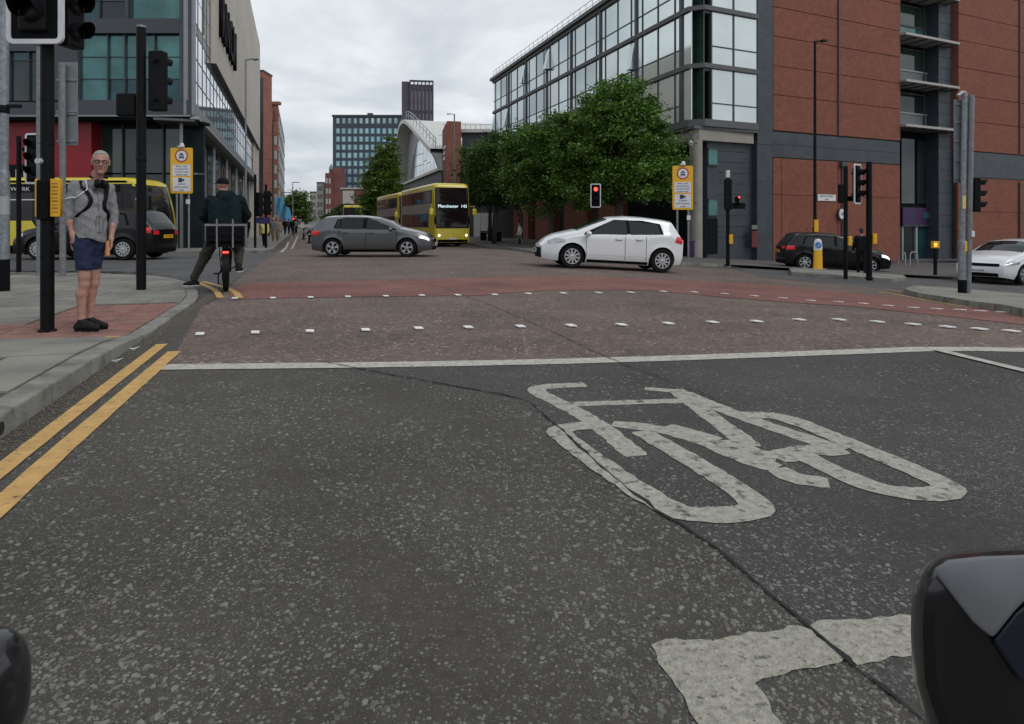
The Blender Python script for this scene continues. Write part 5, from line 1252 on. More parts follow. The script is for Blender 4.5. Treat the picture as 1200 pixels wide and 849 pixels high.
# ---------------------------------------------------------------- buses
def rounded(L_, W_, z0, z1, rv=.25, front_lean=.35, n=6, zs=None, off=0.0, xmin=None):
    """bus shell: plan with rounded corners, rounded roof edge, front leaning back towards the top; x forward"""
    def plan(inset, z):
        t = (z-z0)/(z1-z0); lean = front_lean*max(0, t-.25)**1.6
        pts = []; r = rv
        X0, X1, Y = (-L_/2+inset-off if xmin is None else xmin), L_/2-lean-inset+off, W_/2-inset+off
        for cx_, cy_, a0 in ((X1-r, Y-r, 0), (X0+r, Y-r, PI/2), (X0+r, -Y+r, PI), (X1-r, -Y+r, 1.5*PI)):
            for k in range(n+1): a = a0+k*PI/2/n; pts.append((cx_+r*math.cos(a), cy_+r*math.sin(a)))
        return pts
    rings = [(0.0, z0), (0, z0+(z1-z0)*.25), (0, z0+(z1-z0)*.5), (0, z0+(z1-z0)*.75), (0, z1-.22), (.03, z1-.12), (.09, z1-.05), (.2, z1)]
    if zs: rings = [(0, zs[0]), (0, zs[0]+(zs[1]-zs[0])*.5)]+([(0, zs[1])] if zs[1] < z1-.25 else rings[-4:])
    mb = MB(); N_ = 4*(n+1)
    for ins, z in rings: mb.v += [(x, y, z) for x, y in plan(ins, z)]
    for i in range(len(rings)-1):
        for k in range(N_): mb.f.append((i*N_+k, i*N_+(k+1) % N_, (i+1)*N_+(k+1) % N_, (i+1)*N_+k))
    mb.f.append(tuple(range((len(rings)-1)*N_, len(rings)*N_))); mb.f.append(tuple(range(N_))[::-1]); return mb
def ledge_box(root, name, x0, x1, y0, y1, z0, z1, m, bev=0, label=None): mb = MB(); mb.box(x0, x1, y0, y1, z0, z1); return part(name, mb, m, root, bev=bev, label=label)
def front_x(L_, z, z0, z1, lean): t = (z-z0)/(z1-z0); return L_/2-lean*max(0, t-.25)**1.6
def double_decker(name, label, x, y, heading, dest, group):
    L_, W_, H = 10.6, 2.50, 4.3; root = thing(name, label, 'bus', (x, y, G(x, y)), heading, group)
    z0 = .30; ln = .55
    part('body', rounded(L_, W_, z0, H, .28, ln), 'busyellow', root, True)
    fx = lambda z: front_x(L_, z, z0, H, ln)
    def band(nm, z_0, z_1, ins, m, w=W_/2-.015, off=.012, nn=8):
        mb = MB(); cr = lambda y: .28-math.sqrt(max(0, .28**2-max(0, abs(y)-(W_/2-.28))**2)) if False else (.28-math.sqrt(max(0.0, .28**2-min(.279, max(0, abs(y)-(W_/2-.28)))**2)))
        mb.grid(lambda a, b: ((fx(z_0+(z_1-z_0)*b)+off-cr((2*a-1)*w)), (2*a-1)*(w), z_0+(z_1-z_0)*b), 24, nn); return part(nm, mb, m, root, True)
    band('front_mask', 1.25, 4.0, 0, 'busblack'); band('lower_windscreen', 1.35, 2.42, 0, 'busglass', W_/2-.12, .03); band('upper_windscreen', 3.05, 3.95, 0, 'busglass', W_/2-.15, .03)
    dsp = band('destination_display', 2.55, 2.95, 0, 'blackmatt', .85, .035)
    text(dest, .30, 'screen', dsp, (fx(2.7)+.05, 0, 2.64), (PI/2, 0, PI/2), ext=.004)
    band('bumper', .32, .5, 0, 'blackmatt', W_/2-.2, .015)
    for s_ in (-1, 1):
        ya, yb = sorted((s_*(W_/2-.06), s_*(W_/2+.012)))
        ledge_box(root, 'upper_window_band', -L_/2+.5, L_/2-.75, ya, yb, 2.95, 3.85, 'busblack')
        for k in range(7): ledge_box(root, 'window', -L_/2+.6+k*1.3, -L_/2+1.8+k*1.3, *sorted((s_*(W_/2), s_*(W_/2+.02))), 3.02, 3.78, 'busglass')
        ledge_box(root, 'advert_panel', -L_/2+.5, L_/2-1.0, *sorted((s_*(W_/2-.02), s_*(W_/2+.022))), 2.28, 2.93, 'buspanel')
        ledge_box(root, 'lower_window_band', -L_/2+.5, L_/2-1.6, ya, yb, 1.3, 2.26, 'busblack')
        for k in range(6): ledge_box(root, 'window', -L_/2+.6+k*1.36, -L_/2+1.85+k*1.36, *sorted((s_*(W_/2), s_*(W_/2+.02))), 1.38, 2.2, 'busglass')
        ledge_box(root, 'mirror', L_/2-.05, L_/2+.15, *sorted((s_*(W_/2+.12), s_*(W_/2+.38))), 2.15, 2.55, 'busyellow', bev=.03)
        mb = MB(); mb.tube([(L_/2-.5, s_*(W_/2-.05), 2.75), (L_/2+.02, s_*(W_/2+.24), 2.72), (L_/2+.03, s_*(W_/2+.25), 2.5)], .025, 6); part('mirror_arm', mb, 'busyellow', root)
        mb = MB(); mb.lathe([(0, 0), (.07, .01), (.09, .04), (0, .06)], 14, axis='x', o=(L_/2-.04, s_*.95, .78)); part('headlight', mb, 'headlit', root, True)
        mb = MB(); mb.hexa([(L_/2-.22, s_*.75, .6), (L_/2-.1, s_*.75, .6), (L_/2-.28, s_*1.2, .7), (L_/2-.42, s_*1.2, .7), (L_/2-.12, s_*.8, 1.1), (L_/2+.02, s_*.8, 1.1), (L_/2-.24, s_*1.21, 1.22), (L_/2-.4, s_*1.21, 1.22)]); part('headlamp_pod', mb, 'busblack', root, fixn=True)
        for xw_ in (L_/2-2.4, -L_/2+3.0): wheel(root, xw_, s_*(W_/2-.17), .48, .28, s_, 8, 'greypole'); mb = MB(); mb.prism([(xw_+.6*math.cos(t), .42+.6*math.sin(t)) for t in np.linspace(0, PI, 12)], s_*(W_/2-.05), s_*(W_/2+.008), 'xz'); part('wheel_arch', mb, 'blackmatt', root, fixn=True)
    ledge_box(root, 'door', L_/2-1.5, L_/2-.45, *sorted((W_/2-.02, W_/2+.015)), .5, 2.3, 'busglass')
    mb = MB(); mb.box(L_/2+.005, L_/2+.02, -.26, .26, .50, .62); part('number_plate', mb, 'signwhite', root); ledge_box(root, 'underbody', -L_/2+.3, L_/2-.3, -1.1, 1.1, .18, .45, 'blackmatt')
    return root
gB = 'yellow double decker buses'
def put_bus(fn, px, Z, ang, *a):            # px: photo column of the front corner that is on the viewer's left
    d = (math.cos(ang), math.sin(ang)); n_ = (-d[1], d[0]); sgn = -1
    cx_, cy_ = XZ(px, Z), Z; Lh, Wh = 5.15, 1.2
    return (cx_-d[0]*Lh-sgn*n_[0]*Wh*0-(d[1])*(-Wh)*1.0*(-1)*(-1), cy_-d[1]*Lh+d[0]*Wh*1.0)
hb1 = math.radians(-68)
d_ = (math.cos(hb1), math.sin(hb1)); rgt = (-d_[1], d_[0])      # rgt: towards viewer's right
def busc(px, Z, off=1.18): return (XZ(px, Z)-d_[0]*5.15+rgt[0]*off, Z-d_[1]*5.15+rgt[1]*off)
b1 = busc(510, 43.2); double_decker('double_decker_bus', 'front yellow double decker bus with black glass front and lit destination display', *b1, hb1, 'Manchester  143', gB)
b2 = busc(468, 55.5); double_decker('double_decker_bus', 'second yellow double decker bus, half hidden behind the front one', *b2, hb1, '142', gB)
double_decker('double_decker_bus', 'distant yellow bus whose roof shows above the grey hatchback', XZ(414, 96), 98, math.radians(-84), '50', gB)
# single decker on the left, facing right
def single_decker():
    L_, W_, H = 11.0, 2.5, 3.0; x1 = -14.3; x = x1-L_/2; y = 26.5
    root = thing('single_decker_bus', 'yellow and black single decker bus in the side street at the left edge', 'bus', (x, y, G(x, y)), 0)
    part('body', rounded(L_, W_, .3, H, .3, .75), 'busblack', root, True)
    part('roof', rounded(L_, W_, .3, H, .3, .75, zs=(2.74, 3.0), off=.02), 'busyellow', root, True)
    part('front_bumper', rounded(L_, W_, .3, H, .3, .75, zs=(.32, 1.0), off=.02, xmin=L_/2-1.0), 'busyellow', root, True)
    mb = MB(); mb.grid(lambda a, b: (XZ(8, 25.2)-x+a*1.3-.35*b*b, -W_/2-.03, .35+.95*b), 6, 4); part('yellow_flash', mb, 'busyellow', root)
    s_ = -1
    ledge_box(root, 'window_band', -L_/2+.3, L_/2-.85, -W_/2-.012, -W_/2+.05, 1.15, 2.72, 'busblack')
    ledge_box(root, 'cove_panel', -L_/2+.3, L_/2-.95, -W_/2-.02, -W_/2, 2.42, 2.70, 'black')
    text('BEE NETWORK', .22, 'signwhite', root, (XZ(36, 25.2)-x-.05, -W_/2-.03, 2.46), (PI/2, 0, 0), sx=1.1, align='RIGHT')
    ledge_box(root, 'route_stripe', XZ(-60, 25.2)-x, XZ(44, 25.2)-x, -W_/2-.026, -W_/2, 2.10, 2.14, 'signwhite')
    for k in range(7): ledge_box(root, 'window', -L_/2+.5+k*1.25, -L_/2+1.65+k*1.25, -W_/2-.02, -W_/2, 1.25, 2.05 if k < 4 else 2.38, 'busglass')
    ledge_box(root, 'black_skirt', XZ(60, 25.2)-x, L_/2-1.2, -W_/2-.014, -W_/2+.05, .32, 1.3, 'busblack')
    fx = lambda z: front_x(L_, z, .3, H, .75)
    mb = MB(); mb.grid(lambda a, b: (fx(1.05+1.6*b)+.012-.12*abs(2*a-1)**6, (2*a-1)*(W_/2-.04), 1.05+1.6*b), 16, 8); part('windscreen', mb, 'busglass', root, True)
    mb = MB(); mb.tube([(front_x(L_, z, .3, H, .75)-.10+.0, -W_/2+.05, z) for z in np.linspace(.95, 2.8, 9)], .055, 8); mb.tube([(front_x(L_, z, .3, H, .75)-.10, W_/2-.05, z) for z in np.linspace(.95, 2.8, 9)], .055, 8); part('windscreen_surround', mb, 'busyellow', root, True, kind='stuff')
    mb = MB(); mb.grid(lambda a, b: (fx(1.15+1.5*b)+.02-.3*a, -W_/2-.014-.0*a, 1.15+1.5*b), 3, 8); part('quarter_glass', mb, 'busglass', root)
    for yy in (-.85, .85): mb = MB(); mb.lathe([(0, 0), (.1, .01), (.12, .03), (0, .07)], 12, axis='x', o=(L_/2-.03, yy, .75)); part('headlight', mb, 'lens', root, True)
    for xw_ in (L_/2-2.6, -L_/2+2.8):
        for sd__ in (-1, 1): wheel(root, xw_, sd__*(W_/2-.16), .47, .28, sd__, 8, 'greypole')
        mb = MB(); mb.prism([(xw_+.58*math.cos(t), .42+.58*math.sin(t)) for t in np.linspace(0, PI, 12)], -W_/2-.010, -W_/2+.05, 'xz'); part('wheel_arch', mb, 'blackmatt', root, fixn=True)
    mb = MB(); mb.tube([(L_/2-.6, -W_/2-.02, 2.6), (L_/2+.2, -W_/2-.15, 2.5), (L_/2+.25, -W_/2-.2, 2.2)], .03, 6); mb.box(L_/2+.15, L_/2+.33, -W_/2-.3, -W_/2-.12, 1.75, 2.25); part('mirror', mb, 'busblack', root)
    mb = MB(); mb.lathe([(.06, 0), (.06, .02), (0, .03)], 12, axis='y', o=(XZ(160, 25.2)-x, -W_/2-.05, 2.16)); part('side_lamp', mb, 'lens', root)
    ledge_box(root, 'underbody', -L_/2+.3, L_/2-.3, -1.1, 1.1, .16, .45, 'blackmatt')
single_decker()
# ================================================================ PEOPLE (continuous surfaces grown from a distance field)
def field(prims, h, k, pad=.035, cut=None, noise=None):
    A = np.array([[*p[0], *p[1]] for p in prims]); R = np.array([max(p[2], p[3]) for p in prims])
    lo = np.minimum(A[:, :3], A[:, 3:]).min(0)-R.max()-pad; hi = np.maximum(A[:, :3], A[:, 3:]).max(0)+R.max()+pad
    n = np.ceil((hi-lo)/h).astype(int)+1; ax = [lo[i]+h*np.arange(n[i]) for i in range(3)]
    D = np.full(n, 1.0)
    for p in prims:
        a, b = np.array(p[0], float), np.array(p[1], float); ra, rb = p[2], p[3]; kk = p[4] if len(p) > 4 else k; sq = np.array(p[5]) if len(p) > 5 else None
        e_ = max(ra, rb)*(1.6 if sq is not None else 1)+pad+kk
        i0 = np.maximum(0, np.floor((np.minimum(a, b)-e_-lo)/h).astype(int)); i1 = np.minimum(n, np.ceil((np.maximum(a, b)+e_-lo)/h).astype(int)+1)
        sl = tuple(slice(i0[i], i1[i]) for i in range(3))
        X, Y, Z = np.meshgrid(*[ax[i][sl[i]] for i in range(3)], indexing='ij')
        P = np.stack([X-a[0], Y-a[1], Z-a[2]], -1); ba = b-a
        if sq is not None: P = P/sq; ba = ba/sq
        l2 = ba.dot(ba); t = np.clip((P@ba)/l2, 0, 1) if l2 > 1e-9 else np.zeros(P.shape[:3])
        d = np.sqrt(((P-t[..., None]*ba)**2).sum(-1))-(ra+(rb-ra)*t)
        if sq is not None: d = d*min(sq)
        cur = D[sl]; hh = np.clip(.5+.5*(cur-d)/kk, 0, 1); D[sl] = cur+(d-cur)*hh-kk*hh*(1-hh)
    X, Y, Z = np.meshgrid(*ax, indexing='ij')
    if noise: D = D+noise(X, Y, Z)
    if cut: D = np.maximum(D, cut(X, Y, Z))
    return D, lo, h
def surf(name, D, lo, h, m, smooth=True):
    inside = D < 0; nx, ny_, nz_ = D.shape
    acc = np.zeros((nx-1, ny_-1, nz_-1, 3)); cnt = np.zeros((nx-1, ny_-1, nz_-1)); C_ = [(i, j, k) for i in (0, 1) for j in (0, 1) for k in (0, 1)]
    def cor(c): return D[c[0]:nx-1+c[0], c[1]:ny_-1+c[1], c[2]:nz_-1+c[2]]
    for a in C_:
        for b in C_:
            if a < b and sum(abs(a[i]-b[i]) for i in range(3)) == 1:
                da, db = cor(a), cor(b); x = (da < 0) != (db < 0); t = np.where(x, da/(da-db+1e-20), 0)
                for i in range(3): acc[..., i] += np.where(x, a[i]+(b[i]-a[i])*t, 0)
                cnt += x
    m_ = cnt > 0; idx = -np.ones(m_.shape, int); idx[m_] = np.arange(m_.sum()); I = np.argwhere(m_)
    V = (I+acc[m_]/cnt[m_][:, None])*h+lo
    Fc = []
    for ax_ in range(3):
        s0 = [slice(None)]*3; s1 = [slice(None)]*3; s0[ax_] = slice(0, -1); s1[ax_] = slice(1, None)
        x = inside[tuple(s0)] != inside[tuple(s1)]; u, v = [i for i in range(3) if i != ax_]
        E = np.argwhere(x); ok = (E[:, u] > 0) & (E[:, v] > 0) & (E[:, u] < D.shape[u]-1) & (E[:, v] < D.shape[v]-1); E = E[ok]
        q = []
        for du, dv in ((0, 0), (1, 0), (1, 1), (0, 1)): e_ = E.copy(); e_[:, u] -= du; e_[:, v] -= dv; q.append(idx[e_[:, 0], e_[:, 1], e_[:, 2]])
        q = np.stack(q, 1); fl = inside[E[:, 0], E[:, 1], E[:, 2]]
        if ax_ == 1: fl = ~fl
        q[~fl] = q[~fl][:, ::-1]; Fc.append(q[:, ::-1] if False else q)
    Fc = np.concatenate(Fc); Fc = Fc[(Fc >= 0).all(1)]; n = len(Fc)
    me = bpy.data.meshes.new(name); me.vertices.add(len(V)); me.vertices.foreach_set('co', V.ravel().astype('f'))
    me.loops.add(4*n); me.loops.foreach_set('vertex_index', Fc.ravel().astype('i')); me.polygons.add(n)
    me.polygons.foreach_set('loop_start', np.arange(n)*4); me.polygons.foreach_set('loop_total', np.full(n, 4))
    me.polygons.foreach_set('use_smooth', [smooth]*n); me.update(calc_edges=True); me.materials.append(M[m] if isinstance(m, str) else m); return me
def grow(name, prims, h, k, m, parent, cut=None, noise=None, label=None):
    o = link(name, surf(name, *field(prims, h, k, cut=cut, noise=noise), m), parent)
    if label: o['label'] = label
    return o
for n_, c_, r_, kw in (('skin', (0.36, 0.185, 0.145), .5, dict(vscale=22, var=.22, bump=.15, bscale=90)), ('skinleg', (0.36, 0.19, 0.15), .55, {}), ('hairgrey', (0.26, 0.245, 0.23), .8, dict(vscale=60, var=.4)), ('hairdark', (0.03, 0.022, 0.018), .7, {}),
    ('shirtgrey', (0.20, 0.20, 0.21), .9, dict(vscale=55, var=.28, bump=.5, bscale=70)), ('shortsblue', (0.008, 0.016, 0.055), .85, dict(vscale=20, var=.3)), ('shoeblack', (0.007, 0.007, 0.008), .6, dict(spec=.2)),
    ('hoodie', (0.006, 0.014, 0.016), .9, dict(vscale=20, var=.25, spec=.15)), ('trousersolive', (0.035, 0.032, 0.024), .9, dict(var=.2, vscale=10)), ('darkcloth', (0.008, 0.008, 0.010), .9, dict(spec=.15)), ('whitecloth', (0.5, 0.5, 0.48), .9, {}),
    ('yellowcloth', (0.55, 0.5, 0.18), .9, {}), ('greycloth', (0.13, 0.13, 0.14), .9, {}), ('redcloth', (0.35, 0.02, 0.025), .9, {}), ('tancloth', (0.25, 0.19, 0.14), .9, {}), ('bluecloth', (0.03, 0.05, 0.10), .9, {}), ('orange', (0.55, 0.22, 0.08), .6, {}),
    ('lips', (0.30, 0.10, 0.09), .5, {}), ('eyewhite', (0.5, 0.5, 0.48), .3, {}), ('sole', (0.5, 0.5, 0.5), .6, {})):
    M[n_] = mat(n_, c_, r_, **kw)
V3 = lambda *a: np.array(a, float)
def hand(w, d, pn, r=.0088, curl=.35, L_=.078, thumb=1):
    """w wrist, d direction the fingers point, pn palm normal (towards the thigh); returns prims: palm, four fingers, thumb"""
    d = d/np.linalg.norm(d); pn = pn-d*pn.dot(d); pn /= np.linalg.norm(pn); s_ = np.cross(d, pn)*thumb
    P = [(w, w+d*.025, .025, .026, .02)]
    P += [(w+d*.02+s_*o, w+d*.085+s_*o*1.15, .0155, .0145, .012) for o in (-.022, 0, .020)]
    for o, l, c_ in ((.030, .92, .8), (.010, 1.05, 1), (-.011, .98, 1.15), (-.031, .78, 1.3)):
        b = w+d*.088+s_*o; a1 = curl*c_; d1 = d*math.cos(a1*.5)+pn*math.sin(a1*.5); d2 = d*math.cos(a1*1.5)+pn*math.sin(a1*1.5); d3 = d*math.cos(a1*2.3)+pn*math.sin(a1*2.3)
        p1 = b+d1*.036*l; p2 = p1+d2*.026*l; p3 = p2+d3*.018*l
        P += [(b-d*.01, p1, r*1.08, r, .006), (p1, p2, r, r*.93, .004), (p2, p3, r*.93, r*.8, .004)]
    t0 = w+d*.025+s_*.022+pn*.006; t1 = t0+(s_*.62+d*.7+pn*.3)*.038; t2 = t1+(s_*.2+d*.95+pn*.35)*.032
    P += [(t0, t1, .0145, .0115, .01), (t1, t2, .0112, .0088, .005)]
    return P
def head_prims(c, f, lf, s=1.0):
    """c head centre, f facing direction, lf the person's left; up is z"""
    u = np.cross(f, lf); u = u/np.linalg.norm(u)
    q = lambda a, b, z: c+(f*a+lf*b+u*z)*s
    P = [(q(-.018, 0, .035), q(-.012, 0, .02), .083*s, .080*s, .02), (q(.012, 0, .03), q(.02, 0, -.01), .070*s, .064*s, .02), (q(.03, 0, -.045), q(.045, 0, -.078), .048*s, .032*s, .025),
         (q(0, .035, -.05), q(.035, .015, -.085), .03*s, .022*s, .02), (q(0, -.035, -.05), q(.035, -.015, -.085), .03*s, .022*s, .02),
         (q(.082, 0, .018), q(.103, 0, -.018), .009*s, .0135*s, .010), (q(.092, .011, -.022), q(.092, -.011, -.022), .008*s, .008*s, .006),
         (q(.074, .038, .028), q(.081, .012, .030), .012*s, .011*s, .012), (q(.074, -.038, .028), q(.081, -.012, .030), .012*s, .011*s, .012),
         (q(.055, .036, -.012), q(.06, .03, -.02), .018*s, .016*s, .018), (q(.055, -.036, -.012), q(.06, -.03, -.02), .018*s, .016*s, .018),
         (q(.068, .018, -.052), q(.068, -.018, -.052), .012*s, .012*s, .01), (q(.062, 0, -.09), q(.064, 0, -.088), .018*s, .018*s, .015)]
    for b in (.078, -.078): P += [(q(-.006, b, .022), q(-.004, b*1.03, -.02), .013*s, .010*s, .008), (q(-.014, b*1.08, .018), q(-.01, b*1.06, -.01), .010*s, .008*s, .006)]
    return P, q
# ---------------------------------------------------------------- the standing man (metres from his feet; x right, y away from the camera)
mx_, my_ = gp(107, 387.5, .04)
man = thing('person', 'man in grey rolled-sleeve shirt, navy shorts and black trainers with headphones round his neck, standing on the corner', 'person', (mx_, my_, G(mx_, my_)+HP(mx_, my_)))
man.rotation_euler = (0, 0, .36); man.location.x -= .06; man.scale = (.89, .89, 1.04); man['label'] = 'man in grey shirt and navy shorts with headphones round his neck, standing on the corner'
fwd = V3(.62, -.78, 0); lef = V3(.78, .62, 0); up = V3(0, 0, 1)      # body facing right and towards us, lef = his left
pel = V3(.035, .02, .93); che = V3(.06, .01, 1.28); nk = V3(.115, -.015, 1.50); hd = V3(.168, -.075, 1.655)
sh = {1: V3(.225, .10, 1.405), -1: V3(-.105, -.03, 1.425)}
el = {1: V3(.262, .12, 1.13), -1: V3(-.165, -.02, 1.165)}
wr_m = {1: V3(.250, .03, .91), -1: V3(-.110, -.07, .955)}
hip = {1: pel+lef*.085-up*.02, -1: pel-lef*.085-up*.02}
kn = {1: V3(.065, .09, .50), -1: V3(-.005, -.03, .50)}
an = {1: V3(.022, .11, .085), -1: V3(-.035, -.02, .085)}
tdir = V3(.93, -.37, 0); tdir /= np.linalg.norm(tdir)
body = []
for s_ in (1, -1):
    body += [(hip[s_], kn[s_]+up*.04, .088, .060), (kn[s_]+up*.04, kn[s_]-up*.03, .058, .053), (kn[s_]-up*.04, (kn[s_]+an[s_])/2+up*.08-tdir*.014, .052, .057), ((kn[s_]+an[s_])/2+up*.08-tdir*.014, an[s_]+up*.04, .056, .034), (an[s_]+up*.04, an[s_]-up*.03, .033, .036), (an[s_]-up*.03, an[s_]+tdir*.12-up*.05, .035, .03)]
    body += [(sh[s_]-up*.02, el[s_], .044, .038), (el[s_], el[s_]*.55+wr_m[s_]*.45, .039, .036), (el[s_]*.55+wr_m[s_]*.45, wr_m[s_], .036, .025)]
    body += [(pel+lef*s_*.045, che+lef*s_*.055, .10, .105), (che+lef*s_*.055, sh[s_]-up*.05-lef*s_*.05, .10, .055)]
body += [(nk-up*.05, nk+up*.04+V3(.012, -.012, 0), .060, .054), (nk+up*.04, hd-up*.05+V3(0, .012, 0), .054, .052)]
hf_ = V3(.21, -.97, -.09); hf_ /= np.linalg.norm(hf_); hl = V3(.97, .21, 0); hl /= np.linalg.norm(hl)
hp, hq = head_prims(hd, hf_, hl, 1.02)
body += hp
body += hand(wr_m[-1], V3(.03, -.05, -1), lef*1.0, curl=.22, thumb=-1) + hand(wr_m[1], V3(-.06, -.10, -1), V3(-.9, -.5, 0), curl=.62, thumb=1)
grow('body', body, .0052, .022, 'skin', man)
tn = lambda a, s=1.0: (lambda X, Y, Z: a*(np.sin(X*23+Z*31*s)*np.sin(Y*27-Z*17)+.6*np.sin(X*51+Y*37-Z*43)+.4*np.sin(Z*75+X*40)))
shirt = []
for s_ in (1, -1):
    shirt += [(pel+lef*s_*.045-up*.03+fwd*.015, che+lef*s_*.055, .118, .115, .03), (che+lef*s_*.055, sh[s_]-up*.06-lef*s_*.05, .112, .062, .03), (sh[s_]-lef*s_*.006, el[s_]+(sh[s_]-el[s_])*.1, .061, .052, .014), (el[s_]+(sh[s_]-el[s_])*.12, el[s_]*.72+wr_m[s_]*.28, .054, .048, .012), (sh[s_]-lef*s_*.02-up*.02, nk-up*.05, .052, .06, .03)]
shirt += [(che+fwd*.02-up*.15, pel+fwd*.04+up*.02, .11, .118)]
grow('shirt', shirt, .0075, .035, 'shirtgrey', man, noise=tn(.0042), cut=lambda X, Y, Z: np.maximum(.915-Z-.22*X+.012*np.sin(X*24), np.where((np.abs(X-.12) < .12) & (Z > 1.3), Z-1.505-(.0)*X, -1)))
shorts = []
for s_ in (1, -1): shorts += [(pel+lef*s_*.04, hip[s_]-lef*s_*.02-up*.05, .112, .112), (hip[s_]-lef*s_*.012, kn[s_]+up*.14, .104, .084, .012)]
grow('shorts', shorts, .008, .03, 'shortsblue', man, noise=tn(.004), cut=lambda X, Y, Z: np.maximum(.60-Z, Z-.98))
for s_ in (1, -1):
    a = an[s_]; heel = a-tdir*.045; toe = a+tdir*.175
    g_ = lambda p, z: V3(p[0], p[1], z)
    grow('shoe', [(g_(heel, .045), g_(a+tdir*.09, .048), .043, .045), (g_(a+tdir*.06, .048), g_(toe, .034), .046, .036), (g_(a, .06), g_(a, .10), .045, .042), (g_(a+tdir*.02, .085), g_(a+tdir*.10, .055), .036, .03)], .006, .02, 'shoeblack', man, cut=lambda X, Y, Z: .004-Z)
    mb = MB(); q_ = [g_(heel-tdir*.03, 0), g_(toe+tdir*.03, 0)]; n_ = V3(-tdir[1], tdir[0], 0)
    pts = []
    for k in range(20): t = 2*PI*k/20; c_ = math.cos(t); w_ = .043 if c_ > -0.2 else .036; pts.append(tuple((q_[0]+(q_[1]-q_[0])*(.5+.5*c_)+n_*w_*math.sin(t))[:2]))
    mb.prism(pts, .0, .016, 'xy'); part('shoe_sole', mb, 'shoeblack', man, fixn=True)
# hair: close cropped cap with grey sides
hair = [(hq(-.022, 0, .038), hq(-.016, 0, .028), .0855, .082, .02), (hq(-.05, 0, 0), hq(-.055, 0, -.03), .062, .05, .02), (hq(.015, 0, .045), hq(.028, 0, .048), .066, .058, .02)]
def hcut(X, Y, Z):
    a = (X-hd[0])*hf_[0]+(Y-hd[1])*hf_[1]+(Z-hd[2])*hf_[2]; z = Z-hd[2]
    return np.maximum(a-.052-np.maximum(0, z-.07)*.9, -z-.045+a*.9)
grow('hair', hair, .0055, .02, 'hairgrey', man, noise=lambda X, Y, Z: .002*np.sin(X*300)*np.sin(Y*280+Z*310), cut=hcut)
gl_ = MB()
for b in (.033, -.033):
    c_ = hq(.092, b, .012); ring = [tuple(c_+hl*.026*math.cos(t)*(1)+V3(0, 0, 1)*.018*math.sin(t)-hf_*.004*(b/.033*math.cos(t)) ) for t in np.linspace(0, 2*PI, 15)]
    gl_.tube(ring, .0032, 6)
    gl_.tube([tuple(c_+hl*b*.8), tuple(hq(.0, b*2.45, .018))], .0030, 6)
gl_.tube([tuple(hq(.098, .009, .014)), tuple(hq(.098, -.009, .014))], .003, 6); part('glasses', gl_, 'black', man, True)
for b in (.033, -.033):
    mb = MB(); mb.lathe([(0, -.008), (.008, -.006), (.011, 0), (.008, .006), (0, .008)], 10, tuple(hq(.073, b, .012))); ey = part('eye', mb, 'eyewhite', man, True)
    mb = MB(); mb.lathe([(0, -.004), (.0045, -.002), (.0045, .002), (0, .004)], 8, tuple(hq(.082, b, .011))); part('iris', mb, 'hairdark', ey, True)
mb = MB(); mb.tube([tuple(hq(.076, .024, -.052)), tuple(hq(.083, .010, -.049)), tuple(hq(.084, 0, -.050)), tuple(hq(.083, -.010, -.049)), tuple(hq(.076, -.024, -.052))], [.002, .0042, .005, .0042, .002], 6); part('mouth', mb, 'lips', man, True)
def sdv(prims, p, k=.03):
    D = 1.0
    for q in prims:
        a, b = np.array(q[0], float), np.array(q[1], float); kk = q[4] if len(q) > 4 else k; ba = b-a; l2 = ba.dot(ba); t = min(1, max(0, (p-a).dot(ba)/l2)) if l2 > 1e-9 else 0
        d = np.linalg.norm(p-a-t*ba)-(q[2]+(q[3]-q[2])*t); h_ = min(1, max(0, .5+.5*(D-d)/kk)); D = D+(d-D)*h_-kk*h_*(1-h_)
    return D
def onto(prims, p, off):
    p = np.array(p, float)
    for _ in range(12):
        d = sdv(prims, p); g_ = np.array([sdv(prims, p+e_)-sdv(prims, p-e_) for e_ in np.eye(3)*.004])
        n_ = np.linalg.norm(g_)
        if n_ < 1e-9: break
        p = p-g_/n_*(d-off)*.8
    return p
# headphones round the neck
nb_ = nk+V3(.022, -.025, -.012)
mb = MB(); mb.tube([tuple(nb_+lef*(.088*math.cos(t))+fwd*(.075*math.sin(t)+.0)+up*(.028-.03*max(0, math.sin(t)))) for t in np.linspace(-.3-PI, .3, 15)], .011, 8); part('headphone_band', mb, 'black', man, True)
for s_, o_ in ((1, .05), (-1, -.055)):
    p_ = onto(shirt, nb_+lef*o_+fwd*.105-up*.04, .022); grow('headphone_cup', [(p_-up*.012, p_+up*.012, .036, .034), (p_+fwd*.016, p_+fwd*.018, .030, .030)], .006, .015, 'black', man)
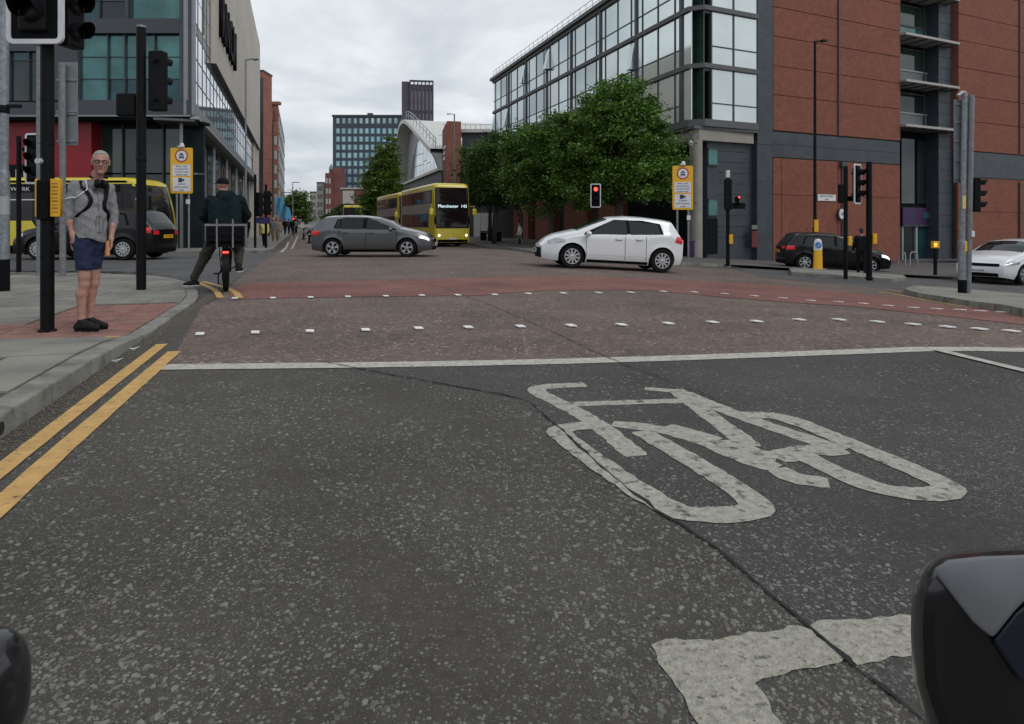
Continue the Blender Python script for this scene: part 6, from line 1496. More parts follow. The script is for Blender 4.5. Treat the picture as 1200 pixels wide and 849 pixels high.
# backpack strap, back pad, drinking tube, pocket and the thing in his left hand
P_ = [sh[-1]+lef*.075-fwd*.11-up*.02, sh[-1]+lef*.07+up*.058, sh[-1]+lef*.075+fwd*.095-up*.07, che-lef*.075+fwd*.128-up*.02, che-lef*.155+fwd*.02-up*.16]
def ribbon(pts, w, side, m_, nm, th=.008):
    pts = [np.array(p) for p in pts]; D_ = []
    for i in range(len(pts)-1):
        p0, p1, p2, p3 = pts[max(i-1, 0)], pts[i], pts[i+1], pts[min(i+2, len(pts)-1)]
        for t in np.linspace(0, 1, 7)[:-1]: D_.append(.5*((2*p1)+(-p0+p2)*t+(2*p0-5*p1+4*p2-p3)*t*t+(-p0+3*p1-3*p2+p3)*t**3))
    D_.append(pts[-1]); D_ = [onto(shirt, p, .007) for p in D_]; mb = MB(); sd_ = np.array(side)/np.linalg.norm(side); n = len(D_)
    for i, p in enumerate(D_):
        d = D_[min(i+1, n-1)]-D_[max(i-1, 0)]; nn = np.cross(d, sd_); nn /= np.linalg.norm(nn)+1e-9
        mb.v += [tuple(p-sd_*w/2-nn*th/2), tuple(p+sd_*w/2-nn*th/2), tuple(p+sd_*w/2+nn*th/2), tuple(p-sd_*w/2+nn*th/2)]
    for i in range(n-1):
        for k in range(4): mb.f.append((i*4+k, i*4+(k+1) % 4, (i+1)*4+(k+1) % 4, (i+1)*4+k))
    return part(nm, mb, m_, man, True, fixn=True)
ribbon(P_, .045, lef, 'black', 'backpack_strap')
P2_ = [p+lef*.0 for p in (sh[1]-lef*.075-fwd*.10, sh[1]-lef*.07+up*.055, sh[1]-lef*.08+fwd*.10-up*.08, che+lef*.08+fwd*.128-up*.05, che+lef*.15+fwd*.0-up*.2)]
ribbon(P2_, .045, lef, 'black', 'backpack_strap')
bk = che-fwd*.165; grow('backpack', [(bk-up*.17-lef*.06, bk+up*.08-lef*.05, .06, .055), (bk-up*.17+lef*.06, bk+up*.08+lef*.05, .06, .055)], .012, .05, 'darkcloth', man)
mb = MB(); tp = [sh[-1]+lef*.085-fwd*.06+up*.05, sh[-1]+lef*.09+fwd*.09+up*.03, sh[-1]+lef*.07+fwd*.125-up*.06, sh[-1]+lef*.0+fwd*.115-up*.10, sh[-1]-lef*.055+fwd*.075-up*.115, el[-1]-lef*.062+up*.13+fwd*.02]
dn = []
for i in range(len(tp)-1):
    p0, p1, p2, p3 = tp[max(i-1, 0)], tp[i], tp[i+1], tp[min(i+2, len(tp)-1)]
    for t in np.linspace(0, 1, 7)[:-1]: dn.append(tuple(.5*((2*p1)+(-p0+p2)*t+(2*p0-5*p1+4*p2-p3)*t*t+(-p0+3*p1-3*p2+p3)*t**3)))
mb.tube([tuple(onto(shirt, p, .008)) for p in dn], .0075, 6); part('drinking_tube', mb, 'whiteplastic', man, True)
pc = pel+fwd*.192+up*.12+lef*.045
mb = MB()
for (a, b) in (((-.055, -.075), (.055, -.075)), ((.055, -.075), (.05, .075)), ((.05, .075), (-.05, .075)), ((-.05, .075), (-.055, -.075))): mb.tube([tuple(onto(shirt, pc+lef*(a[0]+(b[0]-a[0])*t)+up*(a[1]+(b[1]-a[1])*t), .003)) for t in (0, .33, .66, 1)], .0045, 5)
part('pocket_seam', mb, 'greycloth', man, True)
mb = MB(); mb.tube([tuple(onto(shirt, che+fwd*.14+up*(.18-.056*i_)+lef*.015, .003)) for i_ in range(10)], .005, 6); part('shirt_placket', mb, 'greycloth', man, True)
ho = thing('paper_bag', 'small orange-brown packet held in the standing man\'s left hand', 'packet', tuple(man.location+Matrix.Rotation(.36, 3, 'Z') @ Vector((wr_m[1]+V3(-.028, -.045, -.10))*V3(.89, .89, 1.04))))
mb = MB(); mb.grid(lambda a, b: (.025*math.cos(2*PI*a)*(1-.3*b), .017*math.sin(2*PI*a)*(1-.2*b), -.075+.15*b+.006*math.sin(9*a)), 14, 6); mb.f.append(tuple(i*7 for i in range(14))); mb.f.append(tuple(i*7+6 for i in range(14))); part('packet', mb, 'orange', ho, True)
# ---------------------------------------------------------------- cyclist waiting astride a cargo e-bike, seen from behind
bx_, by_ = gp(261, 342.5)
BR = .40; BL = (bx_, by_+.12, G(bx_, by_))
bike = thing('delivery_bicycle', 'dark electric bicycle with a fat rear tyre and lit rear lamp under the hooded cyclist', 'bicycle', BL, BR)
def tyre(mbn, y, z, r, w, root):
    wt = thing('wheel', None, None, (0, y, z)); wt.parent = root
    mb = MB(); pr = [(r-w*1.0, -w*.3), (r-w*.5, -w*.5), (r-w*.1, -w*.35), (r, 0), (r-w*.1, w*.35), (r-w*.5, w*.5), (r-w, w*.3), (r-w, -w*.3)]; mb.lathe(pr, 36, axis='x'); part('tyre', mb, 'rubber', wt, True)
    mb = MB(); mb.lathe([(r-w, -.015), (r-w-.02, -.012), (r-w-.02, .012), (r-w, .015)], 30, axis='x'); mb.lathe([(0, -.05), (.03, -.05), (.03, .05), (0, .05)], 10, axis='x')
    for k in range(18): t = 2*PI*k/18; mb.tube([(.03*(-1)**k, .025*math.cos(t), .025*math.sin(t)), (0, (r-w-.01)*math.cos(t), (r-w-.01)*math.sin(t))], .002, 4)
    part('rim', mb, 'greypole', wt)
tyre('r', 0, .34, .34, .095, bike); tyre('f', 1.12, .34, .34, .08, bike)
mb = MB()
for pts, r_ in (([(0, .55, .32), (0, .30, .82)], .022), ([(0, .30, .76), (0, .92, .86)], .026), ([(0, .55, .32), (0, .90, .80)], .034), ([(0, .94, 1.02), (0, .98, .72)], .024)): mb.tube(pts, r_, 10)
for s_ in (-1, 1): mb.tube([(s_*.07, 0, .34), (s_*.04, .5, .32)], .014, 8); mb.tube([(s_*.07, 0, .34), (s_*.03, .30, .72)], .012, 8); mb.tube([(s_*.06, .98, .74), (s_*.06, 1.12, .34)], .018, 8)
part('frame', mb, 'black', bike, True)
mb = MB(); mb.tube([(-.30, .80, 1.10), (-.2, .9, 1.12), (0, .95, 1.08), (.2, .9, 1.12), (.30, .80, 1.10)], .013, 8); mb.tube([(0, .94, 1.0), (0, .95, 1.08)], .016, 8); part('handlebar', mb, 'black', bike, True)
grow('saddle', [(V3(0, .20, .90), V3(0, .42, .90), .05, .022), (V3(-.05, .19, .9), V3(.05, .19, .9), .04, .04)], .01, .03, 'black', bike)
mb = MB()
for s_ in (-1, 1): mb.tube([(s_*.10, -.20, .76), (s_*.10, .28, .76)], .009, 6); mb.tube([(s_*.10, -.16, .76), (s_*.075, 0, .34)], .008, 6)
for k in range(5): mb.tube([(-.10, -.18+k*.1, .76), (.10, -.18+k*.1, .76)], .006, 5)
part('rack', mb, 'black', bike)
mb = MB(); mb.grid(lambda a, b: ((b-.5)*.11, -.385*math.cos(a*2.4-.35), .34+.385*math.sin(a*2.4-.35)), 16, 3); mb.grid(lambda a, b: ((b-.5)*.11, -.378*math.cos(a*2.4-.35), .34+.378*math.sin(a*2.4-.35)), 16, 3); part('mudguard', mb, 'black', bike, True)
mb = MB(); mb.box(-.045, .045, -.262, -.235, .655, .685); part('rear_light', mb, 'redlit', bike, bev=.004); mb = MB(); mb.box(-.07, .07, -.24, -.225, .52, .60); part('rear_reflector_plate', mb, 'blackmatt', bike)
mb = MB(); mb.tube([(-.14, .55, .27), (.14, .55, .37)], .010, 6); mb.box(-.21, -.12, .51, .60, .255, .275); mb.box(.12, .21, .51, .60, .365, .385)
mb.tube([(-.09, .03, .34), (-.12, -.05, .26), (-.11, -.02, .12)], .012, 6); part('pedals_and_stand', mb, 'blackmatt', bike)
cr = thing('crate', 'black plastic crate with open slats and pale webbing straps on the bicycle rack', 'crate', BL, BR)
mb = MB(); x0, x1, y0, y1, z0, z1 = -.29, .29, -.36, .06, .775, 1.16
for xx_, sx in ((x0, .012), (x1-.012, .012)):
    for z in (z0, z0+.09, z0+.18, z0+.27, z1-.03): mb.box(xx_, xx_+sx, y0, y1, z, z+.035)
for yy in (y0, y1-.012):
    for z in (z0, z0+.085, z0+.165, z0+.245, z1-.035): mb.box(x0+.012, x1-.012, yy, yy+.012, z, z+.035)
    for x in (x0, x0+.17, x1-.21, x1-.04): mb.box(x, x+.04, yy-.003 if yy == y0 else yy+.012, yy if yy == y0 else yy+.015, z0, z1)
mb.box(x0, x1, y0, y1, z0-.012, z0); part('slats', mb, 'blackmatt', cr)
grow('liner', [(V3(x0+.13, y0+.12, z0+.12), V3(x1-.13, y0+.12, z0+.12), .105, .105), (V3(x0+.13, -.1, z1-.12), V3(x1-.14, -.1, z1-.11), .12, .13), (V3(x0+.13, -.1, z0+.14), V3(x1-.13, -.1, z0+.14), .13, .13)], .014, .05, 'darkcloth', cr)
mb = MB(); mb.box(-.02+x0, x1+.02, y0-.008, y0-.0005, z1-.055, z1-.02)
for x in (-.13, .11): mb.box(x-.012, x+.012, y0-.013, y0-.0065, z0-.03, z1+.06); mb.box(x-.012, x+.012, y0-.012, y0+.1, z1+.055, z1+.062)
part('strap', mb, 'greypole', cr, kind='stuff')
cb_ = thing('person', 'cyclist in dark hooded top and cap astride the bicycle, one foot on the kerb', 'person', BL, BR)
kz = .04
hipc = V3(-.02, .26, 1.02); chc = V3(-.02, .34, 1.42); ncc = V3(-.01, .40, 1.66); hdc = V3(-.07, .47, 1.81)
shc = {1: V3(.22, .36, 1.56), -1: V3(-.24, .36, 1.55)}; elc = {1: V3(.33, .50, 1.30), -1: V3(-.36, .52, 1.27)}; wrc = {1: V3(.27, .76, 1.13), -1: V3(-.29, .76, 1.13)}
hpc = {1: hipc+V3(.10, 0, -.02), -1: hipc+V3(-.10, 0, -.02)}; knc = {1: V3(.20, .66, .68), -1: V3(-.34, .44, .58)}; anc = {1: V3(.20, .50, .38), -1: V3(-.50, .34, .13+kz)}
tr_ = []; 
for s_ in (1, -1): tr_ += [(hpc[s_], knc[s_], .125, .090), (knc[s_], anc[s_]+V3(0, 0, .05), .086, .064)]
tr_ += [(hipc-V3(.06, 0, 0), hipc+V3(.06, 0, 0), .13, .13)]
bd = [(hipc, chc, .09, .09), (ncc-V3(0, .02, .08), hdc-V3(0, 0, .06), .058, .055)]
for s_ in (1, -1): bd += [(hpc[s_], knc[s_], .085, .055), (knc[s_], anc[s_], .052, .036), (chc+V3(s_*.05, 0, 0), shc[s_]-V3(s_*.05, 0, .05), .08, .045), (shc[s_], elc[s_], .046, .038), (elc[s_], wrc[s_], .038, .026)]
ff = V3(-.75, .66, 0); ff /= np.linalg.norm(ff); fl_ = V3(-ff[1], ff[0], 0)
hpp, hqc = head_prims(hdc, ff, fl_, 1.0); bd += hpp
for s_ in (1, -1): bd += hand(wrc[s_], V3(-s_*.12, .98, -.1), V3(0, 0, -1), curl=.9, thumb=-s_)
grow('body', bd, .008, .022, 'skin', cb_)
hood = [(hipc+V3(-.08, 0, -.06), chc+V3(-.12, 0, .02), .17, .15), (hipc+V3(.08, 0, -.06), chc+V3(.12, 0, .02), .17, .15), (chc, ncc-V3(0, .0, .08), .15, .10)]
for s_ in (1, -1): hood += [(chc+V3(s_*.09, 0, .03), shc[s_]-V3(s_*.03, 0, .04), .13, .085), (shc[s_], elc[s_], .092, .078), (elc[s_], wrc[s_]-V3(0, .03, 0), .076, .05)]
hood += [(ncc+V3(-.07, -.06, -.02), ncc+V3(.08, -.06, -.02), .085, .085), (ncc+V3(0, -.11, -.08), ncc+V3(0, -.10, -.16), .095, .07)]
grow('hooded_top', hood, .010, .04, 'hoodie', cb_, noise=tn(.004))
grow('trousers', tr_, .010, .04, 'trousersolive', cb_, noise=tn(.006), cut=lambda X, Y, Z: Z-1.06)
for s_, td in ((1, V3(.25, .95, 0)), (-1, V3(-.75, .2, 0))):
    td /= np.linalg.norm(td); a = anc[s_]-V3(0, 0, .0); zb = a[2]-.095
    g_ = lambda p, z: V3(p[0], p[1], z)
    if s_ < 0: td = V3(-.80, -.1, 0)
    grow('shoe', [(g_(a-td*.05, zb+.045), g_(a+td*.09, zb+.048), .045, .045), (g_(a+td*.06, zb+.048), g_(a+td*.17, zb+.036), .046, .036), (g_(a, zb+.06), g_(a, zb+.12), .046, .045)], .009, .02, 'shoeblack', cb_, cut=lambda X, Y, Z: zb+.01-Z)
    grow('shoe_sole', [(g_(a-td*.06, zb+.012), g_(a+td*.175, zb+.012), .046, .040)], .009, .01, 'sole', cb_, cut=lambda X, Y, Z: np.maximum(zb-Z, Z-zb-.022))
grow('cap', [(hqc(-.02, 0, .055), hqc(-.01, 0, .05), .096, .092, .02), (hqc(-.05, 0, .02), hqc(-.05, 0, .0), .07, .065)], .009, .02, 'darkcloth', cb_, cut=lambda X, Y, Z: hdc[2]+.028-Z)
mb = MB(); mb.grid(lambda a, b: tuple(hqc(.05+.115*b*math.sin(PI*(.1+.8*a))**.5, .075*math.cos(PI*(.05+.9*a)), .052-.012*b-.01*abs(2*a-1))), 10, 4); mb.grid(lambda a, b: tuple(hqc(.05+.115*b*math.sin(PI*(.1+.8*a))**.5, .075*math.cos(PI*(.05+.9*a)), .046-.012*b-.01*abs(2*a-1))), 10, 4); part('cap_peak', mb, 'darkcloth', cb_, True)
mb = MB(); p_ = hqc(.085, -.03, .075); mb.lathe([(0, -.008), (.014, 0), (0, .008)], 8, tuple(p_)); part('cap_badge', mb, 'signwhite', cb_, True)
# ---------------------------------------------------------------- people further off
def small_person(label, px, pyfeet, Z, H, top_, legs, hairm, face=(0, -1), stride=.12, arm=.05, bag=None, group='people far down the pavements', h=.022):
    x = XZ(px, Z); hgt = HT(pyfeet, Z)
    root = thing('person', label, 'person', (x, Z, hgt), 0, group); s = H/1.75
    f_ = V3(face[0], face[1], 0); f_ /= np.linalg.norm(f_); l = V3(-f_[1], f_[0], 0); u = V3(0, 0, 1)
    q = lambda a, b, z: (f_*a+l*b+u*z)*s
    legs_p = []; bd = []
    for k in (1, -1):
        hp_, kn_, an_ = q(0, .09*k, .92), q(stride*.7*k+.02, .09*k, .50), q(stride*k-.02, .085*k, .09)
        legs_p += [(hp_, kn_, .095*s, .068*s), (kn_, an_, .066*s, .05*s)]; bd += [(hp_, kn_, .08*s, .055*s), (kn_, an_, .05*s, .038*s), (an_, an_+f_*.13*s-u*.04*s, .042*s, .034*s)]
    tp_ = [(q(0, .07, .95), q(.01, .09, 1.32), .115*s, .12*s), (q(0, -.07, .95), q(.01, -.09, 1.32), .115*s, .12*s), (q(0, .15, 1.38), q(0, -.15, 1.38), .085*s, .085*s)]
    for k in (1, -1):
        a_, b_2, c_ = q(0, .19*k, 1.42), q(-.04+arm*k, .25*k, 1.14), q(.08+arm*k*2, .24*k, .90)
        tp_ += [(a_, b_2, .062*s, .05*s), (b_2, c_, .05*s, .036*s)]; bd += [(a_-u*.02*s, b_2, .036*s, .032*s), (b_2, c_, .032*s, .026*s), (c_, c_-u*.07*s, .034*s, .026*s), (c_-u*.03*s+f_*.02*s, c_-u*.06*s+f_*.045*s, .014*s, .011*s)]
    bd += [(q(0, 0, .95), q(0, 0, 1.36), .085*s, .085*s), (q(.01, 0, 1.42), q(.03, 0, 1.58), .055*s, .052*s)]; hh, hq_ = head_prims(q(.03, 0, 1.64), f_, l, s*1.02); bd += hh
    grow('body', bd, h*.8, .03, 'skin', root); grow('top', tp_, h, .04, top_, root, noise=tn(.006)); grow('trousers', legs_p, h, .03, legs, root)
    grow('hair', [(hq_(-.03, 0, .045), hq_(-.02, 0, .04), .088*s, .085*s), (hq_(-.06, 0, -.01), hq_(-.06, 0, -.04), .055*s, .05*s)], h*.8, .02, hairm, root, cut=None)
    if bag: grow('bag', [(q(-.17, 0, 1.1), q(-.17, 0, 1.35), .13*s, .11*s)], h, .03, bag, root)
    return root
gpl = 'people far down the pavements'
small_person('walker in black on the pavement below the stone box, nearest the glass front', 290.5, 279.5, 58, 1.75, 'darkcloth', 'darkcloth', 'hairdark', (.2, .9))
small_person('person in a yellow and dark top behind the far signal pole on the left', 310, 290.5, 38.5, 1.66, 'yellowcloth', 'darkcloth', 'hairdark', (.1, -1))
small_person('person in a grey top walking beyond the far left signals, left of a companion', 320.5, 284.5, 44, 1.7, 'greycloth', 'tancloth', 'hairgrey', (0, -1))
small_person('person in a pale top walking beyond the far left signals, right of a companion', 325.5, 284.5, 45, 1.68, 'tancloth', 'tancloth', 'hairdark', (0, -1))
small_person('person in red far down the left pavement', 315, 277.5, 62, 1.7, 'redcloth', 'bluecloth', 'hairdark', (0, 1))
for px, fy, Z, m_, lab in ((334, 276, 66, 'darkcloth', 'leftmost of the dark figures far down the left pavement'), (338.5, 275.5, 70, 'bluecloth', 'dark blue figure second from the left far down the pavement'), (342.5, 275.5, 68, 'darkcloth', 'dark figure third from the left far down the pavement'), (347, 275, 74, 'greycloth', 'rightmost grey figure far down the left pavement')):
    small_person(lab, px, fy, Z, 1.72, m_, 'darkcloth', 'hairdark', (.2, 1), h=.03)
small_person('person in dark clothes and backpack walking under the trees right of the bus', 574.5, 286, 56, 1.68, 'darkcloth', 'darkcloth', 'hairdark', (-.5, .8), bag='darkcloth')
small_person('person in a white top and grey trousers walking left under the trees', 609, 290.5, 45, 1.72, 'whitecloth', 'greycloth', 'hairdark', (-.9, .2), stride=.2)
small_person('person in black standing between the signal poles in front of the black hatchback', 1009.5, 322, 23.2, 1.66, 'darkcloth', 'darkcloth', 'hairdark', (.2, .9), h=.016, group=None)
# ================================================================ STREET FURNITURE
def sigheads(root, x, y, z, ang, lit_=None, board=True, s=1.0, name='signal_head', n=3):
    """a signal head: z is the centre of the middle lamp, ang turns its face (0 faces the camera)"""
    hd_ = thing(name, None, None, (x, y, z)); hd_.parent = root; hd_.rotation_euler = (0, 0, ang)
    mb = MB(); mb.box(-.13*s, .13*s, -.07*s, .10*s, -.17*n*s+.0, .17*n*s)
    part('housing', mb, 'black', hd_, bev=.02*s)
    if board:
        w, t, b = .27*s, .62*s if n == 3 else .45*s, .045*s
        mb = MB(); mb.box(-w+b, w-b, -.02*s, .0, -t+b, t-b); part('backing_board', mb, 'blackmatt', hd_)
        def rr_(W_, H_, r): return [(cx_+r*math.cos(a0+k*PI/10), cz_+r*math.sin(a0+k*PI/10)) for cx_, cz_, a0 in ((W_-r, H_-r, 0), (-W_+r, H_-r, PI/2), (-W_+r, -H_+r, PI), (W_-r, -H_+r, 1.5*PI)) for k in range(6)]
        o_, i_ = rr_(w, t, .07*s), rr_(w-b, t-b, .03*s); N_ = len(o_); mb = MB()
        for y_ in (-.028*s, .004*s): mb.v += [(p[0], y_, p[1]) for p in o_]+[(p[0], y_, p[1]) for p in i_]
        for k in range(N_):
            j = (k+1) % N_; mb.f += [(k, j, N_+j, N_+k), (2*N_+k, 3*N_+k, 3*N_+j, 2*N_+j), (k, 2*N_+k, 2*N_+j, j), (N_+k, N_+j, 3*N_+j, 3*N_+k)]
        part('white_border', mb, 'signwhite', hd_, fixn=True)
    for i in range(n):
        zc = ((n-1)/2-i)*.33*s; on = (lit_ == i)
        mb = MB(); mb.lathe([(0, -.098*s), (.06*s, -.094*s), (.10*s, -.078*s), (.105*s, -.07*s)], 20, (0, 0, zc), 'y'); part('lens', mb, 'redlit' if on else 'sigglass', hd_, True)
        mb = MB(); L_ = .21*s
        mb.grid(lambda a, b: (.125*s*math.cos(-.35+a*(PI+.7)), -.07*s-b*L_*(.45+.55*math.sin(PI*a)), zc+.125*s*math.sin(-.35+a*(PI+.7))), 16, 3)
        mb.grid(lambda a, b: (.118*s*math.cos(-.35+a*(PI+.7)), -.07*s-b*L_*(.45+.55*math.sin(PI*a)), zc+.118*s*math.sin(-.35+a*(PI+.7))), 16, 3); part('hood', mb, 'blackmatt', hd_, True)
    mb = MB(); mb.box(-.03*s, .03*s, .10*s, .16*s, .3*s, .36*s); mb.box(-.03*s, .03*s, .10*s, .16*s, -.36*s, -.3*s); part('bracket', mb, 'black', hd_, kind='stuff')
    return hd_
def pole(root, x, y, r, z1, m='black', z0=-.05, name='pole', x1=None):
    mb = MB(); mb.tube([(x, y, z0), (x if x1 is None else x1, y, z1)], r, 16); o = part(name, mb, m, root, True); return o
def base_at(px, py, h): x, y = gp(px, py, h); return x, y, G(x, y)+h
# 1 the near black signal post beside the man
x, y, z = base_at(55.5, 388, .04)
t1 = thing('traffic_signal', 'near black traffic signal post beside the standing man, white bordered board and yellow push button boxes', 'traffic light', (x, y, z)); t1['label'] = 'near black traffic signal post beside the standing man, with yellow push button boxes'
pole(t1, 0, 0, .062, 3.75)
mb = MB(); mb.lathe([(.062, 0), (.085, .0), (.085, .012), (.066, .02)], 18); part('base_collar', mb, 'black', t1, True)
s1 = y/F                                # metres per photo pixel at this distance
sigheads(t1, (51-55.5)*s1, -.10, 1.08-z+(264-14)*s1+.33, 0, None, True, 1.05)
sigheads(t1, (78-55.5)*s1, .08, 1.12-z+(264-24)*s1+.16, math.radians(80), None, False, .82, 'side_signal_head')
for dx, wd in ((-9.2, 3.2), (12.8, 11.5)):
    mb = MB(); zc = 1.12-z+(264-232)*s1; mb.box((dx-wd/2)*s1, (dx+wd/2)*s1, -.05, -.005, zc-.195, zc+.19)
    bxp = part('push_button_box', mb, 'signyellow', t1, bev=.006)
    if wd > 5:
        for k in range(9): mb = MB(); mb.box((dx-wd*.30)*s1, (dx+wd*.30)*s1, -.0525, -.05, zc-.15+k*.036, zc-.142+k*.036+.006*(k % 2)); part('print_line', mb, mat('print brown', (.28, .13, .02), .5), bxp)
mb = MB(); mb.lathe([(0, -.05), (.03, -.048), (.036, -.03), (.036, .03)], 16, ((52-55.5)*s1, -.05, 1.12-z+(264-190)*s1), 'y'); part('lamp_cap', mb, 'lens', t1, True)
mb = MB(); mb.box(-.055, .055, -.085, .02, 1.12-z+(264-258)*s1, 1.12-z+(264-212)*s1); part('control_box', mb, 'blackmatt', t1, bev=.01)
mb = MB()
for zc in (1.9, 2.35, .75): mb.lathe([(.066, zc), (.066, zc+.02)], 16)
part('strap', mb, 'black', t1, kind='stuff')
# 2 black post further along with side signal
x, y, z = base_at(165.5, 339.5, .04); s2 = y/F
t2 = thing('traffic_signal', 'tall black signal post on the corner between the man and the cyclist', 'traffic light', (x, y, z))
pole(t2, 0, 0, .075, 1.12-z+(264-32)*s2); mb = MB(); mb.lathe([(0, 0), (.07, -.005), (.078, -.04)], 16, (0, 0, 1.12-z+(264-30)*s2)); part('cap', mb, 'greypole', t2, True)
sigheads(t2, (184-165.5)*s2, .05, 1.12-z+(264-95)*s2, math.radians(180-5), None, False, .98)
mb = MB(); mb.box((135-165.5)*s2, (158-165.5)*s2, 0, .25, 1.12-z+(264-136)*s2, 1.12-z+(264-109)*s2); part('detector_box', mb, 'black', t2, bev=.03)
mb = MB(); mb.box((158-165.5)*s2, 0, .04, .12, 1.12-z+(264-128)*s2, 1.12-z+(264-120)*s2); mb.lathe([(.08, 1.12-z+(264-190)*s2), (.085, 1.12-z+(264-187)*s2), (.08, 1.12-z+(264-184)*s2)], 14); part('bracket', mb, 'black', t2, kind='stuff')
# 3 galvanised lamp post at the left edge
x, y, z = base_at(4.5, 341, .04); s3 = y/F
t3 = thing('lamp_post', 'galvanised lamp post with a black base at the left edge', 'lamp post', (x, y, z))
pole(t3, 0, 0, .082, 1.9, 'galv'); pole(t3, 0, 0, .068, 8.5, 'galv', 1.88); mb = MB(); mb.lathe([(.085, 1.85), (.085, 1.9), (.068, 1.98)], 18); part('collar', mb, 'galv', t3, True)
pole(t3, 0, 0, .084, (341-304)*s3, 'blackmatt', 0, 'painted_base'); mb = MB(); mb.lathe([(.078, 1.12-z+(264-133)*s3), (.082, 1.12-z+(264-131)*s3), (.082, 1.12-z+(264-126)*s3), (.078, 1.12-z+(264-124)*s3)], 16); mb.box(.06, .3, -.03, .0, 1.12-z+(264-127)*s3, 1.12-z+(264-123)*s3); part('clamp', mb, 'black', t3)
mb = MB(); mb.lathe([(.083, 1.25), (.083, 1.55)], 18); part('patch_band', mb, 'lightmetal', t3, True)
mb = MB(); mb.tube([(0, 0, 8.4), (0, 0, 8.7), (.4, -.3, 8.9), (1.0, -.6, 8.95)], .04, 8); mb.box(.8, 1.4, -.8, -.5, 8.9, 9.0); part('lantern_arm', mb, 'galv', t3)
# 4 big sign seen from behind on two grey posts behind the near signal
x, y, z = base_at(60, 323, .04); s4 = y/F
t4 = thing('road_sign', 'back of a grey direction sign on two grey posts behind the near signal', 'sign', (x, y, z))
for px, yt in ((46.5, 56), (73.5, 75)): pole(t4, (px-60)*s4, 0, .062, 1.12-z+(264-yt)*s4, 'greypole')
mb = MB(); mb.box((65-60)*s4, (88-60)*s4, .08, .10, 1.12-z+(264-170)*s4, 1.12-z+(264-72)*s4); part('sign_plate', mb, 'signback', t4, bev=.006)
for yy in (93, 130, 133, 165): mb = MB(); mb.box((64-60)*s4, (87.5-60)*s4, .055, .08, 1.12-z+(264-yy-1)*s4, 1.12-z+(264-yy+1)*s4); part('stiffening_rail', mb, 'galv', t4)
# 5 thin black post and small far signal at the left
x, y, z = base_at(22, 318, .05); s5 = y/F
t5 = thing('traffic_signal', 'small traffic signal with white bordered board between lamp post and near signal', 'traffic light', (x, y, z)); pole(t5, 0, 0, .05, 1.12-z+(264-160)*s5)
x, y, z = base_at(41, 316, .05); s5 = y/F
t5b = thing('signal_post', 'slim black post at the left carrying nothing but a cap', 'post', (x, y, z)); pole(t5b, 0, 0, .045, 1.12-z+(264-200)*s5); mb = MB(); mb.lathe([(.06, 0), (.06, .03)], 12); part('base_collar', mb, 'black', t5b)
C.objects.unlink(t5b.children[0]); [bpy.data.objects.remove(o_) for o_ in list(t5b.children)]; bpy.data.objects.remove(t5b)
sigheads(t5, (41-22)*s5, .0, 1.12-z+(264-189)*s5, math.radians(-8), None, True, .95)
mb = MB(); mb.box(0, (41-22)*s5, .1, .16, 1.12-z+(264-180)*s5, 1.12-z+(264-176)*s5); part('bracket', mb, 'black', t5)
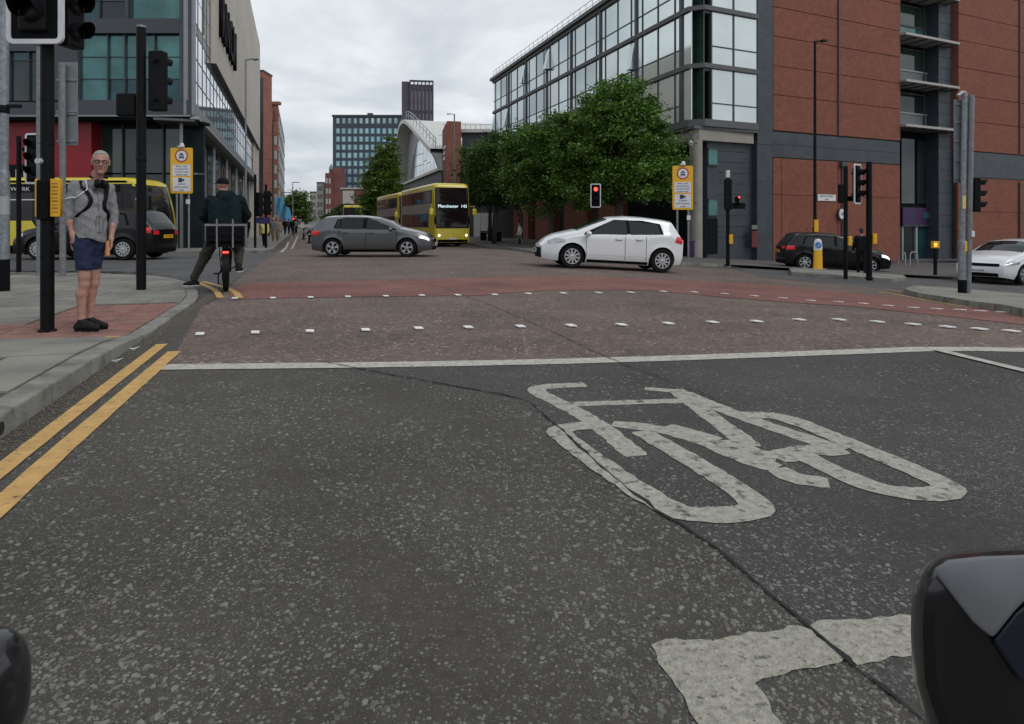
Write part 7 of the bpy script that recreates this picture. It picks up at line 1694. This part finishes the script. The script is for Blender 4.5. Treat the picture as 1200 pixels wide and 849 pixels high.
# 6 low emission style warning signs: yellow board on two posts
def zone_sign(label, px0, px1, py0, py1, Z, pyb, ang=0):
    x = XZ((px0+px1)/2, Z); zb = HT(pyb, Z); root = thing('camera_zone_sign', label, 'sign', (x, Z, zb), ang, 'yellow restriction signs on two posts')
    k = Z/F; w = (px1-px0)*k/2; z1 = HT(py0, Z)-zb; z0 = HT(py1, Z)-zb; hh = z1-z0
    for s_ in (-.5, .58): pole(root, s_*w*1.0, .05, .045, z1+.02, 'galv')
    def rr_(W_, H0, H1, r): return [(cx_+r*math.cos(a0+k_*PI/10), cz_+r*math.sin(a0+k_*PI/10)) for cx_, cz_, a0 in ((W_-r, H1-r, 0), (-W_+r, H1-r, PI/2), (-W_+r, H0+r, PI), (W_-r, H0+r, 1.5*PI)) for k_ in range(6)]
    mb = MB(); mb.prism(rr_(w, z0, z1, .06), -.02, 0, 'xz'); part('yellow_board', mb, 'signyellow', root, fixn=True)
    zc = z1-hh*.175; R = w*.58
    for r_, m_, d in ((R, 'signred', -.026), (R*.80, 'signwhite', -.030)): mb = MB(); mb.lathe([(0, d), (r_, d), (r_, -.02)], 32, (0, 0, zc), 'y'); part('roundel', mb, m_, root)
    u = R*.42; mb = MB()            # cab pictogram: car above motorcycle-like front view
    mb.prism([(-u*.9, u*.1), (-u*.5, u*.55), (u*.5, u*.55), (u*.9, u*.1), (u, -u*.1), (u*.55, -u*.12), (u*.45, u*.02), (-u*.45, u*.02), (-u*.55, -u*.12), (-u, -u*.1)], -.034, -.031, 'xz')
    mb.prism([(-u*.35, u*.55), (-u*.25, u*.8), (u*.25, u*.8), (u*.35, u*.55)], -.034, -.031, 'xz')
    mb.prism([(-u*.8, -u*.3), (u*.8, -u*.3), (u*.85, -u*.75), (u*.95, -u*1.35), (u*.6, -u*1.35), (u*.5, -u*.95), (-u*.5, -u*.95), (-u*.6, -u*1.35), (-u*.95, -u*1.35), (-u*.85, -u*.75)], -.034, -.031, 'xz')
    mb.v = [(a, b, c+zc+u*.15) for a, b, c in mb.v]; part('pictogram', mb, 'signblue', root, fixn=True)
    for (f0, f1, L_) in ((.37, .615, ('Buses, taxis', 'permitted for', 'access to side', 'streets only')), (.65, .955, (None, 'Camera', 'enforcement', 'zone'))):
        mb = MB(); zz1, zz0 = z1-hh*f0, z1-hh*f1; mb.prism(rr_(w*.80, zz0, zz1, .03), -.026, -.02, 'xz'); pn_ = part('white_panel', mb, 'signwhite', root, fixn=True); n_ = len(L_)
        for i, t_ in enumerate(L_):
            st = (zz1-zz0)/(n_+(.6 if n_ == 4 and L_[0] is None else 0)); zl = zz1-st*(i+.82+(.6 if L_[0] is None and i > 0 else 0))
            if t_: text(t_, st*.95, 'signblue', pn_, (0, -.028, zl), (PI/2, 0, 0), sx=.92)
            else:
                mb = MB(); c_ = zz1-st*.85; mb.prism([(-.14*w*2, c_-.09), (-.14*w*2, c_+.09), (.03*w*2, c_+.09), (.03*w*2, c_+.02), (.13*w*2, c_+.06), (.13*w*2, c_-.06), (.03*w*2, c_-.02), (.03*w*2, c_-.09)], -.032, -.027, 'xz'); part('camera_symbol', mb, 'signblue', pn_, fixn=True)
    mb = MB(); mb.box(-.12, .0, -.12, .02, z1+.02, z1+.07); mb.lathe([(0, .19), (.06, .17), (.09, .10), (.1, .05), (.1, .0)], 12, (.02, -.03, z1+.02)); part('lighting_unit', mb, 'whiteplastic', root)
    mb = MB(); mb.box(w*.58-.08, w*.58+.08, -.03, .0, z0-.45, z0-.25); part('small_plate', mb, 'signwhite', root)
    return root
zone_sign('yellow restriction sign on two posts in front of the glass building on the left', 200, 226, 173.5, 227, 27.5, 294)
zone_sign('yellow restriction sign on two posts beside the concrete column on the right', 788, 812, 194.5, 246, 28.5, 303)
# 7 far left signals at the end of the side street
x, y = XZ(299, 31.5), 31.5; z = G(x, y)+.1; s7 = y/F
t7 = thing('traffic_signal', 'black traffic signals on two posts at the far left corner beyond the cyclist', 'traffic light', (x, y, z))
pole(t7, 0, 0, .06, HT(205, y)-z); pole(t7, (309-299)*s7, .3, .06, HT(216, y)-z)
sigheads(t7, (305-299)*s7, -.1, HT(240, y)-z, math.radians(140), None, False, 1.15); sigheads(t7, (312.5-299)*s7, .1, HT(238, y)-z, math.radians(180), None, False, 1.15)
mb = MB(); mb.box(-.05, (313-299)*s7, -.03, .35, HT(262, y)-z, HT(255, y)-z); part('bracket_box', mb, mat('signal blue', (.02, .02, .10), .5), t7)
# small red signal far off and bollards on the median
x, y = XZ(344.5, 80), 80; z = G(x, y); tf = thing('traffic_signal', 'distant traffic signal showing red down the left side of the road', 'traffic light', (x, y, z)); pole(tf, 0, 0, .07, HT(256, y)-z); sigheads(tf, 0, -.1, HT(260, y)-z, 0, 0, True, 1.1)
for px, yt, yb, Z, lab in ((362.5, 270, 285.5, 42, 'slim black bollard on the median left of the grey hatchback, nearer one'), (356, 268, 281, 52, 'slim black bollard on the median, farther one')):
    r_ = thing('bollard', lab, 'bollard', (XZ(px, Z), Z, HT(yb, Z)), 0, 'median bollards'); mb = MB(); mb.lathe([(.16, 0), (.16, .06), (.07, .1), (.06, HT(yt, Z)-HT(yb, Z)-.05), (.075, HT(yt, Z)-HT(yb, Z)), (0, HT(yt, Z)-HT(yb, Z)+.03)], 14); part('post', mb, 'black', r_, True)
    mb = MB(); mb.lathe([(.066, .55), (.066, .68)], 14); part('reflective_band', mb, 'lightmetal', r_, True)
md = thing('median_planter', 'low dark hedge planter with rails in the middle of the far road', 'planter', (XZ(364, 60), 60, G(0, 60)))
mb = MB(); mb.box(-1.2, 2.2, 0, 7, 0, .35); part('trough', mb, 'concrete', md, bev=.03)
me = crown([(.5, 1.2, .62, 1.5, .8, .42), (.7, 3.2, .62, 1.4, 1.4, .4), (.6, 5.2, .6, 1.4, 1.3, .4)], 2600, .2, 21, 60, .2); me.materials.append(leafmat('leaf hedge', (.02, .035, .015))); link('hedge', me, md)
for i, (px, yt, yb, Z, lab) in enumerate(((330, 226, 272, 75, 'grey lamp post among the banners down the left pavement'), (343, 214, 268, 105, 'thin grey lamp post in front of the round green tree'))):
    r_ = thing('lamp_post', lab, 'lamp post', (XZ(px, Z), Z, HT(yb, Z))); H_ = HT(yt, Z)-HT(yb, Z); mb = MB(); mb.tube([(0, 0, 0), (0, 0, H_)], [.1, .06], 8); part('pole', mb, 'galv', r_, True); mb = MB(); mb.box(-.05, 1.1, -.08, .08, H_-.05, H_+.05); part('lantern', mb, 'galv', r_)
# blue banners down the left pavement
for i, (px, yt, yb, Z) in enumerate(((327, 232, 252, 74), (333, 238, 256, 70))):
    r_ = thing('banner', ['light blue banner hanging from the far pole, upper left one', 'light blue banner flapping lower and to the right'][i], 'banner', (XZ(px-5, Z), Z, G(0, Z)+.1), 0, 'blue banners on poles'); k = Z/F
    mb = MB(); mb.tube([(0, 0, 0), (0, 0, HT(yt, Z)-G(0, Z))], .05, 8); part('pole', mb, 'galv', r_, True)
    zt_, zb_2 = HT(yt, Z)-G(0, Z)-.1, HT(yb, Z)-G(0, Z)-.1
    mb = MB(); fn = lambda a, b, o=0: (a*(11+3*b*i)*k, .25*math.sin(a*6+b*2)+o, zt_-(zt_-zb_2)*b-a*.5*i); mb.grid(fn, 8, 6); mb.grid(lambda a, b: fn(a, b, .03), 8, 6); part('cloth', mb, mat('banner blue', (.10, .33, .55), .6), r_, True)
# 8 lamp posts
def lamp(label, px, yt, yb, Z, arm, r=.075, m='black', head=.0):
    zb = HT(yb, Z); H_ = HT(yt, Z)-zb; root = thing('street_lamp', label, 'street lamp', (XZ(px, Z), Z, zb))
    mb = MB(); mb.tube([(0, 0, 0), (0, 0, 1.6), (0, 0, 1.62), (0, 0, H_)], [r*1.35, r*1.35, r, r*.75], 14); part('pole', mb, m, root, True)
    mb = MB(); mb.tube([(0, 0, H_-.03), (arm*.5, -.02, H_+.02), (arm*.6, -.03, H_+.03)], .035, 8); part('arm', mb, m, root, True)
    a, b = sorted((arm*.55, arm*1.0)); mb = MB(); mb.hexa([(a, -.16, H_-.03), (b, -.12, H_-.01), (b, .12, H_-.01), (a, .16, H_-.03), (a, -.12, H_+.07), (b, -.08, H_+.05), (b, .08, H_+.05), (a, .12, H_+.07)]); part('lantern', mb, m, root, fixn=True)
    return root
l1 = lamp('tall black street lamp in front of the red brick wall', 955, 48.5, 308, 29.5, .55)
mb = MB(); mb.box(-.09, .09, -.16, -.09, 1.4, 1.95); part('yellow_notice', mb, 'signyellow', l1)
lamp('grey street lamp in front of the stone box, arm to the right', 288, 70, 296, 33.5, .65, .06, 'galv')
lamp('grey street lamp in front of the brick stair tower, arm to the left', 532.5, 134, 290, 66, -.75, .09, 'galv')
# 9 red signal in front of the trees
x, y = XZ(698, 31.5), 31.5; z = G(x, y)+.0; t9 = thing('traffic_signal', 'traffic signal showing red in front of the trees above the white hatchback', 'traffic light', (x, y, z))
pole(t9, 0, .16, .055, HT(218, y)-z); sigheads(t9, 0, 0, HT(229.5, y)-z, 0, 0, True, .93)
# 10 signal post by the column with sensor
x, y, z = base_at(853, 310.5, .1); s10 = y/F
t10 = thing('traffic_signal', 'slim black signal post with a white sensor on top by the dark brick wall', 'traffic light', (x, y, z))
pole(t10, 0, 0, .07, HT(209, y)-z); mb = MB(); mb.box(-.12, .12, -.12, .12, HT(246, y)-z, HT(210, y)-z); part('side_signal_housing', mb, 'black', t10, bev=.03)
mb = MB(); mb.box(-.07, .06, -.06, .06, HT(208.5, y)-z, HT(200, y)-z); part('sensor', mb, 'whiteplastic', t10, bev=.015)
mb = MB(); mb.box(.02, .15, -.12, .03, HT(286, y)-z, HT(275, y)-z); part('push_button_box', mb, 'signyellow', t10, bev=.01)
p_ = sigheads(t10, (865-853)*s10, .1, HT(237, y)-z, math.radians(-15), None, False, .62, 'pedestrian_signal', 2)
mb = MB(); mb.lathe([(0, -.02), (.03, -.015), (.035, 0)], 12, ((865.5-853)*s10, -.06, HT(231.5, y)-z), 'y'); part('red_man_lamp', mb, 'redlit', t10, True)
mb = MB(); mb.box(.0, (874-853)*s10, .05, .2, HT(245, y)-z, HT(238, y)-z); part('bracket', mb, 'black', t10)
# 11 refuge island: two posts, signal head, bollard
x, y, z = base_at(991, 325.5, .1); k = y/F
t11 = thing('traffic_signal', 'signal post on the refuge island left of the person, white bordered board turned right', 'traffic light', (x, y, z))
pole(t11, 0, 0, .06, HT(195, y)-z); sigheads(t11, (1004.5-991)*k, .0, HT(216, y)-z, math.radians(42), None, True, .98)
mb = MB(); mb.box(-.16, .0, -.02, .18, HT(238, y)-z, HT(216, y)-z); mb.box(-.06, .5, .05, .13, HT(236, y)-z, HT(230, y)-z); part('rear_signal_housing', mb, 'black', t11, bev=.01)
mb = MB(); mb.box(.03, .14, -.12, .0, HT(288, y)-z, HT(277, y)-z); part('push_button_box', mb, 'signyellow', t11, bev=.01)
x, y, z = base_at(1018.5, 327, .1); t12 = thing('signal_post', 'tall bare black post on the refuge island right of the person', 'post', (x, y, z)); pole(t12, 0, 0, .085, HT(190, y)-z)
mb = MB(); mb.box(.06, .18, -.12, .0, HT(286, y)-z, HT(274, y)-z); part('push_button_box', mb, 'signyellow', t12, bev=.01); mb = MB(); mb.lathe([(.12, 0), (.12, .04), (.09, .06)], 14); part('base_collar', mb, 'black', t12)
x, y, z = base_at(958.5, 317, .1)
bl = thing('keep_left_bollard', 'yellow and white keep left bollard with blue disc before the black hatchback', 'bollard', (x, y, z))
hb_ = HT(280, y)-z; mb = MB(); mb.grid(lambda a, b: ((.17-.02*b)*math.cos(2*PI*a), (.09-.01*b)*math.sin(2*PI*a), .06+(hb_-.06)*b*.62), 20, 4); part('yellow_shell', mb, 'signyellow', bl, True)
mb = MB(); mb.grid(lambda a, b: (.158*math.cos(2*PI*a)*math.cos(b*PI/2)**.45, .083*math.sin(2*PI*a)*math.cos(b*PI/2)**.45, .06+(hb_-.06)*(.62+.38*math.sin(b*PI/2))), 20, 6); part('white_top', mb, 'signwhite', bl, True)
mb = MB(); mb.lathe([(0, -.105), (.11, -.10), (.11, -.07)], 20, (-.02, 0, hb_*.80), 'y'); part('blue_disc', mb, mat('sign blue', (.03, .14, .42), .4), bl, True)
mb = MB(); mb.prism([(-.06, -.03), (-.06, -.06), (.0, -.06)], -.112, -.106, 'xz'); mb.prism([(.05, .06), (.065, .045), (-.03, -.055), (-.045, -.04)], -.112, -.106, 'xz'); mb.v = [(a-.02, b, c+hb_*.8) for a, b, c in mb.v]; part('arrow', mb, 'signwhite', bl, fixn=True)
mb = MB(); mb.box(-.24, .24, -.16, .16, 0, .06); part('base', mb, 'concrete', bl, bev=.02)
# 12 push button bollard with an amber lamp
x, y = XZ(1096, 24.0), 24.0; z = HT(324, y); pb = thing('push_button_post', 'short black push button post with a lit amber panel near the shop entrance', 'post', (x, y, z)); pole(pb, 0, 0, .06, HT(284, y)-z)
mb = MB(); mb.box(-.13, .1, -.1, .06, HT(291, y)-z, HT(283, y)-z); part('button_box', mb, 'signyellow', pb, bev=.01); mb = MB(); mb.box(-.11, -.0, -.108, -.1, HT(289, y)-z, HT(285, y)-z); part('amber_panel', mb, 'amberlit', pb)
# 13 grey posts on the right island with the back of a sign and a side signal
x, y, z = base_at(1127.5, 343.5, .11); k = y/F
t13 = thing('road_sign', 'back of a tall grey sign on a banded grey post standing on the right island', 'sign', (x, y, z))
pole(t13, 0, 0, .088, HT(285, y)-z, 'galv'); pole(t13, 0, 0, .062, HT(112, y)-z, 'galv', HT(286, y)-z, x1=(1130.5-1127.5)*k); pole(t13, 0, 0, .091, HT(328, y)-z, 'blackmatt', 0, 'painted_base')
mb = MB(); mb.lathe([(.09, HT(288, y)-z), (.09, HT(284, y)-z), (.066, HT(280, y)-z)], 16); part('collar', mb, 'galv', t13, True)
mb = MB(); mb.box((1121-1127.5)*k, (1139-1127.5)*k, .09, .11, HT(214, y)-z, HT(116, y)-z); part('sign_plate', mb, 'signback', t13, bev=.006)
for yy in (122, 143, 165, 188, 209): mb = MB(); mb.box((1121.5-1127.5)*k, (1138.5-1127.5)*k, .06, .09, HT(yy+1, y)-z, HT(yy-1, y)-z); part('stiffening_rail', mb, 'galv', t13)
mb = MB(); mb.box(-.045, .03, -.085, -.075, HT(245, y)-z, HT(230, y)-z); part('yellow_sticker', mb, 'yellowcloth', t13)
mb = MB(); mb.tube([(.08, 0, HT(113, y)-z), (.06, 0, HT(109, y)-z), (.0, -.02, HT(108.5, y)-z), (-.13, -.03, HT(113, y)-z)], .045, 8); part('top_lamp', mb, 'lightmetal', t13, True)
x, y, z = base_at(1134.5, 344, .11); t14 = thing('traffic_signal', 'grey signal post right beside the sign post, black signal head on its right side', 'traffic light', (x, y, z))
mb = MB(); mb.tube([(0, 0, 0), ((1138.5-1134.5)*k, 0, HT(112, y)-z)], .062, 14); part('pole', mb, 'greypole', t14, True)
sigheads(t14, (1145-1134.5)*k, .03, HT(228.5, y)-z, math.radians(78), None, False, .80)
mb = MB(); mb.box(.03, .10, -.09, .03, HT(278, y)-z, HT(271, y)-z); part('white_tag', mb, 'signwhite', t14, bev=.01)
mb = MB(); mb.box(-.11, -.05, -.05, .05, HT(295, y)-z, HT(283, y)-z); part('push_button_box', mb, 'signyellow', t14, bev=.01)
# bike hoops before the shop, bins under the trees, purple bin
gh = 'steel cycle hoops outside the shop'
for i, (px, Z) in enumerate(((1057, 37.5), (1071, 38.2))):
    r_ = thing('cycle_hoop', ['steel cycle hoop at the brick corner by the shop', 'steel cycle hoop in front of the shop door'][i], 'cycle stand', (XZ(px, Z), Z, G(XZ(px, Z), Z)+.12), AC+(1.1 if i == 0 else 0), gh)
    mb = MB(); mb.tube([(-.35, 0, 0), (-.35, 0, .6), (-.27, 0, .76), (-.15, 0, .8), (.15, 0, .8), (.27, 0, .76), (.35, 0, .6), (.35, 0, 0)], .028, 8); part('hoop', mb, 'lightmetal', r_, True)
for px, yt, Z, m_, lab in ((584, 272, 52, 'black', 'black litter bin among the tree trunks'), (566.5, 271, 56, 'black', 'black bollard-like bin left of the walker under the trees'), (810, 282, 33, 'purple', 'purple advertising stand at the foot of the concrete column')):
    x = XZ(px, Z); z = G(x, Z)+.1; H_ = HT(yt, Z)-z; r_ = thing('litter_bin' if m_ == 'black' else 'advert_stand', lab, 'bin' if m_ == 'black' else 'stand', (x, Z, z)); mb = MB(); w_ = .26 if m_ == 'black' else .14
    mb.box(-w_, w_, -w_, w_, .05, H_-.12); part('body', mb, m_, r_, bev=.04); mb = MB(); mb.box(-w_-.03, w_+.03, -w_-.03, w_+.03, H_-.1, H_); part('lid', mb, m_, r_, bev=.02)
# parked white van shape is left out; poster stand behind the white hatchback
# ================================================================ HANDLEBAR ENDS CLOSE TO THE CAMERA
def super_body(root, nm, c, r, m, e1_=.6, e2_=.6, rot=None, n=40):
    mb = MB(); sg = lambda v, p: math.copysign(abs(v)**p, v)
    mb.grid(lambda a, b: (c[0]+r[0]*sg(math.cos(PI*(b-.5)), e1_)*sg(math.cos(2*PI*a), e2_), c[1]+r[1]*sg(math.cos(PI*(b-.5)), e1_)*sg(math.sin(2*PI*a), e2_), c[2]+r[2]*sg(math.sin(PI*(b-.5)), e1_)), n, n//2)
    o = part(nm, mb, m, root, True, fixn=True)
    return o
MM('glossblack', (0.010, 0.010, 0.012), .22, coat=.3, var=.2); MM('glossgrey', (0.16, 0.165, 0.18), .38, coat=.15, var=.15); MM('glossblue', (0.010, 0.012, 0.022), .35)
hr = thing('handlebar_grip', 'large blurred black hand guard of the camera bicycle with a grey top, bottom right corner', 'bicycle part', (XZ(1150, .62), .62, HT(760, .62)))
k = .62/F
def gcs(px, py, d=0): return (XZ(px, .62+d)-hr.location.x, d, HT(py, .62+d)-hr.location.z)
out_ = [(1070, 800), (1067, 745), (1068, 700), (1074, 676), (1088, 658), (1112, 648), (1150, 644), (1200, 642), (1290, 640), (1330, 700), (1340, 900), (1150, 930), (1110, 900), (1085, 850)]
pts = dense([(x, y) for x, y in out_]+[out_[0]], 12, 2)[:-1]
cxx, cyy = 1210, 790
mb = MB(); RG = [(.80, -.062), (.90, -.056), (.965, -.042), (1.0, -.02), (1.0, .03), (.96, .06), (.8, .085)]
for f_, d in RG: mb.v += [tuple(gcs(cxx+(x-cxx)*f_, cyy+(y-cyy)*f_, d)) for x, y in pts]
N_ = len(pts)
for i in range(len(RG)-1):
    for j in range(N_): mb.f.append((i*N_+j, i*N_+(j+1) % N_, (i+1)*N_+(j+1) % N_, (i+1)*N_+j))
mb.f += [tuple(range(N_)), tuple(range((len(RG)-1)*N_, len(RG)*N_))[::-1]]
part('guard', mb, 'glossblack', hr, True, fixn=True)
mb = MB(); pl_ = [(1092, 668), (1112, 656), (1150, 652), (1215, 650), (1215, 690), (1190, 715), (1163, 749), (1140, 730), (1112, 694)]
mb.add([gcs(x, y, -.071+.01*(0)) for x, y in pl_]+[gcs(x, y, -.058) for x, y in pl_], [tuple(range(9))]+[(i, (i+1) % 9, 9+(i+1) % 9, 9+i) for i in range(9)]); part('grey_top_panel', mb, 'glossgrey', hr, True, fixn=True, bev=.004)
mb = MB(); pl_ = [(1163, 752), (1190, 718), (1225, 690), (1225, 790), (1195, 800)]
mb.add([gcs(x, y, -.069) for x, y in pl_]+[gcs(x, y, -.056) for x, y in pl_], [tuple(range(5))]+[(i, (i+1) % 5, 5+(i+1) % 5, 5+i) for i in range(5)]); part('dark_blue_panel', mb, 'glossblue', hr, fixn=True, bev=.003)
hl2 = thing('handlebar_end', 'rounded black handlebar end of the camera bicycle in the bottom left corner', 'bicycle part', (XZ(-36, .55), .55, HT(822, .55)))
kk = .55/F
super_body(hl2, 'grip', (0, 0, 0), (54*kk, .045, 74*kk), 'glossblack', .75, .9)
mb = MB(); mb.tube([(-.09, .02, -.10), (-.03, .01, -.04), (0, 0, -.02)], .02, 12); part('bar', mb, 'black', hl2, True)
mb = MB(); mb.grid(lambda a, b: ((-6+44*a)*kk*.9+.004, -.046+.02*a*a, (38-52*a+(b-.5)*8)*kk), 8, 3); part('painted_sheen', mb, 'glossgrey', hl2, True)  # lighter grey strip: a sheen painted onto the black grip
